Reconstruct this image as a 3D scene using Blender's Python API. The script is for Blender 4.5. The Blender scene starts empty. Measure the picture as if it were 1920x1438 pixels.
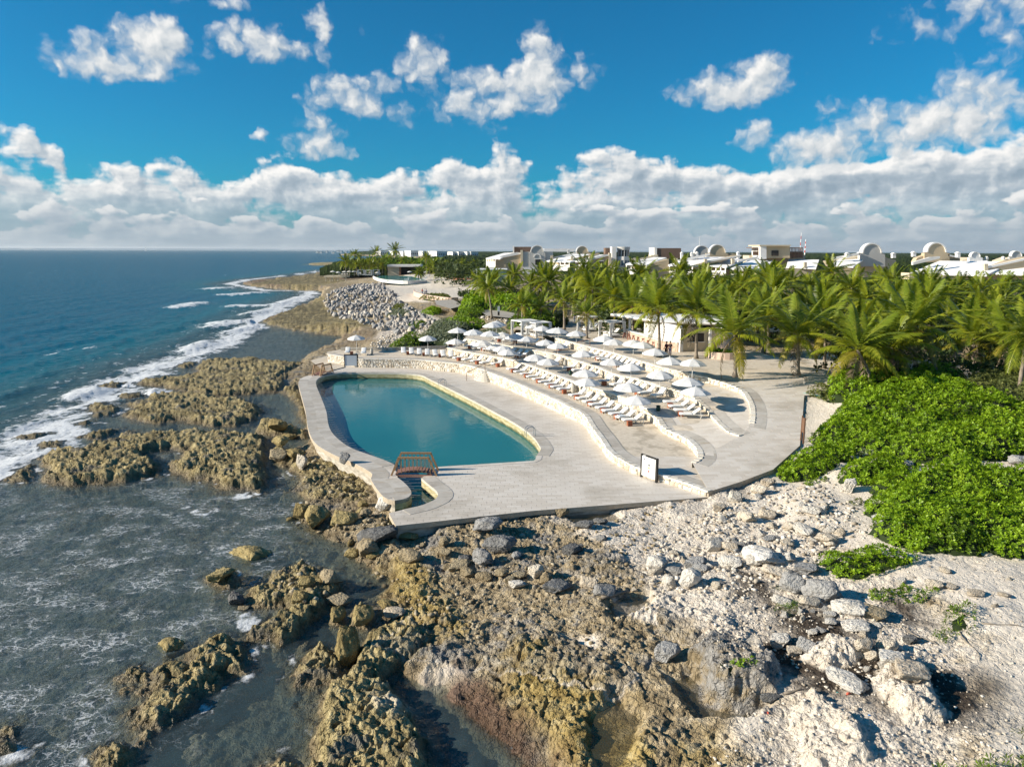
import bpy, bmesh, math, random
import numpy as np
from mathutils import Vector, Matrix, Euler

# ------------------------------------------------------------------ camera, sky, sun, exposure
SC = bpy.context.scene
COL = SC.collection
CZ = 17.2
FPX = 1333.0
PITCH = math.radians(10.56)
ROLL = math.radians(0.2)
SUN_EL = math.radians(23.0)
SUN_AZ = math.radians(-99.0)          # clockwise from +Y: the sun stands to the left, a little behind the camera
SKY_STRENGTH = 0.15
SUN_STRENGTH = 4.0
EXPOSURE = 1.03
SKY_TINT = (0.028, 0.262, 0.368)
CLOUD_GAIN = 3.3

cam_data = bpy.data.cameras.new("camera")
cam = bpy.data.objects.new("camera", cam_data)
COL.objects.link(cam)
cam_data.sensor_width = 36.0
cam_data.lens = 36.0 * FPX / 1920.0
cam_data.clip_start = 0.5
cam_data.clip_end = 90000.0
_a = math.pi / 2 - PITCH
CAMR = Matrix.Rotation(_a, 3, 'X') @ Matrix.Rotation(ROLL, 3, 'Z')
cam.location = (0, 0, CZ)
cam.rotation_euler = CAMR.to_euler()
SC.camera = cam
RN = np.array(CAMR)

SC.view_settings.view_transform = 'Standard'
SC.view_settings.look = 'None'
SC.view_settings.exposure = EXPOSURE
SC.view_settings.gamma = 1.0
SC.view_settings.use_curve_mapping = False
SC.render.engine = 'CYCLES'
SC.cycles.max_bounces = 6
SC.cycles.diffuse_bounces = 3
SC.cycles.glossy_bounces = 2
SC.cycles.transmission_bounces = 2
SC.cycles.transparent_max_bounces = 8
SC.cycles.caustics_reflective = False
SC.cycles.caustics_refractive = False
SC.cycles.use_denoising = True
SC.cycles.sample_clamp_indirect = 4.0


def P(px, py, z=0.0):
    """the point at height z that stands where the photograph shows (px, py)"""
    d = RN @ np.array([(px - 960) / FPX, -(py - 719) / FPX, -1.0])
    t = (z - CZ) / d[2]
    return Vector((d[0] * t, d[1] * t, z))


def PY(px, py, Y):
    """the point at world depth Y that stands where the photograph shows (px, py)"""
    d = RN @ np.array([(px - 960) / FPX, -(py - 719) / FPX, -1.0])
    t = Y / d[1]
    return Vector((d[0] * t, Y, CZ + d[2] * t))


def PP(pts, z=0.0):
    return np.array([[P(x, y, z).x, P(x, y, z).y] for x, y in pts])


def azel(px, py):
    d = RN @ np.array([(px - 960) / FPX, -(py - 719) / FPX, -1.0])
    d = d / np.linalg.norm(d)
    return math.degrees(math.atan2(d[0], d[1])), math.degrees(math.asin(d[2]))


# ------------------------------------------------------------------ node helpers
class NT:
    def __init__(self, tree):
        self.t = tree
        self.n = tree.nodes
        self.l = tree.links

    def new(self, typ, **kw):
        nd = self.n.new(typ)
        for k, v in kw.items():
            setattr(nd, k, v)
        return nd

    def put(self, sock, v):
        if v is None:
            return
        if isinstance(v, bpy.types.NodeSocket):
            self.l.new(v, sock)
        else:
            if sock.type == 'RGBA' and len(v) == 3:
                v = (*v, 1.0)
            sock.default_value = v

    def m(self, op, a, b=None, c=None, clamp=False):
        nd = self.new('ShaderNodeMath', operation=op, use_clamp=clamp)
        for s, v in zip(nd.inputs, (a, b, c)):
            self.put(s, v)
        return nd.outputs[0]

    def v(self, op, a, b=None, scale=None):
        nd = self.new('ShaderNodeVectorMath', operation=op)
        self.put(nd.inputs[0], a)
        if b is not None:
            self.put(nd.inputs[1], b)
        if scale is not None:
            self.put(nd.inputs['Scale'], scale)
        return nd.outputs['Value'] if op in ('DOT_PRODUCT', 'LENGTH', 'DISTANCE') else nd.outputs[0]

    def xyz(self, x, y, z):
        nd = self.new('ShaderNodeCombineXYZ')
        for s, v in zip(nd.inputs, (x, y, z)):
            self.put(s, v)
        return nd.outputs[0]

    def sep(self, v):
        nd = self.new('ShaderNodeSeparateXYZ')
        self.l.new(v, nd.inputs[0])
        return nd.outputs

    def mix(self, f, a, b, blend='MIX'):
        nd = self.new('ShaderNodeMix', data_type='RGBA', blend_type=blend)
        self.put(nd.inputs[0], f)
        self.put(nd.inputs[6], a)
        self.put(nd.inputs[7], b)
        return nd.outputs[2]

    def lerp(self, f, a, b):
        nd = self.new('ShaderNodeMix', data_type='FLOAT')
        self.put(nd.inputs[0], f)
        self.put(nd.inputs[2], a)
        self.put(nd.inputs[3], b)
        return nd.outputs[0]

    def noise(self, vec=None, scale=1.0, detail=4.0, rough=0.55, dist=0.0, dim='3D', color=False):
        nd = self.new('ShaderNodeTexNoise', noise_dimensions=dim)
        if vec is not None:
            self.put(nd.inputs['Vector'], vec)
        self.put(nd.inputs['Scale'], scale)
        nd.inputs['Detail'].default_value = detail
        nd.inputs['Roughness'].default_value = rough
        nd.inputs['Distortion'].default_value = dist
        return nd.outputs[1] if color else nd.outputs[0]

    def voro(self, vec=None, scale=1.0, feature='F1', detail=0.0, rough=0.5, dim='3D', out=0, rnd=1.0):
        nd = self.new('ShaderNodeTexVoronoi', feature=feature, voronoi_dimensions=dim)
        if vec is not None:
            self.put(nd.inputs['Vector'], vec)
        self.put(nd.inputs['Scale'], scale)
        if 'Detail' in nd.inputs:
            nd.inputs['Detail'].default_value = detail
            nd.inputs['Roughness'].default_value = rough
        nd.inputs['Randomness'].default_value = rnd
        return nd.outputs[out]

    def ramp(self, f, stops, interp='LINEAR'):
        nd = self.new('ShaderNodeValToRGB')
        nd.color_ramp.interpolation = interp
        el = nd.color_ramp.elements
        while len(el) > 1:
            el.remove(el[-1])
        for i, (p, c) in enumerate(stops):
            e = el[0] if i == 0 else el.new(p)
            e.position = p
            if not hasattr(c, '__len__'):
                c = (c, c, c)
            e.color = (*c, 1.0) if len(c) == 3 else c
        self.put(nd.inputs[0], f)
        return nd.outputs[0]

    def step(self, f, lo, hi):
        nd = self.new('ShaderNodeMapRange', interpolation_type='SMOOTHSTEP')
        self.put(nd.inputs[0], f)
        self.put(nd.inputs[1], lo)
        self.put(nd.inputs[2], hi)
        return nd.outputs[0]

    def attr(self, name, out=2):
        nd = self.new('ShaderNodeAttribute', attribute_name=name)
        return nd.outputs[out]

    def obj(self):
        return self.new('ShaderNodeTexCoord').outputs['Object']

    def pos(self):
        return self.new('ShaderNodeNewGeometry').outputs['Position']

    def rnd(self):
        return self.new('ShaderNodeObjectInfo').outputs['Random']

    def bump(self, h, strength=0.5, dist=0.1, normal=None):
        nd = self.new('ShaderNodeBump')
        nd.inputs['Strength'].default_value = strength
        nd.inputs['Distance'].default_value = dist
        self.put(nd.inputs['Height'], h)
        if normal is not None:
            self.put(nd.inputs['Normal'], normal)
        return nd.outputs[0]


def material(name, build=None, color=(0.5, 0.5, 0.5), rough=0.8, metallic=0.0, spec=0.3, transl=0.0):
    mt = bpy.data.materials.new(name)
    mt.use_nodes = True
    nt = NT(mt.node_tree)
    bs = mt.node_tree.nodes['Principled BSDF']
    bs.inputs['Base Color'].default_value = (*color, 1)
    bs.inputs['Roughness'].default_value = rough
    bs.inputs['Metallic'].default_value = metallic
    bs.inputs['Specular IOR Level'].default_value = spec
    if build:
        build(nt, bs)
    return mt


# ------------------------------------------------------------------ world: Nishita sky with cumulus in it
def build_world():
    w = bpy.data.worlds.new("World")
    SC.world = w
    w.use_nodes = True
    w.node_tree.nodes.clear()
    nt = NT(w.node_tree)
    # cloud density group over (azimuth, elevation) in degrees
    g = bpy.data.node_groups.new('cloud_field', 'ShaderNodeTree')
    g.interface.new_socket('uv', in_out='INPUT', socket_type='NodeSocketVector')
    for nm in ('single', 'bank', 'low'):
        g.interface.new_socket(nm, in_out='OUTPUT', socket_type='NodeSocketFloat')
    q = NT(g)
    gi = q.new('NodeGroupInput').outputs[0]
    go = q.new('NodeGroupOutput')
    px2deg = math.degrees(1.0 / FPX)
    warp = q.v('SUBTRACT', q.noise(gi, 0.6, 3, 0.6, dim='2D', color=True), (0.5, 0.5, 0.5))
    uvw = q.v('ADD', gi, q.v('MULTIPLY', warp, (1.7, 1.0, 0)))
    blobs = [(225, 108, 110, 34, 1.1), (275, 80, 70, 42, 1.1), (305, 62, 40, 36, 1), (150, 122, 60, 20, .6), (355, 95, 45, 22, .6),
             (490, 84, 90, 28, 1), (475, 70, 50, 30, .9), (600, 45, 22, 34, .85), (600, 85, 18, 26, .55),
             (790, 120, 52, 46, 1), (780, 95, 34, 32, .8), (830, 150, 45, 30, .45),
             (650, 182, 88, 36, .95), (600, 195, 45, 30, .6), (730, 165, 40, 22, .6), (730, 215, 55, 26, .42), (600, 230, 40, 26, .6),
             (600, 272, 66, 27, 1), (640, 262, 30, 22, .7), (493, 252, 17, 13, .75),
             (870, 200, 62, 34, 1), (900, 160, 40, 34, .9), (1000, 165, 75, 48, 1.15), (1020, 100, 40, 46, 1), (1085, 135, 45, 34, .6), (950, 195, 70, 26, .9), (945, 240, 35, 14, .4),
             (1375, 165, 105, 32, 1.05), (1425, 138, 58, 34, 1.05), (1320, 180, 65, 20, .7),
             (1700, 55, 45, 28, .45), (1870, 40, 110, 55, .6), (1900, 110, 70, 40, .5), (1420, 255, 40, 26, .6), (345, 0, 130, 10, .5), (690, 62, 14, 12, .35),
             (1545, 285, 95, 40, 1.1), (1630, 235, 90, 36, 1.0), (1760, 230, 120, 46, 1.1), (1840, 195, 80, 50, 1.1), (1560, 215, 60, 22, .6)]
    acc = None
    for bx, by, rx, ry, s in blobs:
        a, e = azel(bx, by)
        d = q.v('SUBTRACT', uvw, (a, e, 0))
        d = q.v('MULTIPLY', d, (1 / (rx * px2deg), 1 / (ry * px2deg), 0))
        val = q.m('MULTIPLY_ADD', q.v('DOT_PRODUCT', d, d), -0.72 * s, s)
        acc = val if acc is None else q.m('SMOOTH_MAX', acc, val, 0.25)
    # the bank along the horizon: the height of its top over azimuth
    prof = [(0, 238), (60, 240), (105, 262), (140, 312), (200, 308), (300, 300), (420, 308), (520, 296), (620, 316), (700, 336), (790, 308), (845, 266),
            (900, 308), (960, 276), (1020, 300), (1080, 266), (1150, 258), (1200, 300), (1300, 308), (1360, 298), (1440, 322), (1530, 290), (1650, 282), (1790, 270), (1920, 240)]
    su, sv = q.sep(uvw)[0:2]
    t = q.m('MULTIPLY_ADD', su, 1 / 76.0, 0.5)
    stops = []
    for x, y in prof:
        a, e = azel(x, y)
        stops.append(((a + 38) / 76.0, e / 10.0))
    top = q.m('MULTIPLY', q.ramp(t, stops), 10.0)
    n1 = q.m('SUBTRACT', q.noise(uvw, 0.42, 6, 0.50, dim='2D'), 0.5)
    p1 = q.m('SUBTRACT', 0.42, q.voro(uvw, 0.62, 'F1', 2.0, 0.5, dim='2D'))
    n = q.m('ADD', q.m('MULTIPLY', n1, 1.45), q.m('MULTIPLY', p1, 0.62))
    low = q.noise(q.v('MULTIPLY', gi, (0.24, 0.5, 0)), 1.0, 3, 0.5, dim='2D')
    q.l.new(q.m('ADD', acc, n), go.inputs[0])
    big = q.m('SUBTRACT', q.noise(q.v('MULTIPLY', gi, (0.13, 0.30, 0)), 1.0, 4, 0.55, dim='2D'), 0.5)
    q.l.new(q.m('ADD', q.m('ADD', q.m('SMOOTH_MIN', q.m('SUBTRACT', top, sv), 1.5, 0.6), q.m('MULTIPLY', big, 5.0)), q.m('MULTIPLY', n, 1.15)), go.inputs[1])
    lowtop = q.m('MULTIPLY_ADD', low, 7.0, -0.9)
    q.l.new(q.m('ADD', q.m('SUBTRACT', lowtop, sv), q.m('MULTIPLY', n, 0.7)), go.inputs[2])

    tc = nt.new('ShaderNodeTexCoord').outputs['Generated']
    x, y, z = nt.sep(tc)[0:3]
    az = nt.m('MULTIPLY', nt.m('ARCTAN2', x, y), 57.29578)
    el = nt.m('MULTIPLY', nt.m('ARCSINE', z), 57.29578)
    uv = nt.xyz(az, el, 0)
    lit_uv = nt.xyz(nt.m('ADD', az, -0.42), nt.m('ADD', el, 0.38), 0)

    def field(u):
        nd = nt.new('ShaderNodeGroup')
        nd.node_tree = g
        nt.l.new(u, nd.inputs[0])
        return nd.outputs
    f0 = field(uv)
    f1 = field(lit_uv)

    def tone(lit):
        lit = nt.m('MAXIMUM', nt.m('MINIMUM', lit, 1.0), 0.0)
        return nt.ramp(lit, [(0.0, (0.30, 0.39, 0.47)), (0.35, (0.43, 0.51, 0.58)), (0.62, (0.64, 0.685, 0.72)), (0.85, (0.86, 0.865, 0.86)), (1.0, (0.98, 0.965, 0.94))])
    ground = nt.step(el, -0.8, 0.1)
    # bank: bright where it rises into the sun, grey below its tops
    def bank_tone(i, base, fall):
        rel = nt.m('SUBTRACT', f0[i], f1[i])
        depth = nt.m('MINIMUM', nt.m('MULTIPLY', f0[i], fall), 0.6)
        return tone(nt.m('ADD', nt.m('MULTIPLY_ADD', rel, 0.55, base), nt.m('MULTIPLY', depth, -1.0)))
    strata = nt.noise(nt.v('MULTIPLY', uv, (0.09, 1.3, 1)), 1.0, 4, 0.6, dim='2D')
    under = nt.step(el, 4.6, 0.7)
    bank_c = bank_tone(1, 0.74, 0.22)
    low_c = bank_tone(2, 0.62, 0.28)
    mist = nt.mix(strata, (0.23, 0.34, 0.43), (0.47, 0.54, 0.60))
    bank_c = nt.mix(nt.m('MULTIPLY', under, 0.88), bank_c, mist)
    low_c = nt.mix(nt.m('MULTIPLY', under, 0.78), low_c, mist)
    d_rel = nt.m('SUBTRACT', f0[0], f1[0])
    one_c = tone(nt.m('ADD', nt.m('MULTIPLY_ADD', d_rel, 0.42, 0.56), nt.m('MULTIPLY', nt.step(f0[0], 0.2, 1.6), 0.16)))
    a_one = nt.m('MULTIPLY', nt.step(f0[0], 0.04, 0.95), ground)
    a_bank = nt.m('MULTIPLY', nt.m('MULTIPLY', nt.step(f0[1], -0.05, 0.8), nt.m('MULTIPLY_ADD', under, -0.35, 1.0)), ground)
    a_low = nt.m('MULTIPLY', nt.m('MULTIPLY', nt.step(f0[2], 0.0, 0.4), nt.step(el, 5.2, 3.4)), ground)
    sky = nt.new('ShaderNodeTexSky', sky_type='NISHITA')
    sky.sun_disc = False
    sky.sun_elevation = SUN_EL
    sky.sun_rotation = SUN_AZ
    sky.altitude = 0
    sky.air_density = 1.0
    sky.dust_density = 0.6
    sky.ozone_density = 3.0
    skyc = nt.mix(1.0, sky.outputs[0], SKY_TINT, 'MULTIPLY')
    hz = nt.m('MULTIPLY', nt.step(el, 4.2, 0.0), 0.85)
    skyc = nt.mix(hz, skyc, nt.v('SCALE', (0.27, 0.385, 0.475), scale=CLOUD_GAIN))
    out = nt.mix(a_bank, skyc, nt.v('SCALE', bank_c, scale=CLOUD_GAIN))
    out = nt.mix(a_low, out, nt.v('SCALE', low_c, scale=CLOUD_GAIN))
    out = nt.mix(a_one, out, nt.v('SCALE', one_c, scale=CLOUD_GAIN))
    bg = nt.new('ShaderNodeBackground')
    nt.l.new(out, bg.inputs[0])
    bg.inputs[1].default_value = SKY_STRENGTH
    wo = nt.new('ShaderNodeOutputWorld')
    nt.l.new(bg.outputs[0], wo.inputs[0])


build_world()

sun_data = bpy.data.lights.new("sun", 'SUN')
sun_data.energy = SUN_STRENGTH
sun_data.angle = math.radians(0.55)
sun_data.color = (1.0, 0.89, 0.74)
sun = bpy.data.objects.new("sun", sun_data)
COL.objects.link(sun)
SUN_DIR = Vector((math.sin(SUN_AZ) * math.cos(SUN_EL), math.cos(SUN_AZ) * math.cos(SUN_EL), math.sin(SUN_EL)))
sun.rotation_euler = SUN_DIR.to_track_quat('Z', 'Y').to_euler()
sun.location = SUN_DIR * 100

# ------------------------------------------------------------------ object helpers


def tag(o, label=None, cat=None, group=None, kind=None):
    if label:
        o['label'] = label
    if cat:
        o['category'] = cat
    if group:
        o['group'] = group
    if kind:
        o['kind'] = kind
    return o


def link(name, data, parent=None, loc=None, rot=None, scale=None):
    o = bpy.data.objects.new(name, data)
    COL.objects.link(o)
    if parent is not None:
        o.parent = parent
    if loc is not None:
        o.location = loc
    if rot is not None:
        o.rotation_euler = rot
    if scale is not None:
        o.scale = scale if hasattr(scale, '__len__') else (scale, scale, scale)
    return o


def thing(name, label, cat, loc=(0, 0, 0), rz=0.0, group=None, scale=None):
    o = link(name, None, None, loc, (0, 0, rz), scale)
    o.empty_display_size = 0.3
    return tag(o, label, cat, group)


def copy_tree(root, loc, rz=0.0, label=None, group=None, scale=None, tilt=None):
    def rec(o, parent):
        c = o.copy()
        COL.objects.link(c)
        c.parent = parent
        for ch in kids.get(o.name, ()):
            rec(ch, c)
        return c
    kids = {}
    stack = [root]
    while stack:
        o = stack.pop()
        ch = KIDS.setdefault(o.name, None) or [k for k in o.children]
        KIDS[o.name] = ch
        kids[o.name] = ch
        stack += ch
    r = rec(root, None)
    r.location = loc
    r.rotation_euler = (tilt[0], tilt[1], rz) if tilt else (0, 0, rz)
    if scale:
        r.scale = (scale, scale, scale)
    if label:
        r['label'] = label
    if group:
        r['group'] = group
    return r


KIDS = {}


class MB:
    """collects quads and polygons and makes one mesh of them"""

    def __init__(self):
        self.v = []
        self.f = []
        self.mi = []
        self.cur = 0

    def add(self, verts, faces):
        b = len(self.v)
        self.v += [tuple(p) for p in verts]
        self.f += [tuple(i + b for i in f) for f in faces]
        self.mi += [self.cur] * len(faces)

    def box(self, c, s, rz=0.0, m=None, taper=1.0):
        x, y, z = (k / 2 for k in s)
        pts = []
        for sz in (-1, 1):
            k = taper if sz > 0 else 1.0
            for sx, sy in ((-1, -1), (1, -1), (1, 1), (-1, 1)):
                pts.append(Vector((sx * x * k, sy * y * k, sz * z)))
        if m is None:
            m = Matrix.Rotation(rz, 3, 'Z')
        c = Vector(c)
        self.add([c + m @ p for p in pts], [(3, 2, 1, 0), (4, 5, 6, 7), (0, 1, 5, 4), (1, 2, 6, 5), (2, 3, 7, 6), (3, 0, 4, 7)])

    def bar(self, a, b, w=0.05, h=None, up=(0, 0, 1)):
        a, b = Vector(a), Vector(b)
        d = (b - a)
        L = d.length
        d.normalize()
        up = Vector(up)
        if abs(d.dot(up)) > 0.98:
            up = Vector((1, 0, 0))
        s = d.cross(up).normalized()
        u = s.cross(d)
        m = Matrix((s, d, u)).transposed()
        self.box((a + b) / 2, (w, L, h or w), m=m)

    def tube(self, pts, radii, n=6, cap=True):
        pts = [Vector(p) for p in pts]
        if not hasattr(radii, '__len__'):
            radii = [radii] * len(pts)
        rings = []
        for i, p in enumerate(pts):
            d = (pts[min(i + 1, len(pts) - 1)] - pts[max(i - 1, 0)]).normalized()
            ref = Vector((0, 0, 1)) if abs(d.z) < 0.9 else Vector((1, 0, 0))
            s = d.cross(ref).normalized()
            u = s.cross(d)
            rings.append([p + (s * math.cos(2 * math.pi * k / n) + u * math.sin(2 * math.pi * k / n)) * radii[i] for k in range(n)])
        vs = [q for r in rings for q in r]
        fs = []
        for i in range(len(pts) - 1):
            for k in range(n):
                k2 = (k + 1) % n
                fs.append((i * n + k, i * n + k2, (i + 1) * n + k2, (i + 1) * n + k))
        if cap:
            fs.append(tuple(range(n - 1, -1, -1)))
            fs.append(tuple((len(pts) - 1) * n + k for k in range(n)))
        self.add(vs, fs)

    def lathe(self, prof, n=10, c=(0, 0, 0)):
        vs = []
        for r, z in prof:
            for k in range(n):
                a = 2 * math.pi * k / n
                vs.append((c[0] + r * math.cos(a), c[1] + r * math.sin(a), c[2] + z))
        fs = []
        for i in range(len(prof) - 1):
            for k in range(n):
                k2 = (k + 1) % n
                fs.append((i * n + k, i * n + k2, (i + 1) * n + k2, (i + 1) * n + k))
        fs.append(tuple(range(n - 1, -1, -1)))
        fs.append(tuple((len(prof) - 1) * n + k for k in range(n)))
        self.add(vs, fs)

    def prism(self, poly, z0, z1):
        n = len(poly)
        vs = [(p[0], p[1], z0) for p in poly] + [(p[0], p[1], z1) for p in poly]
        self.add(vs, [tuple(range(n - 1, -1, -1)), tuple(range(n, 2 * n))] + [(i, (i + 1) % n, n + (i + 1) % n, n + i) for i in range(n)])

    def mesh(self, name, mats=(), smooth=False):
        me = bpy.data.meshes.new(name)
        me.from_pydata(self.v, [], self.f)
        if not isinstance(mats, (list, tuple)):
            mats = [mats]
        for m in mats:
            me.materials.append(m)
        if len(mats) > 1:
            me.polygons.foreach_set('material_index', self.mi)
        if smooth:
            me.polygons.foreach_set('use_smooth', [True] * len(me.polygons))
        me.update()
        return me

    def build(self, name, mats, parent=None, smooth=False, loc=None):
        return link(name, self.mesh(name, mats, smooth), parent, loc)


def np_mesh(name, V, F4=None, F3=None, mats=(), smooth=False, attrs=None):
    """a mesh from numpy arrays; F4 quads, F3 triangles"""
    me = bpy.data.meshes.new(name)
    V = np.asarray(V, dtype=np.float32)
    me.vertices.add(len(V))
    me.vertices.foreach_set('co', V.ravel())
    loops = []
    starts = []
    n = 0
    if F4 is not None and len(F4):
        F4 = np.asarray(F4, dtype=np.int32)
        loops.append(F4.ravel())
        starts.append(np.arange(len(F4)) * 4)
        n = len(F4) * 4
    if F3 is not None and len(F3):
        F3 = np.asarray(F3, dtype=np.int32)
        loops.append(F3.ravel())
        starts.append(n + np.arange(len(F3)) * 3)
    loops = np.concatenate(loops)
    starts = np.concatenate(starts).astype(np.int32)
    me.loops.add(len(loops))
    me.loops.foreach_set('vertex_index', loops)
    me.polygons.add(len(starts))
    me.polygons.foreach_set('loop_start', starts)
    if smooth:
        me.polygons.foreach_set('use_smooth', np.ones(len(starts), dtype=bool))
    for k, a in (attrs or {}).items():
        a = np.asarray(a, dtype=np.float32)
        if a.ndim == 1:
            me.attributes.new(k, 'FLOAT', 'POINT').data.foreach_set('value', a)
        else:
            me.attributes.new(k, 'FLOAT_COLOR', 'POINT').data.foreach_set('color', a.ravel())
    if not isinstance(mats, (list, tuple)):
        mats = [mats]
    for m in mats:
        me.materials.append(m)
    me.update(calc_edges=True)
    me.validate()
    return me


# ------------------------------------------------------------------ numpy noise
_rs = np.random.RandomState(7)
_PERM = _rs.permutation(4096).astype(np.int64)
_GA = _rs.rand(4096) * 2 * np.pi
_GX, _GY = np.cos(_GA).astype(np.float32), np.sin(_GA).astype(np.float32)
_R1, _R2, _R3 = (_rs.rand(4096).astype(np.float32) for _ in range(3))


def _h(ix, iy, seed=0):
    return _PERM[(_PERM[(ix + seed * 37) & 4095] + iy) & 4095]


def perlin(x, y, seed=0):
    ix, iy = np.floor(x).astype(np.int64), np.floor(y).astype(np.int64)
    fx, fy = (x - ix).astype(np.float32), (y - iy).astype(np.float32)
    u, v = fx * fx * fx * (fx * (fx * 6 - 15) + 10), fy * fy * fy * (fy * (fy * 6 - 15) + 10)

    def g(dx, dy):
        h = _h(ix + dx, iy + dy, seed)
        return _GX[h] * (fx - dx) + _GY[h] * (fy - dy)
    a, b, c, d = g(0, 0), g(1, 0), g(0, 1), g(1, 1)
    return ((a + u * (b - a)) + v * ((c + u * (d - c)) - (a + u * (b - a)))) * 1.45


def fbm(x, y, octs=4, rough=0.5, seed=0):
    s, amp, tot = 0, 1.0, 0
    for o in range(octs):
        s = s + amp * perlin(x * 2 ** o + 17.3 * o, y * 2 ** o - 9.1 * o, seed + o)
        tot += amp
        amp *= rough
    return s / tot


def worley(x, y, seed=0, f2=False):
    ix, iy = np.floor(x).astype(np.int64), np.floor(y).astype(np.int64)
    d1 = np.full(x.shape, 9.0, dtype=np.float32)
    d2 = np.full(x.shape, 9.0, dtype=np.float32)
    for dx in (-1, 0, 1):
        for dy in (-1, 0, 1):
            h = _h(ix + dx, iy + dy, seed)
            d = (ix + dx + _R1[h] - x) ** 2 + (iy + dy + _R2[h] - y) ** 2
            if f2:
                d2 = np.minimum(d2, np.maximum(d, d1))
            d1 = np.minimum(d1, d)
    if f2:
        return np.sqrt(d1), np.sqrt(d2)
    return np.sqrt(d1)


def sstep(a, b, x):
    t = np.clip((x - a) / (b - a), 0, 1)
    return t * t * (3 - 2 * t)


def sdf(X, Y, poly, margin=4.0):
    """signed distance to a polygon, positive inside, -margin*2 far away"""
    poly = np.asarray(poly, dtype=np.float64)
    out = np.full(X.shape, -margin * 2.0)
    x0, y0 = poly.min(0) - margin
    x1, y1 = poly.max(0) + margin
    sel = (X > x0) & (X < x1) & (Y > y0) & (Y < y1)
    if not sel.any():
        return out
    x, y = X[sel], Y[sel]
    d2 = np.full(x.shape, 1e12)
    ins = np.zeros(x.shape, dtype=bool)
    n = len(poly)
    for i in range(n):
        ax, ay = poly[i]
        bx, by = poly[(i + 1) % n]
        ex, ey = bx - ax, by - ay
        L = ex * ex + ey * ey + 1e-12
        t = np.clip(((x - ax) * ex + (y - ay) * ey) / L, 0, 1)
        d2 = np.minimum(d2, (x - ax - t * ex) ** 2 + (y - ay - t * ey) ** 2)
        c = (ay > y) != (by > y)
        with np.errstate(divide='ignore', invalid='ignore'):
            xi = ex * (y - ay) / (by - ay if by != ay else 1e-12) + ax
        ins ^= c & (x < xi)
    d = np.sqrt(d2)
    out[sel] = np.where(ins, d, -d)
    return out


def linedist(X, Y, line, margin=30.0):
    line = np.asarray(line)
    d2 = np.full(X.shape, margin * margin)
    for i in range(len(line) - 1):
        ax, ay = line[i]
        bx, by = line[i + 1]
        ex, ey = bx - ax, by - ay
        t = np.clip(((X - ax) * ex + (Y - ay) * ey) / (ex * ex + ey * ey + 1e-12), 0, 1)
        d2 = np.minimum(d2, (X - ax - t * ex) ** 2 + (Y - ay - t * ey) ** 2)
    return np.sqrt(d2)


def smooth_line(pts, n=4, closed=False):
    """Catmull-Rom through 2-D points"""
    pts = [np.array(p, dtype=float) for p in pts]
    N = len(pts)
    out = []
    rng = range(N) if closed else range(N - 1)
    for i in rng:
        p0 = pts[(i - 1) % N] if closed or i > 0 else pts[0]
        p1, p2 = pts[i], pts[(i + 1) % N]
        p3 = pts[(i + 2) % N] if closed or i + 2 < N else pts[-1]
        for k in range(n):
            t = k / n
            out.append(0.5 * ((2 * p1) + (-p0 + p2) * t + (2 * p0 - 5 * p1 + 4 * p2 - p3) * t * t + (-p0 + 3 * p1 - 3 * p2 + p3) * t ** 3))
    if not closed:
        out.append(pts[-1])
    return np.array(out)
# ------------------------------------------------------------------ layout of the deck and terraces (world metres, from measured points)
Z0, Z1, Z2, Z3, Z4 = 1.6, 2.75, 3.65, 4.55, 5.4
POOL_WATER = 0.85

pool_px = [(739, 871), (721, 863), (693, 853), (660, 841), (637, 826), (621, 809), (615, 792), (612, 772), (604, 750), (597, 733), (593, 722), (594, 713), (604, 706), (623, 701.5),
           (651, 699.6), (707, 699.6), (762, 700.7), (790, 704), (807, 712), (846, 731), (888, 752), (929, 774), (957, 789), (985, 807), (1002, 822), (1011, 835), (1014, 843),
           (1009, 850), (1005, 857), (1004, 864), (929, 869), (818, 876)]
chan_px_r = [(790, 897), (804, 909), (820, 923), (819, 934), (807, 941), (790, 948), (768, 953), (729, 962)]
chan_px_l = [(740, 939), (762, 935), (772, 924), (762, 909), (746, 896)]
walk_out_px = [(563, 710), (559.5, 720), (565, 742), (573, 772), (576, 795), (582, 817), (596, 836), (632, 856), (662, 868), (692, 884), (698, 891), (696, 901), (718, 931), (740, 939)]
deck_s_px = [(729, 962), (742, 986), (997, 958), (1330, 932)]
t1_px = [(1329, 922), (1262, 898), (1200, 879), (1166, 862), (1143, 846), (1128, 824), (1110, 800), (1094, 776), (1062, 760), (1040, 749), (985, 725.5), (921, 699.5), (874, 685), (818, 678.5), (779, 675), (707, 673.5), (673, 673), (640, 668.5), (615, 664.5)]
t2_px = [(1297, 866), (1310, 856), (1304, 838), (1285, 822), (1262, 812), (1244, 801), (1234, 786), (1219, 771), (1200, 758.5), (1178, 749), (1141, 736), (1094, 722), (1047, 705), (1000, 687.5), (958, 675), (908, 666), (875, 660), (838, 652)]
t3_px = [(1387, 818), (1369, 812), (1350, 797), (1337, 783), (1328, 771), (1313, 756), (1295, 742), (1262, 732), (1230, 722), (1197, 711), (1153, 702), (1122, 689), (1087, 678), (1044, 665), (1000, 657), (958, 650), (915, 642), (875, 636)]
t4_px = [(1404, 801), (1408, 785), (1408, 765), (1402, 749), (1389, 733), (1361, 722), (1317, 709), (1273, 698), (1241, 689), (1197, 676), (1153, 663), (1109, 652), (1075, 643), (1042, 634)]


def ramp_z(y):
    return np.clip(2.0 + (y - 44.0) * 0.125, 1.9, Z4)


def _end(px, py):
    z = 3.0
    for _ in range(8):
        p = P(px, py, z)
        z = float(ramp_z(p.y))
    return np.array([p.x, p.y])


E2, E3, E4 = _end(1297, 866), _end(1387, 818), _end(1404, 801)


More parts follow.
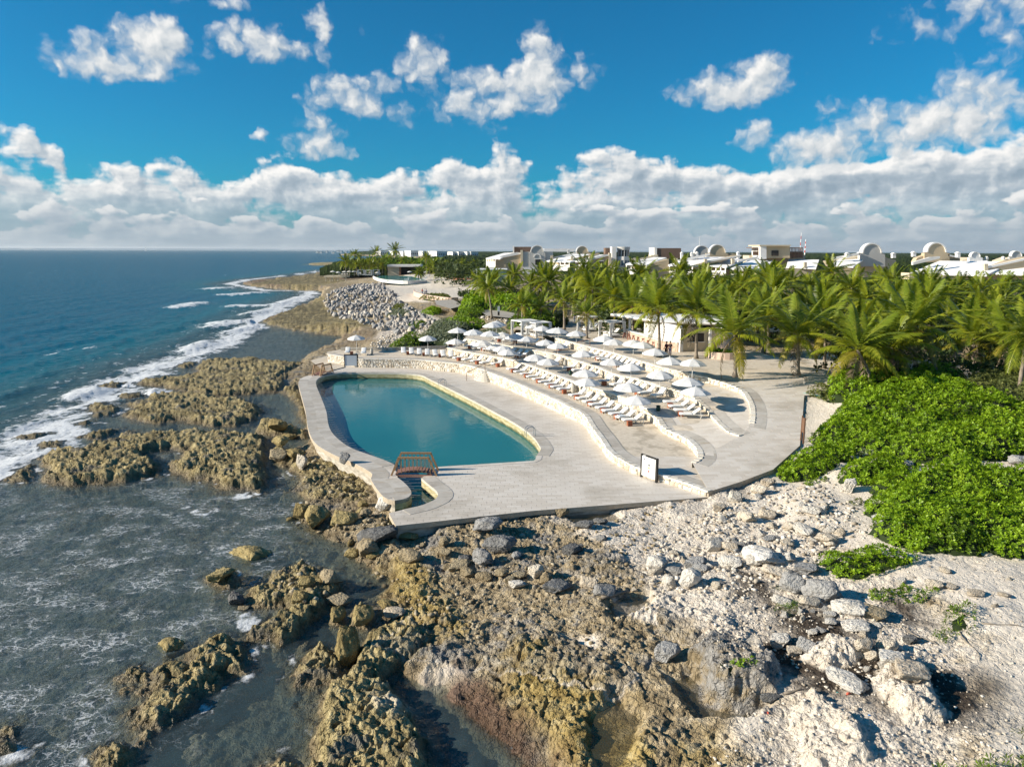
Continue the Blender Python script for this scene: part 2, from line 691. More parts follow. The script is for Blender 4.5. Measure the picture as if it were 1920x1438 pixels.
def _inward(x, y, a, b, w):
    d = (b - a) / np.linalg.norm(b - a)
    return np.clip(((x - a[0]) * -d[1] + (y - a[1]) * d[0]) / w, 0, 1)


def z1f(x, y):
    return np.clip(1.98 + (y - 44.0) * 0.034, 1.9, Z1) + 0 * x


def z2f(x, y):
    return np.clip(np.minimum(Z2, ramp_z(y) - 0.68 * _inward(x, y, E2, E3, 5.0)), 2.05, Z2)


def z3f(x, y):
    return np.clip(np.minimum(Z3, ramp_z(y) - 0.42 * _inward(x, y, E3, E4, 4.0)), 2.1, Z3)


def z4f(x, y):
    return np.minimum(Z4, ramp_z(y))


def Pz(px, py, zf, it=6):
    """a photograph point on a sloping deck"""
    z = 4.0
    for _ in range(it):
        p = P(px, py, z)
        z = float(zf(np.array(p.x), np.array(p.y)))
    p = P(px, py, z)
    return p


POOL = smooth_line(PP(pool_px[:-2], Z0), 3)
POOL = np.vstack([POOL, PP(pool_px[-2:], Z0)])
CH_R = smooth_line(PP(chan_px_r, Z0), 3)
CH_L = smooth_line(PP(chan_px_l, Z0), 3)
WALK = smooth_line(PP(walk_out_px, Z0), 3)
W1 = smooth_line([Pz(x, y, z1f)[:2] for x, y in t1_px], 4)
W2 = smooth_line([Pz(x, y, z2f)[:2] for x, y in t2_px], 4)
W3 = smooth_line([Pz(x, y, z3f)[:2] for x, y in t3_px], 4)
W4 = smooth_line([Pz(x, y, z4f)[:2] for x, y in t4_px], 4)
DS = PP(deck_s_px, Z0)
# the deck: channel mouth, south edge, foot of the first wall, north end, walkway
LAND_N = PP([(640, 690), (612, 697), (590, 702), (575, 705)], Z0)
DECK = np.vstack([DS, W1[1:-1], PP([(645, 688)], Z0), LAND_N, WALK[:-1], CH_L, POOL, CH_R[:-1]])
RAMP_R = np.array([Pz(x, y, z4f)[:2] for x, y in [(1329, 922), (1390, 903), (1450, 880), (1500, 835), (1503, 800), (1506, 770), (1508, 742), (1569, 742), (1572, 730), (1512, 722), (1512, 708), (1530, 700), (1500, 690)]])
# outline of everything that stands on made ground
BACK4 = np.array([Pz(x, y, z4f)[:2] for x, y in [(1530, 690), (1420, 660), (1300, 640), (1200, 622), (1080, 606), (975, 610), (960, 617), (890, 623)]])
BACK1 = np.array([Pz(x, y, z1f)[:2] for x, y in [(838, 645), (725, 654.5), (640, 655), (612, 660)]])
TERR = np.vstack([W1[:1], RAMP_R[:11], BACK4, BACK1, W1[::-1][:-1]])

# ------------------------------------------------------------------ terrain
land_px = [(1010, 1500), (975, 1440), (960, 1395), (900, 1350), (850, 1312), (790, 1282), (748, 1264), (735, 1245), (775, 1218), (810, 1200), (770, 1182), (715, 1185), (690, 1150), (700, 1112), (715, 1085), (690, 1062), (660, 1040), (640, 1012),
           (600, 1000), (560, 985), (548, 955), (560, 920), (545, 890), (562, 862), (545, 842), (572, 828), (568, 790), (560, 760), (552, 732), (535, 715), (528, 700), (556, 686), (572, 668), (600, 652), (640, 640), (668, 634), (650, 628),
           (600, 622), (545, 613), (515, 604), (497, 598), (520, 590), (560, 580), (597, 573), (606, 558), (614, 548), (598, 544), (560, 543), (520, 541), (475, 536), (455, 531), (500, 524), (560, 518), (600, 512), (640, 507)]
LAND = np.vstack([PP(land_px, 0.15), [[-130, 520], [-100, 760], [-150, 900], [-110, 1100], [-330, 1900], [-600, 2500], [-1100, 5200], [-1500, 9000], [6000, 9000], [6000, -200], [60, -60], [5, 2]]])

hpts = [(600, 519, .8), (625, 523, 1.3), (645, 528, 1.7), (625, 531, 1.3), (660, 524, 3.2), (738, 1000, .95), (860, 990, 1.15), (1000, 972, 1.2), (1150, 958, 1.3), (1300, 946, 1.45), (1360, 925, 1.75), (1460, 888, 2.0), (1520, 830, 2.9), (750, 1010, .45), (850, 1100, .5), (700, 1090, .25), (900, 1250, .45), (1000, 1000, .9), (1000, 1200, .85), (1000, 1438, .55), (1100, 1438, .8), (1200, 985, 1.2), (1200, 1200, 1.3), (1250, 1438, 1.15), (1400, 960, 1.9), (1400, 1200, 1.75), (1450, 1438, 1.5),
        (1550, 950, 2.5), (1600, 1150, 2.2), (1700, 1400, 2.1), (1750, 1020, 2.8), (1900, 1100, 2.9), (1900, 1400, 2.4), (1600, 850, 3.1), (1800, 850, 3.6), (1540, 770, 4.3), (1560, 735, 4.9), (1750, 740, 5.0), (1900, 740, 5.0), (1650, 700, 5.3), (1900, 650, 5.4),
        (1500, 690, 5.36), (1400, 680, 5.36), (1200, 640, 5.36), (1050, 610, 5.36), (950, 600, 5.0), (860, 615, 4.0), (800, 640, 3.2), (720, 660, 1.6), (640, 655, .5), (590, 700, .3), (580, 760, .3), (640, 900, .4), (600, 960, .3), (690, 960, .4),
        (740, 640, 2.0), (690, 610, 2.0), (760, 590, 3.4), (650, 575, 2.2), (700, 545, 4.1), (660, 540, 3.2), (620, 590, .5), (560, 600, .3), (760, 550, 4.3), (850, 560, 4.4), (640, 535, 2.0), (560, 530, .35), (700, 520, 4.6), (800, 515, 5.2), (900, 530, 5.2), (650, 515, 2.5)]
HP = np.array([[*P(x, y, z)[:2], z] for x, y, z in hpts] + [[-60, 600, 5], [40, 300, 5.4], [120, 200, 5.4], [100, 100, 5.4], [60, 60, 4.8], [50, 30, 3], [30, 10, 2.4], [400, 400, 6], [0, 900, 6]])


def land_height(X, Y):
    """inverse-distance weights in a log-polar frame, so that near and far points count alike"""
    def lp(x, y):
        r = np.hypot(x, y)
        return np.arctan2(x, y) * 1.6, np.log(r + 1e-6)
    hx, hy = lp(HP[:, 0], HP[:, 1])
    gx, gy = lp(X, Y)
    num = 0
    den = 0
    for i in range(len(HP)):
        w = 1 / ((gx - hx[i]) ** 2 + (gy - hy[i]) ** 2 + 0.0012) ** 2
        num = num + w * HP[i, 2]
        den = den + w
    return num / den


C1 = lambda pts: [(x / 2.995, 550 + y / 2.995) for x, y in pts]
C2 = lambda pts: [(x / 2.995, 958 + y / 2.995) for x, y in pts]
# reefs: outline, height, edge width, raggedness
reefs = [
    (C1([(1110, 400), (1180, 365), (1400, 360), (1600, 375), (1690, 390), (1600, 470), (1580, 540), (1350, 555), (1250, 570), (1150, 560), (960, 520), (850, 505), (760, 500), (790, 485), (1000, 460), (1100, 450)]), .75, 1.6, .8),
    (C1([(700, 600), (800, 600), (900, 555), (1100, 550), (1180, 565), (1250, 590), (1330, 580), (1420, 615), (1470, 625), (1420, 700), (1300, 735), (1100, 715), (1000, 690), (900, 715), (780, 700), (700, 670), (750, 640)]), .85, 1.3, .7),
    (C1([(210, 910), (300, 880), (450, 865), (590, 830), (700, 790), (900, 775), (1100, 770), (1300, 775), (1470, 800), (1500, 900), (1470, 980), (1500, 1010), (1450, 1095), (1350, 1080), (1230, 1080), (1230, 1040), (1050, 1020), (940, 950), (1060, 880), (1040, 862), (880, 862), (780, 880), (800, 915), (910, 950), (900, 1000), (700, 1035), (400, 1060), (260, 1030), (250, 960)]), .85, 1.1, .6),
    (C1([(490, 620), (590, 600), (660, 640), (600, 670), (540, 680)]), .4, .8, .5), (C1([(440, 790), (560, 765), (680, 740), (640, 775), (540, 800)]), .4, .8, .5), (C1([(215, 825), (350, 810), (330, 845), (230, 845)]), .3, .8, .5),
    (C1([(540, 515), (620, 490), (700, 490), (660, 520)]), .35, .8, .5), (C1([(670, 560), (760, 545), (810, 565), (730, 575)]), .3, .8, .5), (C1([(40, 1030), (90, 970), (190, 945), (160, 1040)]), .3, .8, .5),
    (C1([(680, 765), (760, 755), (740, 785)]), .3, .6, .4), (C1([(100, 790), (200, 770), (290, 765), (200, 800)]), .22, .8, .6), (C1([(980, 400), (1060, 375), (1110, 380), (1040, 410)]), .3, .8, .4), (C1([(400, 715), (510, 700), (490, 720)]), .25, .8, .4),
    (C1([(1430, 770), (1470, 720), (1560, 712), (1620, 740), (1720, 770), (1730, 800), (1660, 790), (1540, 785)]), 1.0, .7, .35),
    (C1([(1500, 900), (1560, 860), (1630, 880), (1700, 860), (1720, 900), (1650, 945), (1580, 950)]), .8, .7, .4),
    (C1([(1650, 970), (1700, 910), (1780, 930), (1850, 950), (1917, 980), (2050, 1060), (2080, 1150), (1990, 1180), (1850, 1140), (1750, 1150), (1680, 1100), (1700, 1030)]), .75, 1.0, .6),
    (C1([(1590, 530), (1660, 480), (1690, 540), (1710, 640), (1730, 720), (1690, 690), (1670, 610)]), .5, .7, .4),
    # near left
    (C2([(740, 1090), (800, 1050), (870, 1010), (840, 950), (870, 880), (950, 820), (1060, 830), (1080, 760), (1150, 720), (1210, 680), (1320, 690), (1350, 750), (1390, 790), (1370, 870), (1270, 870), (1240, 910), (1130, 980), (1070, 1080), (960, 1140), (850, 1190), (790, 1170)]), .62, .7, .4),
    (C2([(640, 910), (740, 850), (800, 850), (830, 890), (740, 920)]), .2, .6, .5), (C2([(680, 980), (760, 950), (840, 930), (800, 990)]), .22, .6, .5),
    (C2([(550, 1400), (590, 1300), (680, 1265), (740, 1290), (760, 1240), (830, 1200), (820, 1240), (760, 1310), (690, 1380), (600, 1420)]), .45, .7, .4),
    (C2([(-80, 1300), (0, 1180), (60, 1170), (80, 1220), (30, 1240), (120, 1290), (90, 1340), (0, 1320)]), .4, .7, .4),
    (C2([(1170, 330), (1240, 310), (1320, 330), (1340, 390), (1250, 410)]), .5, .6, .4),
    (C2([(1400, 400), (1500, 390), (1520, 340), (1620, 310), (1700, 290), (1800, 350), (1900, 370), (1917, 450), (1800, 480), (1840, 530), (1760, 560), (1700, 590), (1720, 660), (1680, 700), (1560, 720), (1480, 690), (1420, 680), (1510, 600), (1580, 560), (1540, 520), (1450, 510), (1390, 460)]), .65, .7, .6),
    (C2([(1680, 900), (1700, 790), (1800, 750), (1870, 780), (1917, 850), (1890, 940), (1760, 950)]), .7, .7, .4),
    ([(588, 1440), (580, 1400), (600, 1335), (590, 1310), (620, 1275), (655, 1255), (665, 1245), (725, 1250), (735, 1290), (770, 1310), (785, 1345), (800, 1390), (802, 1440), (790, 1500), (600, 1500)], .95, .7, .45),
    ([(665, 1255), (675, 1215), (690, 1180), (730, 1175), (800, 1180), (812, 1205), (790, 1225), (740, 1245), (715, 1265)], .85, .6, .35),
    ([(560, 1270), (565, 1230), (590, 1208), (630, 1225), (650, 1250), (620, 1270)], .7, .7, .4),
    ([(475, 1440), (500, 1415), (530, 1405), (560, 1420), (560, 1500), (480, 1500)], .6, .7, .4),
    ([(656, 1160), (660, 1138), (685, 1132), (699, 1150), (690, 1168)], .7, .5, .2), ([(615, 1158), (625, 1140), (645, 1143), (645, 1162)], .5, .5, .2),
    # far points
    ([(497, 602), (523, 590), (556, 581), (578, 580), (598, 572), (633, 581), (646, 603), (677, 616), (699, 625), (677, 630), (633, 625), (600, 623), (567, 618), (535, 612), (508, 605)], .55, 4, 2.0),
    ([(470, 535), (524, 522), (578, 516), (607, 513), (633, 527), (655, 533), (611, 542), (578, 544), (545, 542), (513, 538)], .55, 7, 3.0),
    ([(575, 495), (600, 492), (640, 491), (640, 497), (600, 498)], 1.0, 8, 4.0),
]
REEF_W = [(PP(p, 0.3), H, w, r) for p, H, w, r in reefs]
surf_px = [(-60, 905), (0, 878), (60, 840), (110, 800), (160, 762), (215, 725), (280, 695), (340, 672), (400, 652), (455, 625), (490, 598), (520, 578), (560, 562), (585, 550), (575, 545), (500, 545), (430, 532), (470, 524), (560, 515), (620, 505)]
SURF = PP(surf_px, 0.0)

zone_px = {
    'sand': [[(1400, 935), (1450, 905), (1580, 900), (1640, 1000), (1700, 1040), (1920, 1050), (3000, 1050), (3000, 1550), (1830, 1500), (1850, 1350), (1800, 1250), (1700, 1160), (1600, 1100), (1500, 1045), (1420, 1005), (1350, 975)],
             [(735, 1292), (780, 1245), (850, 1200), (895, 1190), (880, 1240), (840, 1262), (800, 1290), (750, 1300)], [(1470, 910), (1500, 830), (1500, 720), (1580, 700), (1640, 730), (2600, 850), (2600, 1060), (1600, 1000)],
             [(1060, 1205), (1110, 1190), (1135, 1215), (1100, 1260), (1060, 1245)], [(1360, 1360), (1400, 1340), (1440, 1370), (1420, 1420), (1370, 1400)], [(690, 560), (760, 530), (900, 530), (900, 580), (800, 590), (740, 580)]],
    'pale': [[(1040, 975), (1180, 950), (1350, 930), (1500, 1040), (1700, 1150), (1800, 1250), (1850, 1400), (1800, 1550), (1400, 1550), (1450, 1350), (1350, 1230), (1230, 1150), (1180, 1060), (1100, 1010)], [(700, 640), (730, 610), (800, 600), (850, 640), (760, 660)]],
    'debris': [[(1370, 1095), (1420, 1100), (1470, 1160), (1540, 1195), (1620, 1245), (1700, 1300), (1790, 1330), (1860, 1345), (1870, 1400), (1800, 1430), (1700, 1380), (1560, 1360), (1460, 1310), (1400, 1265), (1340, 1225), (1290, 1205), (1300, 1190), (1380, 1210), (1480, 1230), (1470, 1190), (1390, 1150)], [(1660, 1180), (1720, 1190), (1740, 1230), (1690, 1230)]],
    'weed': [[(762, 1272), (858, 1232), (915, 1258), (950, 1310), (1000, 1350), (1050, 1400), (1062, 1450), (1010, 1450), (965, 1385), (905, 1345), (830, 1308)]],
    'ochre': [[(960, 1190), (1060, 1240), (1130, 1290), (1180, 1340), (1230, 1450), (1060, 1450), (1000, 1360), (930, 1270)], [(700, 1050), (780, 1030), (900, 1180), (820, 1190), (740, 1120)], [(1280, 1400), (1340, 1390), (1330, 1450), (1270, 1450)]],
}
ZONES = {k: [PP(p, 1.0) for p in v] for k, v in zone_px.items()}
puddle_px = [([(1062, 972), (1090, 962), (1140, 962), (1155, 972), (1130, 980), (1085, 984)], 1.0), ([(1145, 1138), (1170, 1120), (1205, 1122), (1218, 1136), (1190, 1150), (1155, 1158)], 1.05),
             ([(1265, 1280), (1290, 1268), (1310, 1290), (1312, 1318), (1360, 1335), (1420, 1340), (1380, 1352), (1320, 1345), (1290, 1310)], 1.0), ([(1120, 1340), (1160, 1320), (1190, 1350), (1170, 1420), (1140, 1450), (1110, 1400)], .72)]
outcrop_px = [  # outline, rise, edge width, greyness
    ([(1277, 1262), (1290, 1228), (1350, 1214), (1420, 1228), (1465, 1275), (1452, 1320), (1440, 1345), (1370, 1338), (1320, 1325), (1300, 1292)], .85, .5, 1.0),
    ([(1634, 1312), (1660, 1288), (1720, 1312), (1760, 1352), (1771, 1386), (1740, 1396), (1700, 1396), (1670, 1372), (1640, 1342)], .60, .45, 0.0),
    ([(1482, 1342), (1520, 1332), (1580, 1372), (1620, 1412), (1640, 1475), (1520, 1475), (1490, 1402)], .45, .5, .15),
    ([(1510, 1266), (1550, 1238), (1600, 1246), (1635, 1268), (1600, 1286), (1540, 1292)], .45, .4, 0.0),
    ([(1140, 1112), (1250, 1122), (1330, 1162), (1420, 1212), (1395, 1228), (1280, 1190), (1170, 1150)], .22, .6, .1),
    ([(700, 1180), (800, 1122), (1000, 1152), (1200, 1262), (1150, 1292), (950, 1232), (800, 1202)], .28, .9, .45),
    ([(1000, 1010), (1150, 1030), (1210, 1080), (1100, 1075), (1020, 1050)], .20, .6, .5),
    ([(1240, 1150), (1330, 1190), (1300, 1215), (1230, 1190)], .25, .5, .6),
    ([(1410, 1050), (1450, 1030), (1480, 1050), (1470, 1085), (1430, 1085)], .35, .35, 0.0),
    ([(1660, 1260), (1700, 1250), (1740, 1275), (1720, 1290), (1680, 1285)], .30, .3, 0.0),
    ([(1560, 1195), (1620, 1190), (1650, 1210), (1600, 1220)], .22, .3, 0.0),
]
OUTC = [(PP(p, 1.3), H, w, g) for p, H, w, g in outcrop_px]
PUDDLES = [(PP(p, z), z) for p, z in puddle_px]


def terrain_at(X, Y, fine=True):
    """height and the zone weights of the natural ground"""
    X = np.asarray(X, dtype=float)
    Y = np.asarray(Y, dtype=float)
    r = np.hypot(X, Y)
    rag = fbm(X * .45, Y * .45, 4, .55, 3)
    rag2 = fbm(X * 1.3, Y * 1.3, 3, .55, 11)
    s = sdf(X, Y, LAND, 12.0) + rag * (0.8 + r * .006) + rag2 * .5
    lh = land_height(X, Y) + 0.12 * rag
    sl = linedist(X, Y, SURF, 60.0)
    # offshore: the seaward side of the line of surf
    off = sdf(X, Y, np.vstack([SURF, [[-60, 600], [-4000, 3000], [-4000, -50], [-50, 10]]]), 80.0)
    off = np.where(r > 650, 80.0, off)
    bed = -0.55 - 0.28 * rag - 0.22 * rag2 - 0.10 * np.clip(off, 0, 40) - 2.0 * sstep(3, 30, off)
    bed = bed - 0.25 * sstep(-45, -18, X - 0.3 * Y) * 0
    t = sstep(-1.2, 1.6, s)
    h = bed * (1 - t) + lh * t
    reefm = np.zeros(X.shape)
    for poly, H, w, rg in REEF_W:
        q = sdf(X, Y, poly, 3.0 + w)
        m = q > -(2 + w)
        if not m.any():
            continue
        q = q[m] + (rag[m] * 1.4 + rag2[m]) * rg
        lift = sstep(-.25 * w, w * .8, q) * H * (0.62 + 0.20 * rag2[m] + 0.28 * rag[m]) - 0.3 * (1 - sstep(-w, 0, q))
        hm = h[m]
        up = np.maximum(hm, np.where(q > -w, lift, -9))
        reefm[m] = np.maximum(reefm[m], sstep(-.3, .35, q))
        h[m] = up
    W = {}
    for k, polys in ZONES.items():
        z = np.full(X.shape, -9.0)
        for p in polys:
            z = np.maximum(z, sdf(X, Y, p, 3.0))
        W[k] = sstep(-.9, .9, z + 1.3 * rag + .7 * rag2)
    W['sand'] = np.maximum(W['sand'], sstep(4.6, 5.1, h) * (1 - reefm) * sstep(100, 60, r) )
    outc = np.zeros(X.shape)
    grey = np.zeros(X.shape)
    rise = np.zeros(X.shape)
    for poly, H, w, g in OUTC:
        q = sdf(X, Y, poly, 2.0)
        m = q > -1
        if not m.any():
            continue
        q = q[m] + .35 * rag2[m] + .3 * rag[m]
        up = sstep(-.1, w, q)
        rise[m] = np.maximum(rise[m], up * H * (.75 + .3 * rag2[m] + .3 * rag[m]))
        outc[m] = np.maximum(outc[m], sstep(-.15, .1, q))
        grey[m] = np.maximum(grey[m], g * sstep(-.15, .15, q))
    h = h + rise
    W['debris'] = W['debris'] * (1 - outc)
    W['sand'] = W['sand'] * (1 - outc)
    W['grey'] = grey
    W['weed'] = np.maximum(W['weed'], sstep(115, 150, r) * sstep(2.6, 1.4, h) * sstep(-.45, .15, rag + .4 * rag2) * .8 * t)
    rd = linedist(X, Y, RAMP_R[2:9], 14.0)
    wr = np.exp(-(rd / 3.2) ** 2) * sstep(47, 51, Y) * (X > 14)
    h = h * (1 - wr) + (np.minimum(ramp_z(Y), 5.3) - .13) * wr
    W['pale'] = np.maximum(W['pale'], outc * (grey < .3))
    W['reef'] = reefm
    W['land'] = t
    # broken coral rock: lumps, pits and ledges
    rocky = np.maximum(reefm, t * (1 - .93 * W['sand']) * (1 - .5 * W['pale']))
    rocky = rocky * (1 - .75 * W['debris']) * (1 - .6 * W['weed'])
    rocky = np.maximum(rocky, .35 * (1 - t))
    rocky = np.maximum(rocky, 1.15 * outc)
    if fine:
        wx, wy = X + .35 * rag2, Y + .35 * fbm(X * 1.1 + 31, Y * 1.1, 3, .5, 21)
        a = 1 - worley(wx / 1.7, wy / 1.7, 1)
        b = 1 - worley(wx / .62, wy / .62, 2)
        c = 1 - worley(wx / .24, wy / .24, 5)
        pit = sstep(.12, .5, fbm(wx * 1.9, wy * 1.9, 3, .6, 31))
        ridge = 1 - np.abs(fbm(wx * .9, wy * .9, 4, .6, 41)) * 2.6
        hole = np.clip(.42 - worley(wx / .42 + 7, wy / .42, 8), 0, .42) * sstep(-.25, .25, fbm(wx * .8 + 3, wy * .8, 2, .5, 35))
        e1, e2 = worley(wx / 1.9 + 3, wy / 1.35, 12, True)
        crack = sstep(.11, .0, e2 - e1)
        e1, e2 = worley(wx / .7 + 8, wy / .5, 14, True)
        crack = .11 * crack + .055 * sstep(.16, .0, e2 - e1)
        k = -crack + .15 * (a - .5) + .17 * (b - .5) + .12 * (c - .5) - .17 * pit + .09 * ridge - .34 * hole
        fade = 1 / (1 + (r / 190) ** 2)
        h = h + k * rocky * (.62 + .40 * reefm + .25 * W['ochre']) * sstep(-.9, .1, h + .3) * np.clip(.6 + fade, 0, 1)
        h = h + .30 * fbm(X * .22 + 4, Y * .22, 3, .5, 81) * t * (1 - W['sand']) * (1 - reefm) * sstep(80, 50, r)
        h = h + .035 * rag2 * (1 - rocky) + .02 * fbm(X * 3, Y * 3, 3, .5, 51) * (1 - rocky)
        W['cav'] = np.clip(.5 + k, 0, 1)
        pale_strata = fbm((X * .8 + Y * .5), (Y * .8 - X * .5) * 2.6, 4, .6, 61)
        h = h + .10 * pale_strata * W['pale'] * t
    for poly, z in PUDDLES:
        q = sdf(X, Y, poly, 2.0) + .35 * rag2
        h = np.where(q > -.6, np.minimum(h, z - .10 + .5 * np.clip(-q, 0, 1) - .12 * sstep(0, .6, q)) * sstep(-.6, -.1, q) + h * (1 - sstep(-.6, -.1, q)), h)
    W['h'] = h
    return h, W


def fan(r_edges, a0, a1, na):
    # dense where the picture looks, coarser towards the sides
    ks = 24
    lo, hi = max(a0, -38.5), min(a1, 38.5)
    a = np.radians(np.concatenate([np.linspace(a0, lo, ks, endpoint=False), np.linspace(lo, hi, na - 2 * ks), np.linspace(hi, a1, ks + 1)[1:]])) if a1 > 50 else np.linspace(math.radians(a0), math.radians(a1), na)
    R_, A_ = np.meshgrid(r_edges, a, indexing='ij')
    return R_ * np.sin(A_), R_ * np.cos(A_)


def grid_faces(nr, na, keep=None):
    i = np.arange(nr - 1)[:, None] * na + np.arange(na - 1)[None, :]
    F = np.stack([i, i + 1, i + na + 1, i + na], -1).reshape(-1, 4)
    return F if keep is None else F[keep[F].any(1)]


def compact(V, F, attrs):
    used = np.unique(F)
    mp = np.full(len(V), -1, dtype=np.int64)
    mp[used] = np.arange(len(used))
    return V[used], mp[F], {k: a[used] for k, a in attrs.items()}


# radial rows spaced like picture rows, then geometric
rows = [5.0, 7.0, 9.0, 11.0, 12.5, 14.0, 15.0, 16.0, 16.6, 17.0]
while rows[-1] < 430:
    rr = rows[-1]
    rows.append(rr + min(max(.045, rr * rr / (711 * 16.5) * 1.0), .014 * rr + 0.02))
while rows[-1] < 9000:
    rows.append(rows[-1] * 1.06)
ROWS = np.array(rows)
NA = 980
TX, TY = fan(ROWS, -60, 72, NA)
TX, TY = TX.ravel(), TY.ravel()
TH, TW = terrain_at(TX, TY)
in_deck = np.maximum(sdf(TX, TY, DECK, 4.0), 0)
in_pool = sdf(TX, TY, np.vstack([POOL, CH_R, CH_L]), 6.0)
in_terr = sdf(TX, TY, TERR, 3.0)
TH = np.where(in_pool > -.3, np.minimum(TH, -1.4), TH)
TH = np.where(sdf(TX, TY, DECK, 4.0) > .15, np.minimum(TH, .7), TH)
zt = np.minimum(z1f(TX, TY), 9)
TH = np.where(in_terr > .3, np.minimum(TH, 1.2), TH)
w1d = linedist(TX, TY, W1, 8.0)
TH = np.where((w1d < .9) & (np.maximum(in_terr, sdf(TX, TY, DECK, 4.0)) > -.15), np.minimum(TH, .8), TH)
# ground behind the top terrace stays; the terrace slabs cover the rest
drop = (in_terr > 1.6) | (in_deck > 1.2) | (in_pool > .5)
shore = linedist(TX, TY, SURF, 60.0)
wet = sstep(.62, .02, TH + .25 * fbm(TX * .8, TY * .8, 3, .5, 71)) * sstep(200, 100, np.hypot(TX, TY))
A = np.stack([TW['sand'], TW['pale'], wet, TW['debris']], -1)
B = np.stack([TW['ochre'], TW['weed'], TW['reef'], TW['grey']], -1)
F = grid_faces(len(ROWS), NA, keep=~drop)
TV = np.stack([TX, TY, TH], -1)


def m_ground(nt, bs):
    pos = nt.pos()
    a = nt.new('ShaderNodeAttribute', attribute_name='zone_a')
    sa = nt.new('ShaderNodeSeparateColor')
    nt.l.new(a.outputs[0], sa.inputs[0])
    sand, pale, wetf = sa.outputs[0], sa.outputs[1], sa.outputs[2]
    debris = a.outputs[3]
    b = nt.new('ShaderNodeAttribute', attribute_name='zone_b')
    sb = nt.new('ShaderNodeSeparateColor')
    nt.l.new(b.outputs[0], sb.inputs[0])
    ochre, weed, reef = sb.outputs[0], sb.outputs[1], sb.outputs[2]
    greyz = b.outputs[3]
    n1 = nt.noise(pos, .35, 5, .6)
    n2 = nt.noise(pos, 1.6, 6, .62)
    n3 = nt.noise(pos, 7.0, 5, .65)
    vv = nt.voro(pos, 3.2, 'F1', 1.0)
    # platform rock: khaki brown with grey and straw patches
    rock = nt.ramp(nt.m('MULTIPLY_ADD', n2, .7, nt.m('MULTIPLY', n1, .3)), [(.30, (.12, .093, .054)), (.42, (.25, .195, .115)), (.52, (.40, .32, .20)), (.62, (.52, .44, .31)), (.75, (.62, .555, .44))])
    grey = nt.ramp(n3, [(.3, (.13, .125, .115)), (.7, (.33, .31, .28))])
    rock = nt.mix(nt.step(n1, .54, .64), rock, grey)
    reefc = nt.ramp(nt.m('MULTIPLY_ADD', n2, .6, nt.m('MULTIPLY', n3, .4)), [(.30, (.085, .068, .032)), (.42, (.24, .19, .088)), (.52, (.42, .34, .165)), (.66, (.58, .49, .28))])
    reefc = nt.mix(nt.step(nt.noise(pos, .6, 4, .6), .55, .66), reefc, (.20, .18, .135))
    reefc = nt.mix(nt.m('MULTIPLY', nt.step(nt.noise(pos, .38, 4, .65), .48, .62), .5), reefc, nt.mix(n2, (.03, .026, .012), (.13, .105, .05)))
    col = nt.mix(reef, rock, reefc)
    och = nt.ramp(n2, [(.32, (.17, .115, .025)), (.5, (.36, .26, .075)), (.68, (.50, .40, .18))])
    col = nt.mix(nt.m('MULTIPLY', ochre, .8), col, och)
    palec = nt.ramp(nt.m('MULTIPLY_ADD', n2, .65, nt.m('MULTIPLY', n3, .35)), [(.25, (.16, .125, .09)), (.34, (.44, .36, .28)), (.46, (.65, .575, .475)), (.64, (.73, .665, .575)), (.8, (.78, .735, .66))])
    col = nt.mix(pale, col, palec)
    sandc = nt.ramp(nt.m('MULTIPLY_ADD', n2, .5, nt.m('MULTIPLY', n3, .5)), [(.25, (.44, .365, .27)), (.42, (.64, .565, .46)), (.6, (.71, .64, .545)), (.8, (.76, .70, .615))])
    col = nt.mix(sand, col, sandc)
    gcol = nt.ramp(nt.m('MULTIPLY_ADD', n2, .5, nt.m('MULTIPLY', n3, .5)), [(.3, (.07, .068, .062)), (.45, (.19, .18, .165)), (.6, (.34, .325, .30)), (.75, (.50, .48, .45))])
    col = nt.mix(nt.m('MULTIPLY', greyz, nt.step(nt.noise(pos, .8, 5, .65), .38, .56)), col, gcol)
    deb = nt.ramp(n3, [(.3, (.018, .013, .009)), (.55, (.06, .045, .032)), (.75, (.15, .12, .095))])
    deb = nt.mix(nt.step(vv, .16, .10), deb, (.6, .56, .5))
    col = nt.mix(nt.m('MULTIPLY', debris, nt.step(nt.m('ADD', n2, nt.m('MULTIPLY', debris, .25)), .40, .56)), col, deb)
    weedc = nt.ramp(n3, [(.3, (.06, .032, .018)), (.5, (.15, .085, .055)), (.75, (.27, .18, .13))])
    weedc = nt.mix(reef, weedc, nt.ramp(n2, [(.3, (.035, .03, .014)), (.5, (.10, .083, .045)), (.75, (.20, .17, .10))]))
    col = nt.mix(nt.m('MULTIPLY', weed, .92), col, weedc)
    # wet stone near the waterline is darker and glossier
    wetk = nt.m('MULTIPLY', wetf, nt.m('SUBTRACT', 1.0, nt.m('MULTIPLY', sand, .6)))
    col = nt.mix(nt.m('MULTIPLY', wetk, .72), col, nt.mix(1.0, col, (.34, .31, .25), 'MULTIPLY'))
    under = nt.step(nt.sep(pos)[2], .05, -.35)
    bedc = nt.ramp(nt.m('MULTIPLY_ADD', n1, .5, nt.m('MULTIPLY', n2, .5)), [(.3, (.085, .085, .055)), (.5, (.24, .215, .15)), (.7, (.44, .41, .31))])
    col = nt.mix(nt.m('MULTIPLY', under, .85), col, bedc)
    nt.l.new(col, bs.inputs['Base Color'])
    nt.l.new(nt.lerp(wetk, .92, .45), bs.inputs['Roughness'])
    bs.inputs['Specular IOR Level'].default_value = .3
    soft = nt.m('SUBTRACT', 1.0, nt.m('MULTIPLY', sand, .75))
    h = nt.m('ADD', nt.m('MULTIPLY', n3, .6), nt.m('ADD', nt.m('MULTIPLY', nt.voro(pos, 5.5, 'F1', 2.0), -.5), nt.m('MULTIPLY', nt.noise(pos, 26, 3, .6), .25)))
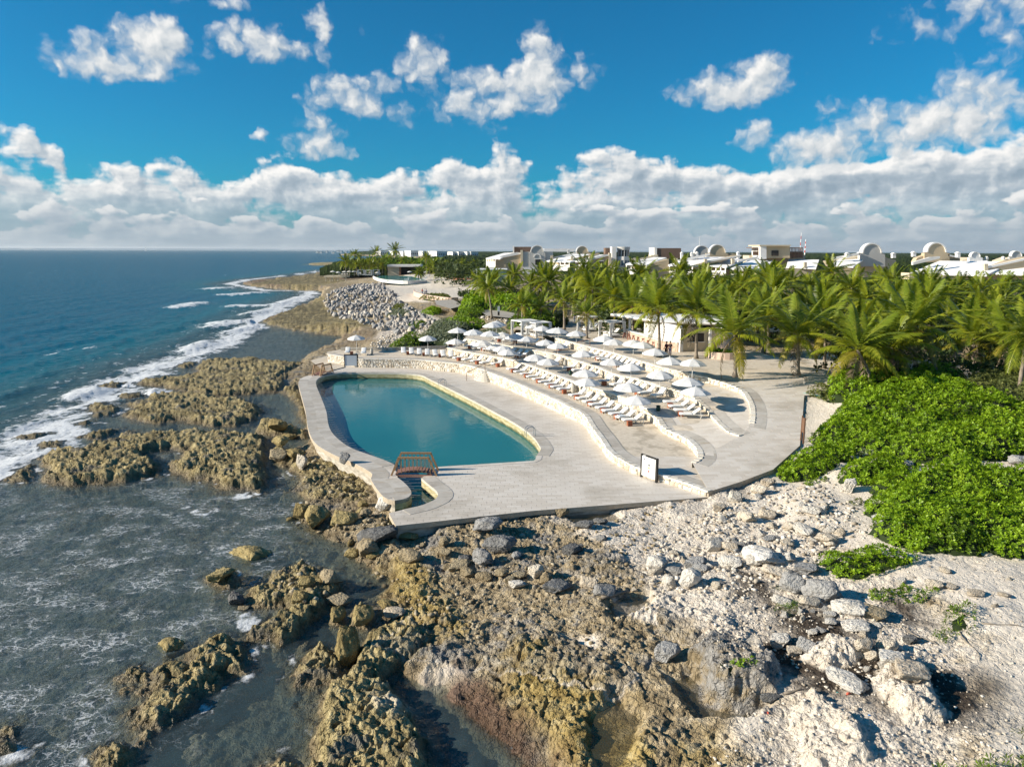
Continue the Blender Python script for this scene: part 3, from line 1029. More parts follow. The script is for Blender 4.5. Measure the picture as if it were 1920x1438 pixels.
    cr = nt.step(nt.voro(nt.v('ADD', pos, nt.v('SCALE', nt.noise(pos, 1.5, 3, .6, color=True), scale=1.1)), 2.1, 'DISTANCE_TO_EDGE'), .0, .08)
    h = nt.m('ADD', h, nt.m('MULTIPLY', cr, nt.m('MULTIPLY_ADD', pale, -.26, .38)))
    nt.l.new(nt.bump(nt.m('MULTIPLY', h, soft), .9, .18), bs.inputs['Normal'])


M = {}
M['ground'] = material('ground_rock', m_ground)
V_, F_, at = compact(TV, F, {'zone_a': A, 'zone_b': B})
ground = link('ground', np_mesh('ground', V_, F_, None, M['ground'], True, at))
tag(ground, 'coral rock shore, pale rubble and sand round the pool deck', kind='structure')

# ------------------------------------------------------------------ sea


def wave_h(X, Y, depth):
    k = 0
    rs = np.random.RandomState(5)
    for i in range(26):
        L = 1.6 * 1.22 ** i * .55 + .5
        if L > 22:
            break
        d = math.radians(rs.normal(62, 30))          # swell runs in from the left
        kx, ky = math.sin(d) * 2 * math.pi / L, -math.cos(d) * 2 * math.pi / L * .4 + rs.normal(0, .03)
        ph = rs.rand() * 6.28
        amp = .012 * L ** .85
        w = np.sin(kx * X + ky * Y + ph + 1.3 * perlin(X / (L * 4), Y / (L * 4), 90 + i))
        k = k + amp * (1 - np.abs(w)) * 1.6 - amp * .6
    return k


srows = [5.0, 8.0, 11.0, 13.0, 14.5, 15.5, 16.0]
while srows[-1] < 500:
    rr = srows[-1]
    srows.append(rr + max(.09, rr * rr / (711 * 17) * 1.3 if rr < 110 else .014 * rr))
while srows[-1] < 60000:
    srows.append(srows[-1] * 1.09)
srows = np.array(srows)
NS = 620
SX, SY = fan(srows, -72, 60, NS)
SX, SY = SX.ravel(), SY.ravel()
SR = np.hypot(SX, SY)
bedh, SW = terrain_at(SX, SY, fine=False)
depth = np.clip(-bedh, 0, 9)
off = sdf(SX, SY, np.vstack([SURF, [[-60, 600], [-4000, 3000], [-4000, -50], [-50, 10]]]), 80.0)
off = np.where(SR > 700, 80, off)
calm = sstep(-14, 8, off)
swell = wave_h(SX, SY, depth)
SZ = swell * (.10 + .62 * calm) * sstep(.05, .6, depth) / (1 + (SR / 400) ** 2)
d_surf = linedist(SX, SY, SURF, 60.0)
rag_s = fbm(SX * .16, SY * .16, 4, .6, 101)
rag_m = fbm(SX * .5, SY * .3, 4, .6, 111)
foam = sstep(6.5, .5, d_surf + 5.0 * rag_s + 2.2 * rag_m) * 1.0
foam = np.maximum(foam, .55 * sstep(16, 3, np.abs(off - 7) + 9 * rag_s) * sstep(-.05, .35, rag_m + .2 * rag_s) * sstep(60, 85, SR))
# breaking crests standing off the reef
crest_px = [[(285, 735), (330, 715), (385, 700)], [(360, 655), (385, 640)], [(140, 742), (190, 722), (240, 716)], [(395, 612), (440, 606), (480, 600)], [(430, 622), (460, 616), (482, 607)], [(330, 575), (370, 567)], 
            [(400, 606), (470, 603)], [(440, 573), (520, 571), (575, 556)], [(470, 587), (530, 578)], [(395, 541), (420, 539)], [(430, 552), (480, 548)]]
for c in crest_px:
    cd = linedist(SX, SY, PP(c, 0.3), 20.0)
    wdt = .012 * np.hypot(*PP(c, .3).mean(0)) + .3
    foam = np.maximum(foam, sstep(2.4 * wdt, .2 * wdt, cd + wdt * 1.4 * rag_m))
    SZ = SZ + .5 * np.exp(-(cd / (1.3 * wdt)) ** 2) * sstep(.2, .8, depth)
foam = foam * sstep(.0, .15, depth)
lace = sstep(-1.5, -9, off + 4 * rag_s) * sstep(30, 6, np.abs(SX + 16 + .0 * SY) * .9) 
near_l = sstep(75, 45, SR) * sstep(-4.5, -12, SX - .0 * SY) * sstep(-.75, .2, rag_s + .25)
lace = np.clip(near_l * sstep(.15, .5, depth), 0, 1) * sstep(-9, -16, SX + 4 * rag_s)
splash_px = [(470, 1165, 1.0), (430, 1090, .8), (475, 1060, .7), (430, 905, 1.6), (460, 930, 1.2), (20, 1410, 1.0), (480, 925, .8), (365, 960, 2.0), (240, 1262, .6), (985, 1398, .6), (1010, 1410, .5)]
for px, py, rad in splash_px:
    c = P(px, py, 0)
    foam = np.maximum(foam, .8 * sstep(rad, .2 * rad, np.hypot((SX - c.x), (SY - c.y) * .8) + rad * .9 * rag_m))
foam = np.maximum(foam, .66 * sstep(.55, .12, depth) * sstep(.02, .12, depth) * sstep(-.15, .35, rag_m + .3 * rag_s) * sstep(75, 60, SR) * sstep(-4, -9, SX))
sdeck = np.maximum(sdf(SX, SY, np.vstack([DECK]), 5.0), sdf(SX, SY, np.vstack([POOL, CH_R, CH_L]), 5.0))
skeep = (bedh < .75) & (sdeck < .9) & (sdf(SX, SY, TERR, 5.0) < 1)
SF = grid_faces(len(srows), NS, keep=skeep)
SV = np.stack([SX, SY, SZ], -1)
at = {'sea': np.stack([depth, foam, lace, calm], -1)}
SV, SF, at = compact(SV, SF, at)


def m_sea(nt, bs):
    pos = nt.pos()
    a = nt.new('ShaderNodeAttribute', attribute_name='sea')
    s = nt.new('ShaderNodeSeparateColor')
    nt.l.new(a.outputs[0], s.inputs[0])
    depth, foam, lace = s.outputs[0], s.outputs[1], s.outputs[2]
    calm = a.outputs[3]
    p2 = nt.v('MULTIPLY', pos, (1, .55, 1))
    # ripples
    r1 = nt.noise(p2, .9, 6, .62)
    r2 = nt.noise(p2, 5.0, 4, .6)
    r0 = nt.noise(nt.v('MULTIPLY', pos, (.10, .05, 1)), 1.0, 5, .62)
    rm = nt.noise(nt.v('MULTIPLY', pos, (.34, .15, 1)), 1.0, 4, .6)
    hgt = nt.m('ADD', nt.m('MULTIPLY_ADD', rm, 2.2, nt.m('MULTIPLY', r1, .8)), nt.m('ADD', nt.m('MULTIPLY', r2, .16), nt.m('MULTIPLY', r0, 3.0)))
    nrm = nt.bump(hgt, 1.0, .55)
    # clear water over the bed: the deeper, the more the blue body hides it
    clear = nt.m('POWER', 2.718, nt.m('MULTIPLY', depth, -.85))
    deepc = nt.ramp(nt.m('MULTIPLY', depth, 1 / 8.0), [(0.0, (.115, .135, .135)), (.15, (.060, .125, .140)), (.4, (.008, .125, .170)), (1.0, (.002, .090, .165))])
    body = nt.new('ShaderNodeBsdfDiffuse')
    nt.l.new(deepc, body.inputs[0])
    tr = nt.new('ShaderNodeBsdfTransparent')
    nt.l.new(nt.mix(clear, (.45, .62, .62), (.93, .96, .95)), tr.inputs[0])
    mx = nt.new('ShaderNodeMixShader')
    nt.l.new(clear, mx.inputs[0])
    nt.l.new(body.outputs[0], mx.inputs[1])
    nt.l.new(tr.outputs[0], mx.inputs[2])
    gl = nt.new('ShaderNodeBsdfGlossy')
    gl.inputs['Roughness'].default_value = .12
    nt.l.new(nrm, gl.inputs['Normal'])
    fr = nt.new('ShaderNodeFresnel')
    fr.inputs[0].default_value = 1.33
    nt.l.new(nrm, fr.inputs['Normal'])
    fac = nt.m('MINIMUM', nt.m('MULTIPLY', fr.outputs[0], .85), .30)
    mg = nt.new('ShaderNodeMixShader')
    nt.l.new(fac, mg.inputs[0])
    nt.l.new(mx.outputs[0], mg.inputs[1])
    nt.l.new(gl.outputs[0], mg.inputs[2])
    # foam: solid in the surf, lacy threads behind it
    warp = nt.v('ADD', pos, nt.v('SCALE', nt.v('SUBTRACT', nt.noise(pos, 1.1, 4, .6, color=True), (.5, .5, .5)), scale=1.5))
    cell = nt.voro(nt.v('MULTIPLY', warp, (.55, 1.3, 1)), 1.7, 'DISTANCE_TO_EDGE')
    cell2 = nt.voro(nt.v('MULTIPLY', warp, (.6, 1.3, 1)), 4.6, 'DISTANCE_TO_EDGE')
    patch = nt.noise(nt.v('MULTIPLY', pos, (.35, .5, 1)), 1.0, 5, .65)
    thr = nt.m('MULTIPLY', nt.m('SUBTRACT', patch, .44), .16)
    threads = nt.m('MAXIMUM', nt.step(nt.m('SUBTRACT', thr, nt.m('MULTIPLY', cell, 1.0)), -.03, .0), nt.m('MULTIPLY', nt.step(nt.m('SUBTRACT', thr, nt.m('MULTIPLY', cell2, 1.2)), -.02, .0), .65))
    threads = nt.m('MULTIPLY', threads, nt.m('MULTIPLY', lace, nt.step(patch, .42, .60)))
    fn = nt.noise(nt.v('MULTIPLY', pos, (.9, .7, 1)), 1.3, 6, .68)
    solid = nt.step(nt.m('ADD', foam, nt.m('MULTIPLY', nt.m('SUBTRACT', fn, .5), 2.3)), .42, .95)
    caps = nt.m('MULTIPLY', nt.m('MULTIPLY', nt.step(nt.noise(nt.v('MULTIPLY', pos, (.11, .035, 1)), 1.0, 6, .7), .675, .72), calm), nt.m('MULTIPLY', nt.step(nt.v('LENGTH', pos), 1800, 500), .8))
    fsum = nt.m('MINIMUM', nt.m('ADD', nt.m('MULTIPLY', threads, .55), nt.m('MAXIMUM', nt.m('MULTIPLY', solid, .92), caps)), .95)
    fo = nt.new('ShaderNodeBsdfDiffuse')
    fo.inputs[0].default_value = (.74, .76, .77, 1)
    nt.l.new(nt.bump(fn, .6, .3), fo.inputs['Normal'])
    mf = nt.new('ShaderNodeMixShader')
    nt.l.new(fsum, mf.inputs[0])
    nt.l.new(mg.outputs[0], mf.inputs[1])
    nt.l.new(fo.outputs[0], mf.inputs[2])
    nt.l.new(mf.outputs[0], nt.t.nodes['Material Output'].inputs['Surface'])


M['sea'] = material('sea_water', m_sea)
sea = link('sea', np_mesh('sea', SV, SF, None, M['sea'], True, at))
tag(sea, 'deep blue sea with surf breaking over the reef', kind='structure')


def m_puddle(nt, bs):
    bs.inputs['Base Color'].default_value = (.10, .085, .045, 1)
    bs.inputs['Roughness'].default_value = .06
    bs.inputs['Specular IOR Level'].default_value = .5
    bs.inputs['Alpha'].default_value = .42


M['puddle'] = material('puddle_water', m_puddle)
for poly, z in PUDDLES:
    mb = MB()
    pts = smooth_line(poly, 3, True)
    c = pts.mean(0)
    pts = c + (pts - c) * 1.06
    mb.add([(p[0], p[1], z) for p in pts], [tuple(range(len(pts)))])
    tag(mb.build('tide_pool', M['puddle']), 'shallow brown rain pool caught in the shore rock', kind='structure')
# ------------------------------------------------------------------ deck, pool, terraces
ZFN = {1: z1f, 2: z2f, 3: z3f, 4: z4f}
WALLS = {1: W1, 2: W2, 3: W3, 4: W4}
rng = random.Random(11)


def m_tile(nt, bs):
    pos = nt.pos()
    tone = nt.attr('tone')
    n = nt.noise(nt.v('MULTIPLY', pos, (1.2, 6, 6)), 1.0, 5, .65)
    big = nt.noise(pos, .16, 4, .6)
    base = nt.ramp(nt.m('ADD', nt.m('MULTIPLY', tone, .38), nt.m('MULTIPLY', n, .62)), [(.1, (.52, .455, .375)), (.45, (.635, .575, .495)), (.7, (.69, .635, .56)), (1.0, (.75, .705, .635))])
    stain = nt.step(nt.m('ADD', big, nt.m('MULTIPLY', n, .3)), .66, .84)
    base = nt.mix(nt.m('MULTIPLY', stain, .5), base, (.36, .31, .24))
    nt.l.new(base, bs.inputs['Base Color'])
    bs.inputs['Roughness'].default_value = .62
    nt.l.new(nt.bump(n, .25, .02), bs.inputs['Normal'])


def m_band(nt, bs):
    pos = nt.pos()
    tone = nt.attr('tone')
    n = nt.noise(nt.v('MULTIPLY', pos, (2, 2, 2)), 1.0, 6, .65)
    base = nt.ramp(nt.m('ADD', nt.m('MULTIPLY', tone, .28), nt.m('MULTIPLY', n, .72)), [(.2, (.35, .315, .265)), (.5, (.48, .44, .38)), (.8, (.59, .555, .50))])
    st = nt.step(nt.noise(nt.v('MULTIPLY', pos, (.5, 1.4, 1)), 1.0, 5, .65), .56, .7)
    base = nt.mix(nt.m('MULTIPLY', st, .55), base, (.36, .27, .165))
    nt.l.new(base, bs.inputs['Base Color'])
    bs.inputs['Roughness'].default_value = .7
    nt.l.new(nt.bump(n, .3, .03), bs.inputs['Normal'])


def m_floor(nt, bs):
    pos = nt.pos()
    n = nt.noise(pos, .5, 6, .62)
    n2 = nt.noise(nt.v('MULTIPLY', pos, (1, 1, 1)), 3.0, 5, .7)
    base = nt.ramp(n2, [(.25, (.48, .405, .305)), (.5, (.62, .54, .43)), (.75, (.70, .63, .525))])
    base = nt.mix(nt.m('MULTIPLY', nt.step(n, .52, .64), .55), base, (.30, .255, .19))
    nt.l.new(base, bs.inputs['Base Color'])
    bs.inputs['Roughness'].default_value = .9
    nt.l.new(nt.bump(n2, .4, .03), bs.inputs['Normal'])


def m_stone(nt, bs):
    pos = nt.pos()
    tone = nt.attr('tone')
    n = nt.noise(pos, 4.5, 5, .65)
    base = nt.ramp(nt.m('ADD', nt.m('MULTIPLY', tone, .6), nt.m('MULTIPLY', n, .4)), [(.15, (.42, .345, .25)), (.4, (.60, .535, .43)), (.65, (.70, .65, .56)), (.9, (.77, .74, .68))])
    nt.l.new(base, bs.inputs['Base Color'])
    bs.inputs['Roughness'].default_value = .9
    nt.l.new(nt.bump(nt.noise(pos, 14, 4, .6), .6, .04), bs.inputs['Normal'])


def m_conc(nt, bs):
    pos = nt.pos()
    n = nt.noise(nt.v('MULTIPLY', pos, (.8, .8, 2.5)), 1.6, 6, .65)
    base = nt.ramp(n, [(.3, (.22, .19, .15)), (.5, (.42, .385, .32)), (.7, (.60, .565, .50))])
    nt.l.new(base, bs.inputs['Base Color'])
    bs.inputs['Roughness'].default_value = .85
    nt.l.new(nt.bump(n, .5, .05), bs.inputs['Normal'])


M['tile'] = material('travertine_tile', m_tile)
M['band'] = material('grey_coping', m_band)
M['floor'] = material('sandy_concrete', m_floor)
M['stone'] = material('limestone_wall', m_stone)
M['conc'] = material('weathered_concrete', m_conc)
M['grout'] = material('grout', color=(.42, .38, .32), rough=.9)
M['soil'] = material('dark_mortar', color=(.36, .31, .24), rough=.95)


def clip_half(poly, nx, ny, c):
    """the part of a polygon with nx*x + ny*y <= c"""
    out = []
    n = len(poly)
    for i in range(n):
        ax, ay = poly[i]
        bx, by = poly[(i + 1) % n]
        da, db = nx * ax + ny * ay - c, nx * bx + ny * by - c
        if da <= 0:
            out.append((ax, ay))
        if (da < 0 < db) or (db < 0 < da):
            t = da / (da - db)
            out.append((ax + t * (bx - ax), ay + t * (by - ay)))
    return out


def area(p):
    return .5 * sum(p[i][0] * p[(i + 1) % len(p)][1] - p[(i + 1) % len(p)][0] * p[i][1] for i in range(len(p)))


def offset_in(p, d):
    """shrink a small polygon towards its middle"""
    cx = sum(q[0] for q in p) / len(p)
    cy = sum(q[1] for q in p) / len(p)
    out = []
    for x, y in p:
        L = math.hypot(x - cx, y - cy) + 1e-6
        k = max(0, 1 - d * 1.4 / L)
        out.append((cx + (x - cx) * k, cy + (y - cy) * k))
    return out


def tile_polys(poly, th, a, b):
    c, s = math.cos(th), math.sin(th)
    q = [(x * c + y * s, -x * s + y * c) for x, y in poly]
    y0, y1 = min(p[1] for p in q), max(p[1] for p in q)
    res = []
    j = 0
    y = y0 - rng.random() * b
    while y < y1:
        row = clip_half(clip_half(q, 0, 1, y + b), 0, -1, -y)
        if len(row) > 2:
            x0, x1 = min(p[0] for p in row), max(p[0] for p in row)
            x = math.floor(x0 / a) * a - a + (j * .37 % 1) * a
            while x < x1:
                t = clip_half(clip_half(row, 1, 0, x + a), -1, 0, -x)
                if len(t) > 2 and abs(area(t)) > .015:
                    cl = []
                    for p in t:
                        if not cl or (abs(p[0] - cl[-1][0]) + abs(p[1] - cl[-1][1])) > 1e-4:
                            cl.append(p)
                    if len(cl) > 2:
                        res.append([(px * c - py * s, px * s + py * c) for px, py in cl])
                x += a
        y += b
        j += 1
    return res


def flat_fill(name, poly, zf, mat, parent=None, drop=0.0, cell=0.0):
    """a filled polygon laid on zf, cut into cells where it slopes"""
    mb = MB()
    polys = tile_polys([tuple(p) for p in poly], 0.0, cell, cell) if cell else None
    if polys is None:
        import mathutils.geometry as mg
        tri = mg.tessellate_polygon([[Vector((p[0], p[1], 0)) for p in poly]])
        pts = [(p[0], p[1], float(zf(np.array(p[0]), np.array(p[1]))) - drop) for p in poly]
        mb.add(pts, [tuple(t) for t in tri])
    else:
        for t in polys:
            mb.add([(p[0], p[1], float(zf(np.array(p[0]), np.array(p[1]))) - drop) for p in t], [tuple(range(len(t)))])
    me = mb.mesh(name, mat)
    bm = bmesh.new()
    bm.from_mesh(me)
    bmesh.ops.remove_doubles(bm, verts=bm.verts, dist=1e-4)
    bmesh.ops.recalc_face_normals(bm, faces=bm.faces)
    up = sum(f.normal.z * f.calc_area() for f in bm.faces)
    for f in bm.faces:
        if f.normal.z < 0:
            f.normal_flip()
    bm.to_mesh(me)
    bm.free()
    return link(name, me, parent)


def lay_tiles(poly, zf, th, a, b, parent, mat, n_single, lift=.012, key=None, name='paving_tile', joint=.007):
    tl = tile_polys([tuple(p) for p in poly], th, a, b)
    tl.sort(key=key or (lambda t: math.hypot(t[0][0], t[0][1])))
    verts, faces, tone = [], [], []
    for i, t in enumerate(tl):
        if area(t) < 0:
            t = t[::-1]
        t = offset_in(t, joint)
        n = len(t)
        zz = [float(zf(np.array(p[0]), np.array(p[1]))) for p in t]
        v = [(p[0], p[1], z + lift) for p, z in zip(t, zz)] + [(p[0], p[1], z - .005) for p, z in zip(t, zz)]
        f = [tuple(range(n))] + [(k, n + k, n + (k + 1) % n, (k + 1) % n) for k in range(n)]
        tn = rng.random()
        if i < n_single:
            me = bpy.data.meshes.new(name)
            me.from_pydata(v, [], f)
            me.materials.append(mat)
            me.attributes.new('tone', 'FLOAT', 'POINT').data.foreach_set('value', [tn] * len(v))
            link(name, me, parent)
        else:
            o = len(verts)
            verts += v
            faces += [tuple(q + o for q in ff) for ff in f]
            tone += [tn] * len(v)
    if verts:
        me = bpy.data.meshes.new('paving_tiles')
        me.from_pydata(verts, [], faces)
        me.materials.append(mat)
        me.attributes.new('tone', 'FLOAT', 'POINT').data.foreach_set('value', tone)
        tag(link('paving_tiles', me, parent), kind='stuff')


def arc(line):
    d = np.linalg.norm(np.diff(line, axis=0), axis=1)
    return np.concatenate([[0], np.cumsum(d)])


def at_arc(line, s, L=None):
    L = arc(line) if L is None else L
    s = np.clip(s, 0, L[-1] - 1e-6)
    i = int(np.searchsorted(L, s, side='right') - 1)
    i = min(i, len(line) - 2)
    t = (s - L[i]) / (L[i + 1] - L[i] + 1e-9)
    p = line[i] * (1 - t) + line[i + 1] * t
    d = line[i + 1] - line[i]
    d = d / (np.linalg.norm(d) + 1e-9)
    return p, d, np.array([-d[1], d[0]])


def normals(line):
    t = np.gradient(line, axis=0)
    t /= np.linalg.norm(t, axis=1)[:, None] + 1e-9
    return np.stack([-t[:, 1], t[:, 0]], -1)


def strip_stones(line, w0, w1, zf, name, parent, mat, seg=.85, lift=.03, single=True, taper=False):
    """flat stones in a band beside a line (offsets w0..w1 along the left normal)"""
    L = arc(line)
    n = max(2, int(L[-1] / seg))
    N = normals(line)
    for i in range(n):
        s0, s1 = L[-1] * i / n + .006, L[-1] * (i + 1) / n - .006
        pts = []
        for s in (s0, (s0 + s1) / 2, s1):
            p, d, _ = at_arc(line, s, L)
            k = np.array([np.interp(s, L, N[:, 0]), np.interp(s, L, N[:, 1])])
            pts.append((p + k * w0, p + k * w1))
        ring = [a for a, _ in pts] + [b for _, b in pts[::-1]]
        if area(ring) < 0:
            ring = ring[::-1]
        zz = [float(zf(p[0], p[1])) for p in ring]
        m = len(ring)
        v = [(p[0], p[1], z + lift) for p, z in zip(ring, zz)] + [(p[0], p[1], z - .02) for p, z in zip(ring, zz)]
        f = [tuple(range(m))] + [(k, m + k, m + (k + 1) % m, (k + 1) % m) for k in range(m)]
        me = bpy.data.meshes.new(name)
        me.from_pydata(v, [], f)
        me.materials.append(mat)
        me.attributes.new('tone', 'FLOAT', 'POINT').data.foreach_set('value', [rng.random()] * len(v))
        link(name, me, parent)


def skirt(name, line, ztop, zbot, mat, parent, out=0.0):
    mb = MB()
    N = normals(np.asarray(line)) * out
    for i in range(len(line) - 1):
        a, b = line[i] + N[i], line[i + 1] + N[i + 1]
        za, zb = (float(ztop(*a)), float(ztop(*b))) if callable(ztop) else (ztop, ztop)
        mb.add([(a[0], a[1], zbot), (b[0], b[1], zbot), (b[0], b[1], zb), (a[0], a[1], za)], [(0, 1, 2, 3)])
    return mb.build(name, mat, parent)


def zc(z):
    return lambda x, y: np.full(np.shape(x), z)


TH_TILE = math.radians(3)
# pool deck
deck = flat_fill('pool_deck', DECK, zc(Z0), M['grout'])
tag(deck, 'pale travertine deck round the swimming pool', kind='structure')
lay_tiles(DECK, zc(Z0), TH_TILE, .95, .36, deck, M['tile'], 230)
edge = np.vstack([DS])
# the slab edges seen from the shore
skirt('slab_edge', WALK[::-1], zc(Z0 + .012), Z0 - .30, M['stone'], deck)
skirt('slab_edge', DS[::-1], zc(Z0 + .012), Z0 - .28, M['stone'], deck)
skirt('slab_edge', np.vstack([WALK[-1:], CH_L])[::-1], zc(Z0 + .012), Z0 - .22, M['conc'], deck)
mbk = MB()
_c = DECK.mean(0)
for ln, ins in ((WALK, .35), (DS, .25)):
    N = normals(ln)
    for i in range(len(ln) - 1):
        a, b = ln[i], ln[i + 1]
        ka = N[i] * (ins if ln is DS else ins)
        kb = N[i + 1] * ins
        a2, b2 = a + ka, b + kb
        mbk.add([(*a, Z0 - .28), (*b, Z0 - .28), (*b2, Z0 - .28), (*a2, Z0 - .28)], [(0, 1, 2, 3)])
        mbk.add([(*a2, -.6), (*b2, -.6), (*b2, Z0 - .28), (*a2, Z0 - .28)], [(0, 1, 2, 3)])
mbk.build('deck_footing', M['conc'], deck)
# pool basin
pool = flat_fill('pool_floor', np.vstack([POOL, CH_R[:18], CH_L[::-1][:12][::-1]]), zc(-1.0), material('pool_floor', color=(.10, .20, .17), rough=.6))
tag(pool, 'dim blue green floor of the pool', kind='structure')


def m_poolwall(nt, bs):
    pos = nt.pos()
    z = nt.sep(pos)[2]
    n = nt.noise(nt.v('MULTIPLY', pos, (1.5, 1.5, 4)), 1.0, 5, .6)
    dry = nt.ramp(n, [(.3, (.30, .25, .12)), (.55, (.43, .38, .22)), (.75, (.56, .51, .36))])
    wet = nt.ramp(n, [(.3, (.06, .065, .03)), (.6, (.15, .145, .065))])
    c = nt.mix(nt.step(nt.m('ADD', z, nt.m('MULTIPLY', n, .25)), 1.22, 1.06), dry, wet)
    c = nt.mix(nt.step(z, 1.42, 1.46), c, (.58, .54, .45))
    nt.l.new(c, bs.inputs['Base Color'])
    bs.inputs['Roughness'].default_value = .7
    nt.l.new(nt.bump(n, .4, .05), bs.inputs['Normal'])


M['poolwall'] = material('algae_stained_pool_wall', m_poolwall)
pool_line = np.vstack([CH_L[::-1][:0], CH_L, POOL, CH_R])
skirt('pool_wall', pool_line, zc(Z0 + .012), -1.05, M['poolwall'], pool)
# coping stones round the pool edge
for ln in (np.vstack([CH_L, ]), POOL[:-6], np.vstack([CH_R[:-2]])):
    strip_stones(ln, .004, 1.0, zc(Z0), 'coping_stone', deck, M['band'], .95, .030)
strip_stones(POOL[-7:], .004, .45, zc(Z0), 'coping_stone', deck, M['tile'], .95, .030)
sw = WALK[1:-2]
strip_stones(sw, .01, 1.2, zc(Z0), 'coping_stone', deck, M['band'], 1.1, .026)


def m_poolwater(nt, bs):
    pos = nt.pos()
    r = nt.noise(nt.v('MULTIPLY', pos, (1, .6, 1)), 1.6, 4, .6)
    r2 = nt.noise(pos, .12, 3, .5)
    nrm = nt.bump(nt.m('ADD', nt.m('MULTIPLY', r, .22), nt.m('MULTIPLY', nt.noise(pos, 6.0, 3, .5), .03)), .5, .10)
    body = nt.new('ShaderNodeBsdfDiffuse')
    nt.l.new(nt.mix(r2, (.030, .24, .265), (.05, .33, .335)), body.inputs[0])
    tr = nt.new('ShaderNodeBsdfTransparent')
    tr.inputs[0].default_value = (.35, .72, .70, 1)
    mx = nt.new('ShaderNodeMixShader')
    mx.inputs[0].default_value = .42
    nt.l.new(body.outputs[0], mx.inputs[1])
    nt.l.new(tr.outputs[0], mx.inputs[2])
    gl = nt.new('ShaderNodeBsdfGlossy')
    gl.inputs['Roughness'].default_value = .03
    nt.l.new(nrm, gl.inputs['Normal'])
    fr = nt.new('ShaderNodeFresnel')
    fr.inputs[0].default_value = 1.33
    nt.l.new(nrm, fr.inputs['Normal'])
    mg = nt.new('ShaderNodeMixShader')
    nt.l.new(nt.m('MINIMUM', fr.outputs[0], .6), mg.inputs[0])
    nt.l.new(mx.outputs[0], mg.inputs[1])
    nt.l.new(gl.outputs[0], mg.inputs[2])
    nt.l.new(mg.outputs[0], nt.t.nodes['Material Output'].inputs['Surface'])


M['poolwater'] = material('pool_water', m_poolwater)
pw = flat_fill('pool_water', np.vstack([POOL, CH_R[:-4], CH_L]), zc(POOL_WATER), M['poolwater'])
tag(pw, 'calm blue green water filling the curved pool', kind='structure')

# terraces
back2 = np.array([Pz(x, y, z1f)[:2] for x, y in [(838, 649), (725, 654.5), (640, 655), (612, 660)]])
FL1 = np.vstack([W1, back2[::-1], W2[::-1], [E2 + (.8, .2)]])
FL2 = np.vstack([W2, [Pz(838, 647, z2f)[:2], Pz(838, 641, z2f)[:2]], W3[::-1]])
FL3 = np.vstack([W3, [Pz(872, 632, z3f)[:2], Pz(890, 624, z3f)[:2], Pz(960, 618, z3f)[:2], Pz(1000, 622, z3f)[:2]], W4[::-1]])
iw4 = int(len(W4) * .36)
RAMP = np.vstack([W1[:1], RAMP_R[1:11], [Pz(1400, 713, z4f)[:2]], W4[:iw4 + 1][::-1], [E3], [E2]])
FL4 = np.vstack([W4[iw4:], [Pz(x, y, z4f)[:2] for x, y in [(1000, 622), (960, 617), (975, 610), (1080, 606), (1200, 622), (1300, 640), (1420, 660), (1530, 690), (1512, 708), (1400, 713)]]])
for i, (fl, lab) in enumerate(((FL1, 'lowest'), (FL2, 'second'), (FL3, 'third'))):
    f = flat_fill('terrace_floor', fl, ZFN[i + 1], M['floor'], None, .01, 2.0)
    tag(f, lab + ' sandy terrace floor above the pool', kind='structure')
f = flat_fill('terrace_floor', FL4, z4f, M['floor'], None, .0, 2.5)
tag(f, 'top terrace of pale sandy concrete by the bar', kind='structure')
ramp = flat_fill('paved_ramp', RAMP, z4f, M['grout'], None, .0, 2.0)
tag(ramp, 'light paved ramp curving up past the terrace ends', kind='structure')
lay_tiles(RAMP, z4f, TH_TILE, .95, .40, ramp, M['tile'], 70, .014)
# paved tongues of the terraces where the walls curl in
for k, fl, zf, yy in ((2, FL2, z2f, 59.5), (3, FL3, z3f, 67.0)):
    cut = clip_half([tuple(p) for p in fl], 0, 1, yy)
    lay_tiles(cut, zf, TH_TILE, .95, .40, ramp, M['tile'], 0, .006)
cut = clip_half(clip_half([tuple(p) for p in FL1], 0, 1, 51.0), -1, 0, -6.5)
lay_tiles(cut, z1f, TH_TILE, .95, .40, ramp, M['tile'], 0, .006)
# ramp edge towards the sand
RE = RAMP_R[:6][::-1]
_rw = thing('ramp_wall', 'pale rendered edge wall under the paved ramp', 'wall')
skirt('wall_face', RE, lambda x, y: float(z4f(x, y)) + .016, 1.2, M['stone'], _rw)
tag(_rw, kind='structure')


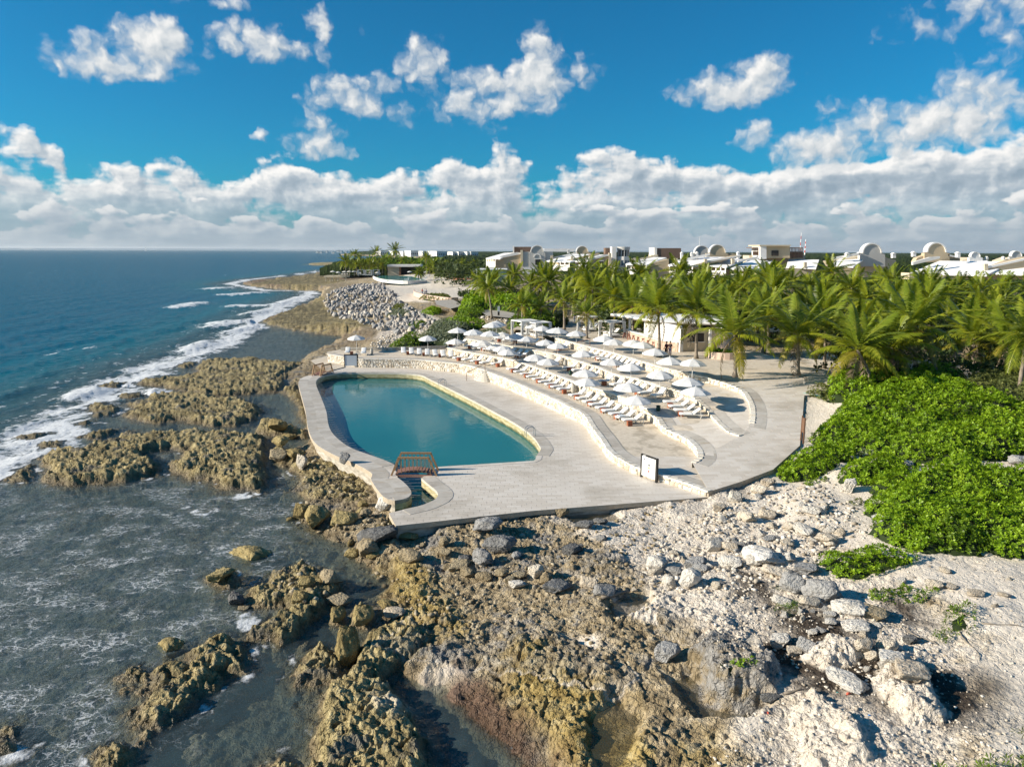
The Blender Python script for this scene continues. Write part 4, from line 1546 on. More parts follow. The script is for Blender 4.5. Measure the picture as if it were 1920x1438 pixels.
def rough_wall(k, label):
    """a dry limestone wall: courses of uneven stones with a coping band behind"""
    line = WALLS[k]
    zlo = (lambda x, y: Z0) if k == 1 else (lambda x, y: float(ZFN[k - 1](x, y)))
    zhi = lambda x, y: float(ZFN[k](x, y))
    root = thing('terrace_wall', label, 'stone wall', (0, 0, 0), 0, 'stone walls of the terraces')
    L = arc(line)
    N = normals(line)
    # a solid core behind the stones
    core = MB()
    for i in range(len(line) - 1):
        a, b = line[i], line[i + 1]
        core.add([(*(a - N[i] * .03), zlo(*a) - .3), (*(b - N[i + 1] * .03), zlo(*b) - .3), (*(b - N[i + 1] * .03), zhi(*b) + .01), (*(a - N[i] * .03), zhi(*a) + .01)], [(0, 1, 2, 3)])
    core.build('wall_core', M['soil'], root)
    V, Fc, T = [], [], []
    zrow = 0.0
    row = 0
    while zrow < 1.4:
        hrow = rng.uniform(.17, .27)
        s = rng.random() * .3
        while s < L[-1] - .1:
            ln = rng.uniform(.2, .5)
            p, d, n = at_arc(line, s + ln / 2, L)
            n = np.array([np.interp(s + ln / 2, L, N[:, 0]), np.interp(s + ln / 2, L, N[:, 1])])
            d = np.array([n[1], -n[0]])
            zl, zh = zlo(*(p + n * .3)), zhi(*(p - n * .3))
            H = zh - zl
            if zrow < H - .04:
                h = min(hrow, H - zrow) * .96
                hl = ln * .48
                out = rng.uniform(.03, .13)
                o = len(V)
                for dz, sc, oo in ((0, .96, .45), (h * .5, 1.0, 1.0), (h, .9, .5)):
                    for sd, so in ((-1, .3), (-.5, 1), (.5, 1), (1, .3)):
                        j = rng.uniform(.82, 1.12)
                        q = p + d * hl * sd * sc + n * (out * so * oo * j)
                        V.append((q[0], q[1], zl + zrow + dz + rng.uniform(-.012, .012)))
                for a in range(2):
                    for b in range(3):
                        Fc.append((o + a * 4 + b, o + a * 4 + b + 1, o + a * 4 + b + 5, o + a * 4 + b + 4))
                # top of the stone back to the core
                q1, q2 = p - d * hl * .9 - n * .1, p + d * hl * .9 - n * .1
                V.append((q1[0], q1[1], zl + zrow + h))
                V.append((q2[0], q2[1], zl + zrow + h))
                Fc.append((o + 8, o + 9, o + 10, o + 11, o + 13, o + 12))
                T += [rng.random()] * 14
            s += ln
        zrow += hrow
        row += 1
    me = bpy.data.meshes.new('wall_stones')
    me.from_pydata(V, [], Fc)
    me.materials.append(M['stone'])
    me.attributes.new('tone', 'FLOAT', 'POINT').data.foreach_set('value', T)
    tag(link('wall_stones', me, root), kind='stuff')
    # cap of pale stones along the wall head, then a grey band
    V, Fc, T = [], [], []
    s = 0.0
    while s < L[-1] - .1:
        ln = rng.uniform(.35, .7)
        hl = ln * .485
        p, d, n = at_arc(line, s + ln / 2, L)
        z = zhi(*(p - n * .3))
        if z - zlo(*(p + n * .3)) > .03 or k == 1:
            o = len(V)
            w0, w1 = rng.uniform(.04, .12), -.34
            for sd in (-1, 1):
                for w in (w0, w1):
                    q = p + d * hl * sd + n * w
                    for zz in (z - .05, z + rng.uniform(.045, .075)):
                        V.append((q[0], q[1], zz))
            Fc += [(o + 1, o + 3, o + 7, o + 5), (o, o + 1, o + 5, o + 4), (o + 2, o + 6, o + 7, o + 3), (o, o + 2, o + 3, o + 1), (o + 4, o + 5, o + 7, o + 6)]
            T += [.55 + .45 * rng.random()] * 8
        s += ln
    me = bpy.data.meshes.new('cap_stones')
    me.from_pydata(V, [], Fc)
    me.materials.append(M['stone'])
    me.attributes.new('tone', 'FLOAT', 'POINT').data.foreach_set('value', T)
    tag(link('cap_stones', me, root), kind='stuff')
    strip_stones(line, -.34, -1.25, lambda x, y: zhi(x, y), 'coping_slab', root, M['band'], 1.0, .022)
    return root


rough_wall(1, 'longest rough limestone wall, along the deck beside the pool')
rough_wall(2, 'rough limestone wall behind the loungers of the lowest terrace')
rough_wall(3, 'rough limestone wall behind the loungers of the second terrace')
rough_wall(4, 'uppermost rough limestone wall, under the plaza by the bar')
# low rendered wall at the back of the lowest terrace, sea end
lw = thing('garden_wall', 'low grey rendered wall behind the first loungers at the sea end', 'wall')
bl = np.array([Pz(x, y, z1f)[:2] for x, y in [(640, 657), (725, 657.5), (800, 655), (836, 654)]])
mb = MB()
for i in range(3):
    a, b = bl[i], bl[i + 1]
    mb.bar((*a, Z1 + .22), (*b, Z1 + .22), .3, .46)
mb.build('wall_body', M['conc'], lw)
pl = flat_fill('landing', PP([(582, 676), (613, 667), (640, 672), (646, 688), (612, 697), (600, 690)], Z0 + .1), zc(Z0 + .1), M['floor'])
tag(pl, 'pinkish sandy landing beside the far footbridge', kind='structure')


# ---- steps
def stairs(pa, n_, z0, z1, nx, label, r0=2.1, r1=.9):
    t = thing('stairs', label, 'steps', (pa[0], pa[1], z0), math.atan2(nx[1], nx[0]), 'curved stone steps between terraces')
    for i in range(n_):
        r = r0 + (r1 - r0) * i / max(1, n_ - 1)
        h = (z1 - z0) / n_
        mb = MB()
        pts = [(r * math.sin(a) * .55, r * math.cos(a) * .85) for a in np.linspace(0.05, math.pi - .05, 11)]
        pts = [(-.3, pts[0][1])] + pts + [(-.3, pts[-1][1])]
        pts = pts[::-1]
        mb.prism(pts, i * h, (i + 1) * h - .0)
        o = mb.build('step', M['step'], t)
    return t


M['step'] = material('step_stone', color=(.56, .52, .45), rough=.8)


def near_wall(k, px, py):
    z = ZFN[k]
    p = np.array(Pz(px, py, z)[:2])
    i = int(np.argmin(np.linalg.norm(WALLS[k] - p, axis=1)))
    return WALLS[k][i], normals(WALLS[k])[i]


for k, px, py, lab in ((1, 905, 693, 'curved stone steps from the pool deck to the lowest terrace'), (2, 975, 680, 'curved stone steps from the lowest to the second terrace'),
                       (3, 1034, 663, 'curved stone steps from the second to the third terrace'), (4, 1095, 649, 'curved stone steps up to the top terrace')):
    p, n = near_wall(k, px, py)
    z0 = Z0 if k == 1 else float(ZFN[k - 1](*p))
    stairs(p, 5 if k == 1 else 4, z0, float(ZFN[k](*p)) - .02, n, lab)

M['rail'] = material('brown_rail', color=(.16, .085, .05), rough=.5)
M['steel'] = material('steel', color=(.55, .55, .55), rough=.22, metallic=1.0)
for (a, at, bt, b), z, zb, lab in ((((875, 714), (875, 696.5), (909.5, 680), (909.5, 697)), Z0, Z1, 'brown handrail beside the steps from the pool deck'),
                               (((962.5, 693), (963, 682), (984.5, 667), (985.5, 680)), Z1, Z2, 'brown handrail beside the steps to the second terrace'),
                               (((1021, 669), (1022, 661), (1044, 652), (1044, 663)), Z2, Z3, 'brown handrail beside the steps to the third terrace'),
                               (((1081, 656), (1081, 648.6), (1105, 635.5), (1106, 650)), Z3, Z4, 'dark handrail beside the steps to the top terrace')):
    pa, pb = P(*a, z), P(*b, zb)
    t = thing('handrail', lab, 'handrail', pa, 0, 'handrails of the terrace steps')
    d = pb - pa
    for q in (Vector((0, 0, 0)), d):
        m = MB()
        m.tube([q, q + Vector((0, 0, 1.02))], .035)
        m.build('post', M['rail'], t)
    m = MB()
    m.tube([(0, 0, 1.0), d + Vector((0, 0, 1.0))], .04)
    m.build('rail', M['rail'], t)

# ---- pool ladders
for (x1, y1), (x2, y2), lab in (((833, 723), (845, 727), 'steel pool ladder at the far end below the steps'), ((1001, 819), (1011, 826), 'steel pool ladder at the near corner of the pool')):
    a, b = P(x1, y1, Z0), P(x2, y2, Z0)
    i = int(np.argmin(np.linalg.norm(POOL - np.array(a[:2]), axis=1)))
    n = normals(POOL)[i]
    tdir = Vector((-n[1], n[0], 0))
    nv = Vector((n[0], n[1], 0))
    base = Vector((*POOL[i], Z0))
    t = thing('pool_ladder', lab, 'ladder', base, 0, 'steel pool ladders')
    for sd in (-.27, .27):
        m = MB()
        pts = [tdir * sd - nv * .55]
        for q in np.linspace(0, math.pi, 7):
            pts.append(tdir * sd + nv * (-.15 - .40 * math.cos(q)) + Vector((0, 0, .55 + .32 * math.sin(q))))
        pts.append(tdir * sd + nv * .25 + Vector((0, 0, -1.6)))
        m.tube(pts, .028)
        m.build('hoop', M['steel'], t)
    for zz in (-.45, -.75, -1.05):
        m = MB()
        m.bar(tdir * -.27 + nv * .25 + Vector((0, 0, zz)), tdir * .27 + nv * .25 + Vector((0, 0, zz)), .07, .03)
        m.build('rung', M['steel'], t)

# ---- timber footbridges


def m_wood(nt, bs, c0=(.17, .09, .05), c1=(.34, .20, .115)):
    pos = nt.new('ShaderNodeTexCoord').outputs['Object']
    n = nt.noise(nt.v('MULTIPLY', pos, (6, 2, 6)), 2.0, 5, .6)
    nt.l.new(nt.ramp(n, [(.3, c0), (.7, c1)]), bs.inputs['Base Color'])
    bs.inputs['Roughness'].default_value = .65


M['timber'] = material('tan_timber', lambda nt, bs: m_wood(nt, bs, (.24, .14, .07), (.40, .25, .13)))
M['plank'] = material('red_plank', lambda nt, bs: m_wood(nt, bs, (.22, .11, .085), (.36, .20, .155)))
a, b = P(733.6, 892, Z0), P(818.5, 892.5, Z0)
c, d = P(741, 882, Z0), P(820.5, 883, Z0)
mid = (a + b + c + d) / 4
span = (b - a).length
wid = ((c + d) / 2 - (a + b) / 2).length
ang = math.atan2((b - a).y, (b - a).x)
bridge = thing('footbridge', 'timber footbridge over the channel at the near end of the pool', 'footbridge', mid, ang, 'timber footbridges over the pool channels')
hs = span / 2


def arch(x):
    return .10 + .22 * max(0, 1 - (x / (hs * .8)) ** 2)


npl = 13
for i in range(npl):
    x0, x1 = -hs * .82 + i * hs * 1.64 / npl, -hs * .82 + (i + 1) * hs * 1.64 / npl - .015
    m = MB()
    m.bar((x0, 0, arch((x0 + x1) / 2)), (x1, 0, arch((x0 + x1) / 2)), wid - .1, .05)
    m.build('plank', M['plank'], bridge)
for sy in (-1, 1):
    y = sy * wid / 2
    m = MB()
    m.bar((-hs * .80, y * .93, -.02), (hs * .80, y * .93, -.02), .08, .2)
    m.build('beam', M['plank'], bridge)
    fr = MB()
    top = 1.32
    xt = hs * .66
    fr.bar((-hs, y, .0), (-xt, y, top), .11, .13)
    fr.bar((hs, y, .0), (xt, y, top), .11, .13)
    fr.bar((-xt - .04, y, top), (xt + .04, y, top), .13, .13)
    fo = fr.build('railing_frame', M['timber'], bridge)
    for i in range(9):
        x = -hs * .72 + i * hs * 1.44 / 8
        zt = top if abs(x) < xt else top * (hs - abs(x)) / (hs - xt)
        m = MB()
        m.bar((x, y, arch(x)), (x, y, zt - .05), .05, .05)
        m.build('baluster', M['timber'], fo)
a, b = P(591, 706, Z0), P(619, 698, Z0)
copy_tree(bridge, (a + b) / 2 + Vector((0, 0, .02)), math.atan2((b - a).y, (b - a).x), 'timber footbridge at the far seaward corner of the pool', scale=.95)

# ---- notice boards
M['black'] = material('black_steel', color=(.018, .017, .016), rough=.5)
M['white'] = material('white_panel', color=(.80, .80, .78), rough=.45)
M['yellow'] = material('yellow_print', color=(.75, .55, .05), rough=.6)
M['redp'] = material('red_print', color=(.28, .03, .02), rough=.6)


def board(pa, pb, h, label, print_=True, dark=False):
    d = pb - pa
    L = d.length
    t = thing('notice_board', label, 'notice board', pa, math.atan2(d.y, d.x), 'notice boards at the pool')
    m = MB()
    m.box((.03, 0, h / 2), (.09, .12, h))
    m.build('post', M['black'], t)
    m = MB()
    m.box((L, 0, h / 2), (.16, .14, h))
    m.build('post', M['black'], t)
    m = MB()
    m.box((L / 2, 0, h - .06), (L - .22, .08, .12))
    hd = m.build('header', M['black'], t)
    m = MB()
    m.box((L / 2 - .01, 0, .18 + (h - .3) / 2), (L - .20, .05, h - .30))
    p = m.build('panel', M['slate'] if dark else M['white'], t)
    if print_:
        for zz, mt in ((.62, 'black'), (.5, 'yellow'), (.36, 'redp')):
            m = MB()
            m.box((L * .52, -.032, h * zz), (.13, .012, .15))
            m.build('print', M[mt], p)
        m = MB()
        m.box((L * .22, -.032, h * .82), (.13, .012, .07))
        m.build('print', M['black'], p)
        m = MB()
        for i in range(5):
            m.box((L * (.16 + .035 * i), -.045, h - .06 + .02 * math.sin(i * 2)), (.05, .012, .035))
        m.build('lettering', M['white'], hd)
    return t


M['slate'] = material('grey_shade_panel', color=(.45, .50, .55), rough=.4)  # blue grey carries the far board's shade; post and plaques share it
board(P(1201.5, 894, Z0), P(1230.5, 905, Z0), 1.72, 'white notice board with black posts in front of the first stone wall')
board(P(646, 688.5, Z0), P(671, 688.5, Z0), 1.75, 'notice board with dark posts and a shade tinted panel, far end of the pool', False, True)
pb = Pz(1506, 832, z4f)
t = thing('notice_board', 'narrow brown notice board seen edge on beside the ramp and hedge', 'notice board', pb, math.radians(82), 'notice boards at the pool')
for xx in (0, .75):
    m = MB()
    m.box((xx, 0, 1.0), (.09, .10, 2.0))
    m.build('post', M['rail'], t)
m = MB()
m.box((.375, 0, 1.35), (.66, .05, 1.1))
m.build('panel', M['rail'], t)
# ------------------------------------------------------------------ sun loungers, tables, parasols, cabanas, planters


def m_fab(nt, bs, col, sc=8.0):
    pos = nt.new('ShaderNodeTexCoord').outputs['Object']
    n = nt.noise(pos, sc, 4, .6)
    r = nt.rnd()
    k = nt.m('ADD', nt.m('MULTIPLY_ADD', n, .16, .86), nt.m('MULTIPLY', r, .06))
    nt.l.new(nt.v('SCALE', nt.xyz(*col), scale=k), bs.inputs['Base Color'])
    bs.inputs['Roughness'].default_value = .85


M['fabric'] = material('white_mattress', lambda nt, bs: m_fab(nt, bs, (.80, .79, .76)))
M['towel'] = material('pale_blue_towel', lambda nt, bs: m_fab(nt, bs, (.62, .68, .74)))
M['frame'] = material('white_lounger_frame', color=(.74, .71, .64), rough=.45)


def m_canopy(nt, bs):
    m_fab(nt, bs, (.80, .80, .79), 3.0)
    tl = nt.new('ShaderNodeBsdfTranslucent')
    tl.inputs[0].default_value = (.70, .70, .68, 1)
    mx = nt.new('ShaderNodeMixShader')
    mx.inputs[0].default_value = .22
    nt.l.new(bs.outputs[0], mx.inputs[1])
    nt.l.new(tl.outputs[0], mx.inputs[2])
    nt.l.new(mx.outputs[0], nt.t.nodes['Material Output'].inputs['Surface'])


M['canopy'] = material('white_canopy', m_canopy)
M['cloth'] = M['canopy']
M['pole'] = material('white_pole', color=(.78, .77, .74), rough=.4)
M['redwood'] = material('red_brown_wood', lambda nt, bs: m_wood(nt, bs, (.19, .055, .025), (.36, .125, .06)))
M['cstone'] = material('cast_stone', lambda nt, bs: m_fab(nt, bs, (.46, .43, .37), 5.0))
M['green'] = material('dark_green_plastic', color=(.02, .055, .035), rough=.4)
M['base'] = material('grey_base', color=(.35, .34, .32), rough=.7)

# lounger: feet at -x, the raised back at +x
lounger = thing('sun_lounger', 'x', 'sun lounger', (0, -50, -20), 0, 'x')
m = MB()
for y in (-.31, .31):
    m.bar((-.98, y, .33), (.98, y, .33), .05, .05)
for x in (-.96, .15, .96):
    m.bar((x, -.31, .33), (x, .31, .33), .05, .045)
m.build('frame', M['frame'], lounger)
lm = MB()
lm.bar((0, 0, .33), (0, 0, 0), .045)
lme = lm.mesh('leg', M['frame'])
for x in (-.82, .78):
    for y in (-.31, .31):
        link('leg', lme, lounger, (x, y, 0), (0, .22 if x > 0 else -.22, 0))


def pad(L, W, th, n=6):
    mb = MB()
    vs = []
    for i in range(n + 1):
        x = L * i / n
        k = .82 if i in (0, n) else 1
        for y, z in ((-W / 2, 0), (-W / 2, th * .7 * k), (-W * .36, th * k), (W * .36, th * k), (W / 2, th * .7 * k), (W / 2, 0)):
            vs.append((x, y, z))
    fs = []
    for i in range(n):
        for j in range(5):
            fs.append((i * 6 + j, i * 6 + j + 1, i * 6 + j + 7, i * 6 + j + 6))
    fs += [(0, 5, 4, 3, 2, 1), tuple(n * 6 + j for j in range(6))]
    mb.add(vs, [f[::-1] for f in fs])
    return mb


link('seat_pad', pad(1.18, .64, .09).mesh('seat_pad', M['fabric'], True), lounger, (-.98, 0, .36))
back = link('back_pad', pad(.80, .64, .09).mesh('back_pad', M['fabric'], True), lounger, (.18, 0, .36), (0, -math.radians(38), 0))
m = MB()
m.bar((.80, 0, .34), (.74, 0, .80), .035)
bsm = m.mesh('back_strut', M['frame'])
for y in (-.29, .29):
    link('back_strut', bsm, lounger, (0, y, 0))

table = thing('side_table', 'x', 'side table', (0, -52, -20), 0, 'x')
m = MB()
m.box((0, 0, .39), (.44, .44, .05))
m.build('top', M['redwood'], table)
m = MB()
for i in range(4):
    a = i * math.pi / 2
    m.box((.19 * math.cos(a), .19 * math.sin(a), .18), (.03, .38, .36), rz=a)
m.build('side_panel', M['redwood'], table)

ORD = ['first', 'second', 'third', 'fourth', 'fifth', 'sixth', 'seventh', 'eighth', 'ninth', 'tenth', 'eleventh', 'twelfth', 'thirteenth', 'fourteenth', 'fifteenth', 'sixteenth']
rows_px = [  # terrace, start, end, count, phrase
    (1, (652, 664), (682, 665), 2, 'under the lone parasol by the sea wall'),
    (1, (757, 664), (846, 671), 7, 'along the grey garden wall'),
    (1, (862, 675), (912, 684), 4, 'between stone jar and pool steps, lowest terrace'),
    (1, (934, 686), (936, 687), 1, 'just above the pool steps'),
    (1, (972, 696), (1064, 735), 9, 'in the middle run of the lowest terrace'),
    (1, (1084, 746), (1187, 794), 9, 'in the near run of the lowest terrace'),
    (2, (846, 648), (866, 648), 2, 'at the sea end of the second terrace'),
    (2, (882, 653), (935, 660), 5, 'before the steps on the second terrace'),
    (2, (966, 662), (1002, 668), 4, 'in the shaded middle of the second terrace'),
    (2, (1040, 685), (1054, 682), 2, 'beside the stone jar on the second terrace'),
    (2, (1104, 692), (1146, 708), 4, 'past the stone jar on the second terrace'),
    (2, (1164, 718), (1243, 744), 7, 'under the parasols of the second terrace'),
    (2, (1264, 760), (1295, 783), 4, 'in the short near run, second terrace'),
    (3, (940, 640), (1000, 647), 5, 'by the cabana end of the third terrace'),
    (3, (1053, 655), (1070, 655), 2, 'at the rail of the third terrace'),
    (3, (1112, 668), (1216, 693), 10, 'in the long run of the third terrace'),
]
first_l, first_t = [lounger], [table]


def place(first, proto, loc, rz, label, group, scale=None):
    if first:
        o = first.pop()
        o.location, o.rotation_euler = loc, (0, 0, rz)
        o['label'], o['group'] = label, group
        if scale:
            o.scale = (scale,) * 3
        return o
    return copy_tree(proto, loc, rz, label, group, scale)


rl = random.Random(4)
n_l = 0
for k, s, e, n, ph in rows_px:
    zf = ZFN[k]
    wall = WALLS[k + 1]
    NN = normals(wall)
    for i in range(n):
        f = i / max(1, n - 1)
        p = np.array(Pz(s[0] + (e[0] - s[0]) * f, s[1] + (e[1] - s[1]) * f, zf)[:2])
        j = int(np.argmin(np.linalg.norm(wall - p, axis=1)))
        nn = NN[j]
        if k == 1 and i < 7 and s[0] < 800:
            nn = np.array([.15, -1.0])
        if k == 1 and n > 2:
            if s[0] > 850:      # keep the row clear of the wall behind
                dist = float(np.dot(p - wall[j], nn))
                p = p + nn * max(0, 1.25 - dist)
        elif k > 1:
            dist = float(np.dot(p - wall[j], nn))
            if -2 < dist < 1.25 and s[0] > 860:
                p = p + nn * (1.25 - dist)
        rz = math.atan2(-nn[1], -nn[0]) + rl.uniform(-.06, .06)
        z = float(zf(*p)) + .01
        which = (ORD[i] + ' ') if n > 1 else 'single '
        o = place(first_l, lounger, (p[0], p[1], z), rz, f'{which}white lounger {ph}', 'white sun loungers ' + ph)
        n_l += 1
        if rl.random() < .16:
            mb = MB()
            mb.box((0, 0, 0), (.55, .5, .03))
            q = Vector((p[0], p[1], z)) + Matrix.Rotation(rz, 3, 'Z') @ Vector((-.55, 0, .475))
            tw = mb.build('towel', M['towel'] if rl.random() < .5 else M['fabric'])
            tw.location = q
            tw.rotation_euler = (0, 0, rz)
            tag(tw, f'folded towel on the {which}lounger {ph}'.replace('  ', ' '), 'towel', 'towels left on the loungers')
        if i % 2 == 0 and i < n - 1 or n in (1, 9) and i == n - 1:
            d = np.array([nn[1], -nn[0]])
            t0 = p + d * (.58 if i < n - 1 else .62) * (1 if np.dot(d, np.array(Pz(e[0], e[1], zf)[:2]) - np.array(Pz(s[0], s[1], zf)[:2])) >= 0 else -1) + nn * .55
            place(first_t, table, (t0[0], t0[1], float(zf(*t0)) + .01), rz, f'red brown table by the {which}lounger {ph}'.replace('the cast stone jar', 'the jar').replace(' of the lowest terrace', ', lowest terrace').replace(' of the second terrace', ', second terrace').replace(' of the third terrace', ', third terrace'), 'red brown side tables ' + ph)

# loungers under the cabanas on the plaza
for i, (x, y) in enumerate([(1104, 617), (1112, 618), (1143, 627), (1152, 628)]):
    p = P(x, y, Z4)
    place(first_l, lounger, (p.x, p.y, Z4 + .01), math.radians(35), f'{ORD[i]} lounger in the shade of the plaza cabanas', 'loungers under the cabanas')

# ---- parasols
umb = thing('parasol', 'x', 'parasol', (0, -54, -20), 0, 'x')
m = MB()
m.tube([(0, 0, .05), (0, 0, 2.5)], .028, 6)
m.build('pole', M['pole'], umb)
m = MB()
m.lathe([(.27, 0), (.27, .05), (.09, .07), (.05, .18)], 10)
m.build('base', M['base'], umb)
m = MB()
vs = [(0, 0, 2.56)]
NR = 8
for ring, (r, z) in enumerate(((.45, 2.44), (.92, 2.26), (1.36, 2.02))):
    for i in range(NR * 2):
        a = math.pi * i / NR
        sag = 1.0 if i % 2 == 0 else (.955, .94, .925)[ring]
        vs.append((r * sag * math.cos(a), r * sag * math.sin(a), z - (0 if i % 2 == 0 else .012 * ring)))
n2 = NR * 2
fs = [(0, 1 + i, 1 + (i + 1) % n2) for i in range(n2)]
for ring in range(2):
    for i in range(n2):
        a0 = 1 + ring * n2
        fs.append((a0 + i, a0 + n2 + i, a0 + n2 + (i + 1) % n2, a0 + (i + 1) % n2))
m.add(vs, fs)
# valance
vv = []
for i in range(n2):
    a = vs[1 + 2 * n2 + i]
    vv += [a, (a[0] * 1.005, a[1] * 1.005, a[2] - .10)]
m.add(vv, [(2 * i, 2 * i + 1, 2 * ((i + 1) % n2) + 1, 2 * ((i + 1) % n2)) for i in range(n2)])
canopy = m.build('canopy', M['canopy'], umb)
m = MB()
m.lathe([(.02, 2.54), (.045, 2.58), (.02, 2.66), (.005, 2.70)], 6)
m.build('finial', M['pole'], canopy)
rb = MB()
rb.bar((.05, 0, 2.50), (1.34, 0, 1.99), .022)
rme = rb.mesh('rib', M['pole'])
for i in range(8):
    link('rib', rme, umb, None, (0, 0, i * math.pi / 4))
umb_px = {1: [(668, 631), (802, 633), (854, 638), (905, 644), (930, 648), (943, 653), (952, 658.5), (1004, 670), (1027, 676.5), (1097, 699), (1100, 713), (1178, 725), (1194, 746)],
          2: [(942, 628), (966, 630.5), (987.5, 633.5), (1024, 640.5), (1046, 646.5), (1095, 661.5), (1147, 676), (1184, 687.5), (1238, 699), (1291, 717), (1304, 733)],
          3: [(858, 617.5), (888.5, 622.5), (919, 624), (992, 605.5), (1001, 609.5), (1017, 614), (1041, 617.5), (1046, 620), (1081, 624), (1133, 634.5), (1151, 640), (1188, 642), (1204.5, 646.5), (1229, 658.5), (1257, 674), (1299, 678)],
          4: [(924, 608), (930, 605)]}
tname = {1: 'lowest', 2: 'second', 3: 'third', 4: 'top'}
first_u = [umb]
ru = random.Random(8)
for k, lst in umb_px.items():
    for i, (x, y) in enumerate(lst):
        z = {1: Z1, 2: Z2, 3: Z3, 4: Z4}[k]
        for _ in range(4):
            p = P(x, y, z + 2.25)
            z = float(ZFN[k](p.x, p.y))
        lab = f'{ORD[i]} open white parasol from the sea along the {tname[k]} terrace'
        o = place(first_u, umb, (p.x, p.y, z), ru.random(), lab, f'white parasols on the {tname[k]} terrace')
        o.rotation_euler = (ru.uniform(-.03, .03), ru.uniform(-.03, .03), ru.random())
        mscale = ru.uniform(.96, 1.04)
        o.scale = (mscale,) * 3

# ---- stone jars and garden speakers
jar = None
for k, x, y, h, lab in ((1, 1075, 738, 1.05, 'tall pale stone jar between the two near lounger runs'), (1, 879, 673, .8, 'pale stone jar at the end of the garden wall loungers'), (2, 1060, 690, .95, 'pale stone jar on the second terrace'),
                        (2, 870, 650, .75, 'pale stone jar at the sea end of the second terrace'), (1, 697, 665, .9, 'squat pale stone jar near the far notice board')):
    p = Pz(x, y, ZFN[k])
    if jar is None:
        jar = thing('stone_jar', lab, 'jar', p, 0, 'pale stone jars on the terraces')
        m = MB()
        m.lathe([(.16, 0), (.24, .18), (.27, .5), (.24, .8), (.16, .98), (.19, 1.0)], 12)
        m.build('body', M['cstone'], jar, True)
        m = MB()
        m.lathe([(.19, .995), (.21, 1.03), (.17, 1.05), (.03, 1.04)], 12)
        m.build('rim', M['cstone'], jar)
        jar.scale = (h,) * 3
    else:
        copy_tree(jar, p, 0, lab, scale=h)
spk = None
for k, x, y, lab in ((2, 1191, 706, 'dark green garden speaker beside the parasols of the second terrace'), (2, 1234, 770, 'dark green garden speaker on the coping at the near lounger run'), (2, 1069.5, 703, 'dark garden speaker past the stone jar of the second terrace'),
                     (2, 950, 669, 'dark garden speaker in the shaded middle of the second terrace'), (1, 841, 657, 'dark garden speaker behind the garden wall loungers'), (4, 1090, 634, 'dark garden speaker by the plaza cabanas'), (3, 1199, 668, 'dark garden speaker by the third terrace wall')):
    p = Pz(x, y, ZFN[k])
    if spk is None:
        spk = thing('garden_speaker', lab, 'speaker', p, 0, 'garden speakers')
        m = MB()
        m.lathe([(.16, 0), (.20, .12), (.20, .30), (.15, .36)], 10)
        m.build('body', M['green'], spk, True)
        m = MB()
        m.lathe([(.19, .40), (.22, .43), (.20, .47), (.05, .50)], 10)
        m.build('cap', M['green'], spk, True)
        m = MB()
        m.tube([(0, 0, .3), (0, 0, .45)], .05)
        m.build('neck', M['black'], spk)
    else:
        copy_tree(spk, p, 0, lab)

# ---- cabanas
M['curtain'] = M['canopy']


def cabana(pa, rz, w, d, h, label):
    t = thing('cabana', label, 'cabana', pa, rz, 'white curtained cabanas')
    for sx in (-1, 1):
        for sy in (-1, 1):
            m = MB()
            m.box((sx * w / 2, sy * d / 2, h / 2), (.10, .10, h))
            m.build('post', M['pole'], t)
            m = MB()
            vs = []
            n = 6
            for i in range(n + 1):
                x = sx * (w / 2 - .08 - .42 * i / n)
                y = sy * d / 2 + .05 * (1 if i % 2 else -1)
                vs += [(x, y, h - .1), (sx * (w / 2 - .08 - .2 * i / n), y, .9), (sx * (w / 2 - .08 - .32 * i / n), y, .1)]
            m.add(vs, [(3 * i + j, 3 * i + j + 1, 3 * i + 4 + j, 3 * i + 3 + j) for i in range(n) for j in range(2)])
            m.build('curtain', M['canopy'], t)
    for sy in (-1, 1):
        m = MB()
        m.box((0, sy * d / 2, h - .06), (w - .1, .09, .12))
        m.build('beam', M['pole'], t)
    for sx in (-1, 1):
        m = MB()
        m.box((sx * w / 2, 0, h - .06), (.09, d - .1, .12))
        m.build('beam', M['pole'], t)
    m = MB()
    n = 8
    vs = []
    for i in range(n + 1):
        x = -w / 2 + w * i / n
        vs += [(x, -d / 2, h + .02), (x, 0, h + (.02 if i in (0, n) else -.04 - .03 * (i % 2))), (x, d / 2, h + .02)]
    m.add(vs, [(3 * i + j, 3 * i + 3 + j, 3 * i + 4 + j, 3 * i + 1 + j) for i in range(n) for j in range(2)])
    m.build('roof_cloth', M['canopy'], t)
    m = MB()
    m.box((0, 0, .32), (w * .7, d * .6, .22))
    m.build('day_bed', M['fabric'], t)
    return t


cabana(P(985, 630, Z3 + .5), .5, 3.0, 3.0, 2.3, 'curtained white cabana on the third terrace beside the hedge')
cabana(P(1105, 621, Z4), .5, 2.6, 2.6, 2.25, 'white cabana by the leaning palm on the plaza')
cabana(P(1147, 632, Z4), .5, 2.6, 2.6, 2.25, 'white cabana nearest the beach bar')
cabana(P(1189, 622, Z4), .4, 2.4, 2.6, 2.3, 'white cabana half hidden at the bar terrace')
cabana(P(1010, 632, Z3 + .5), .5, 2.6, 2.6, 2.2, 'second curtained cabana behind the third terrace parasols')
# ------------------------------------------------------------------ vegetation


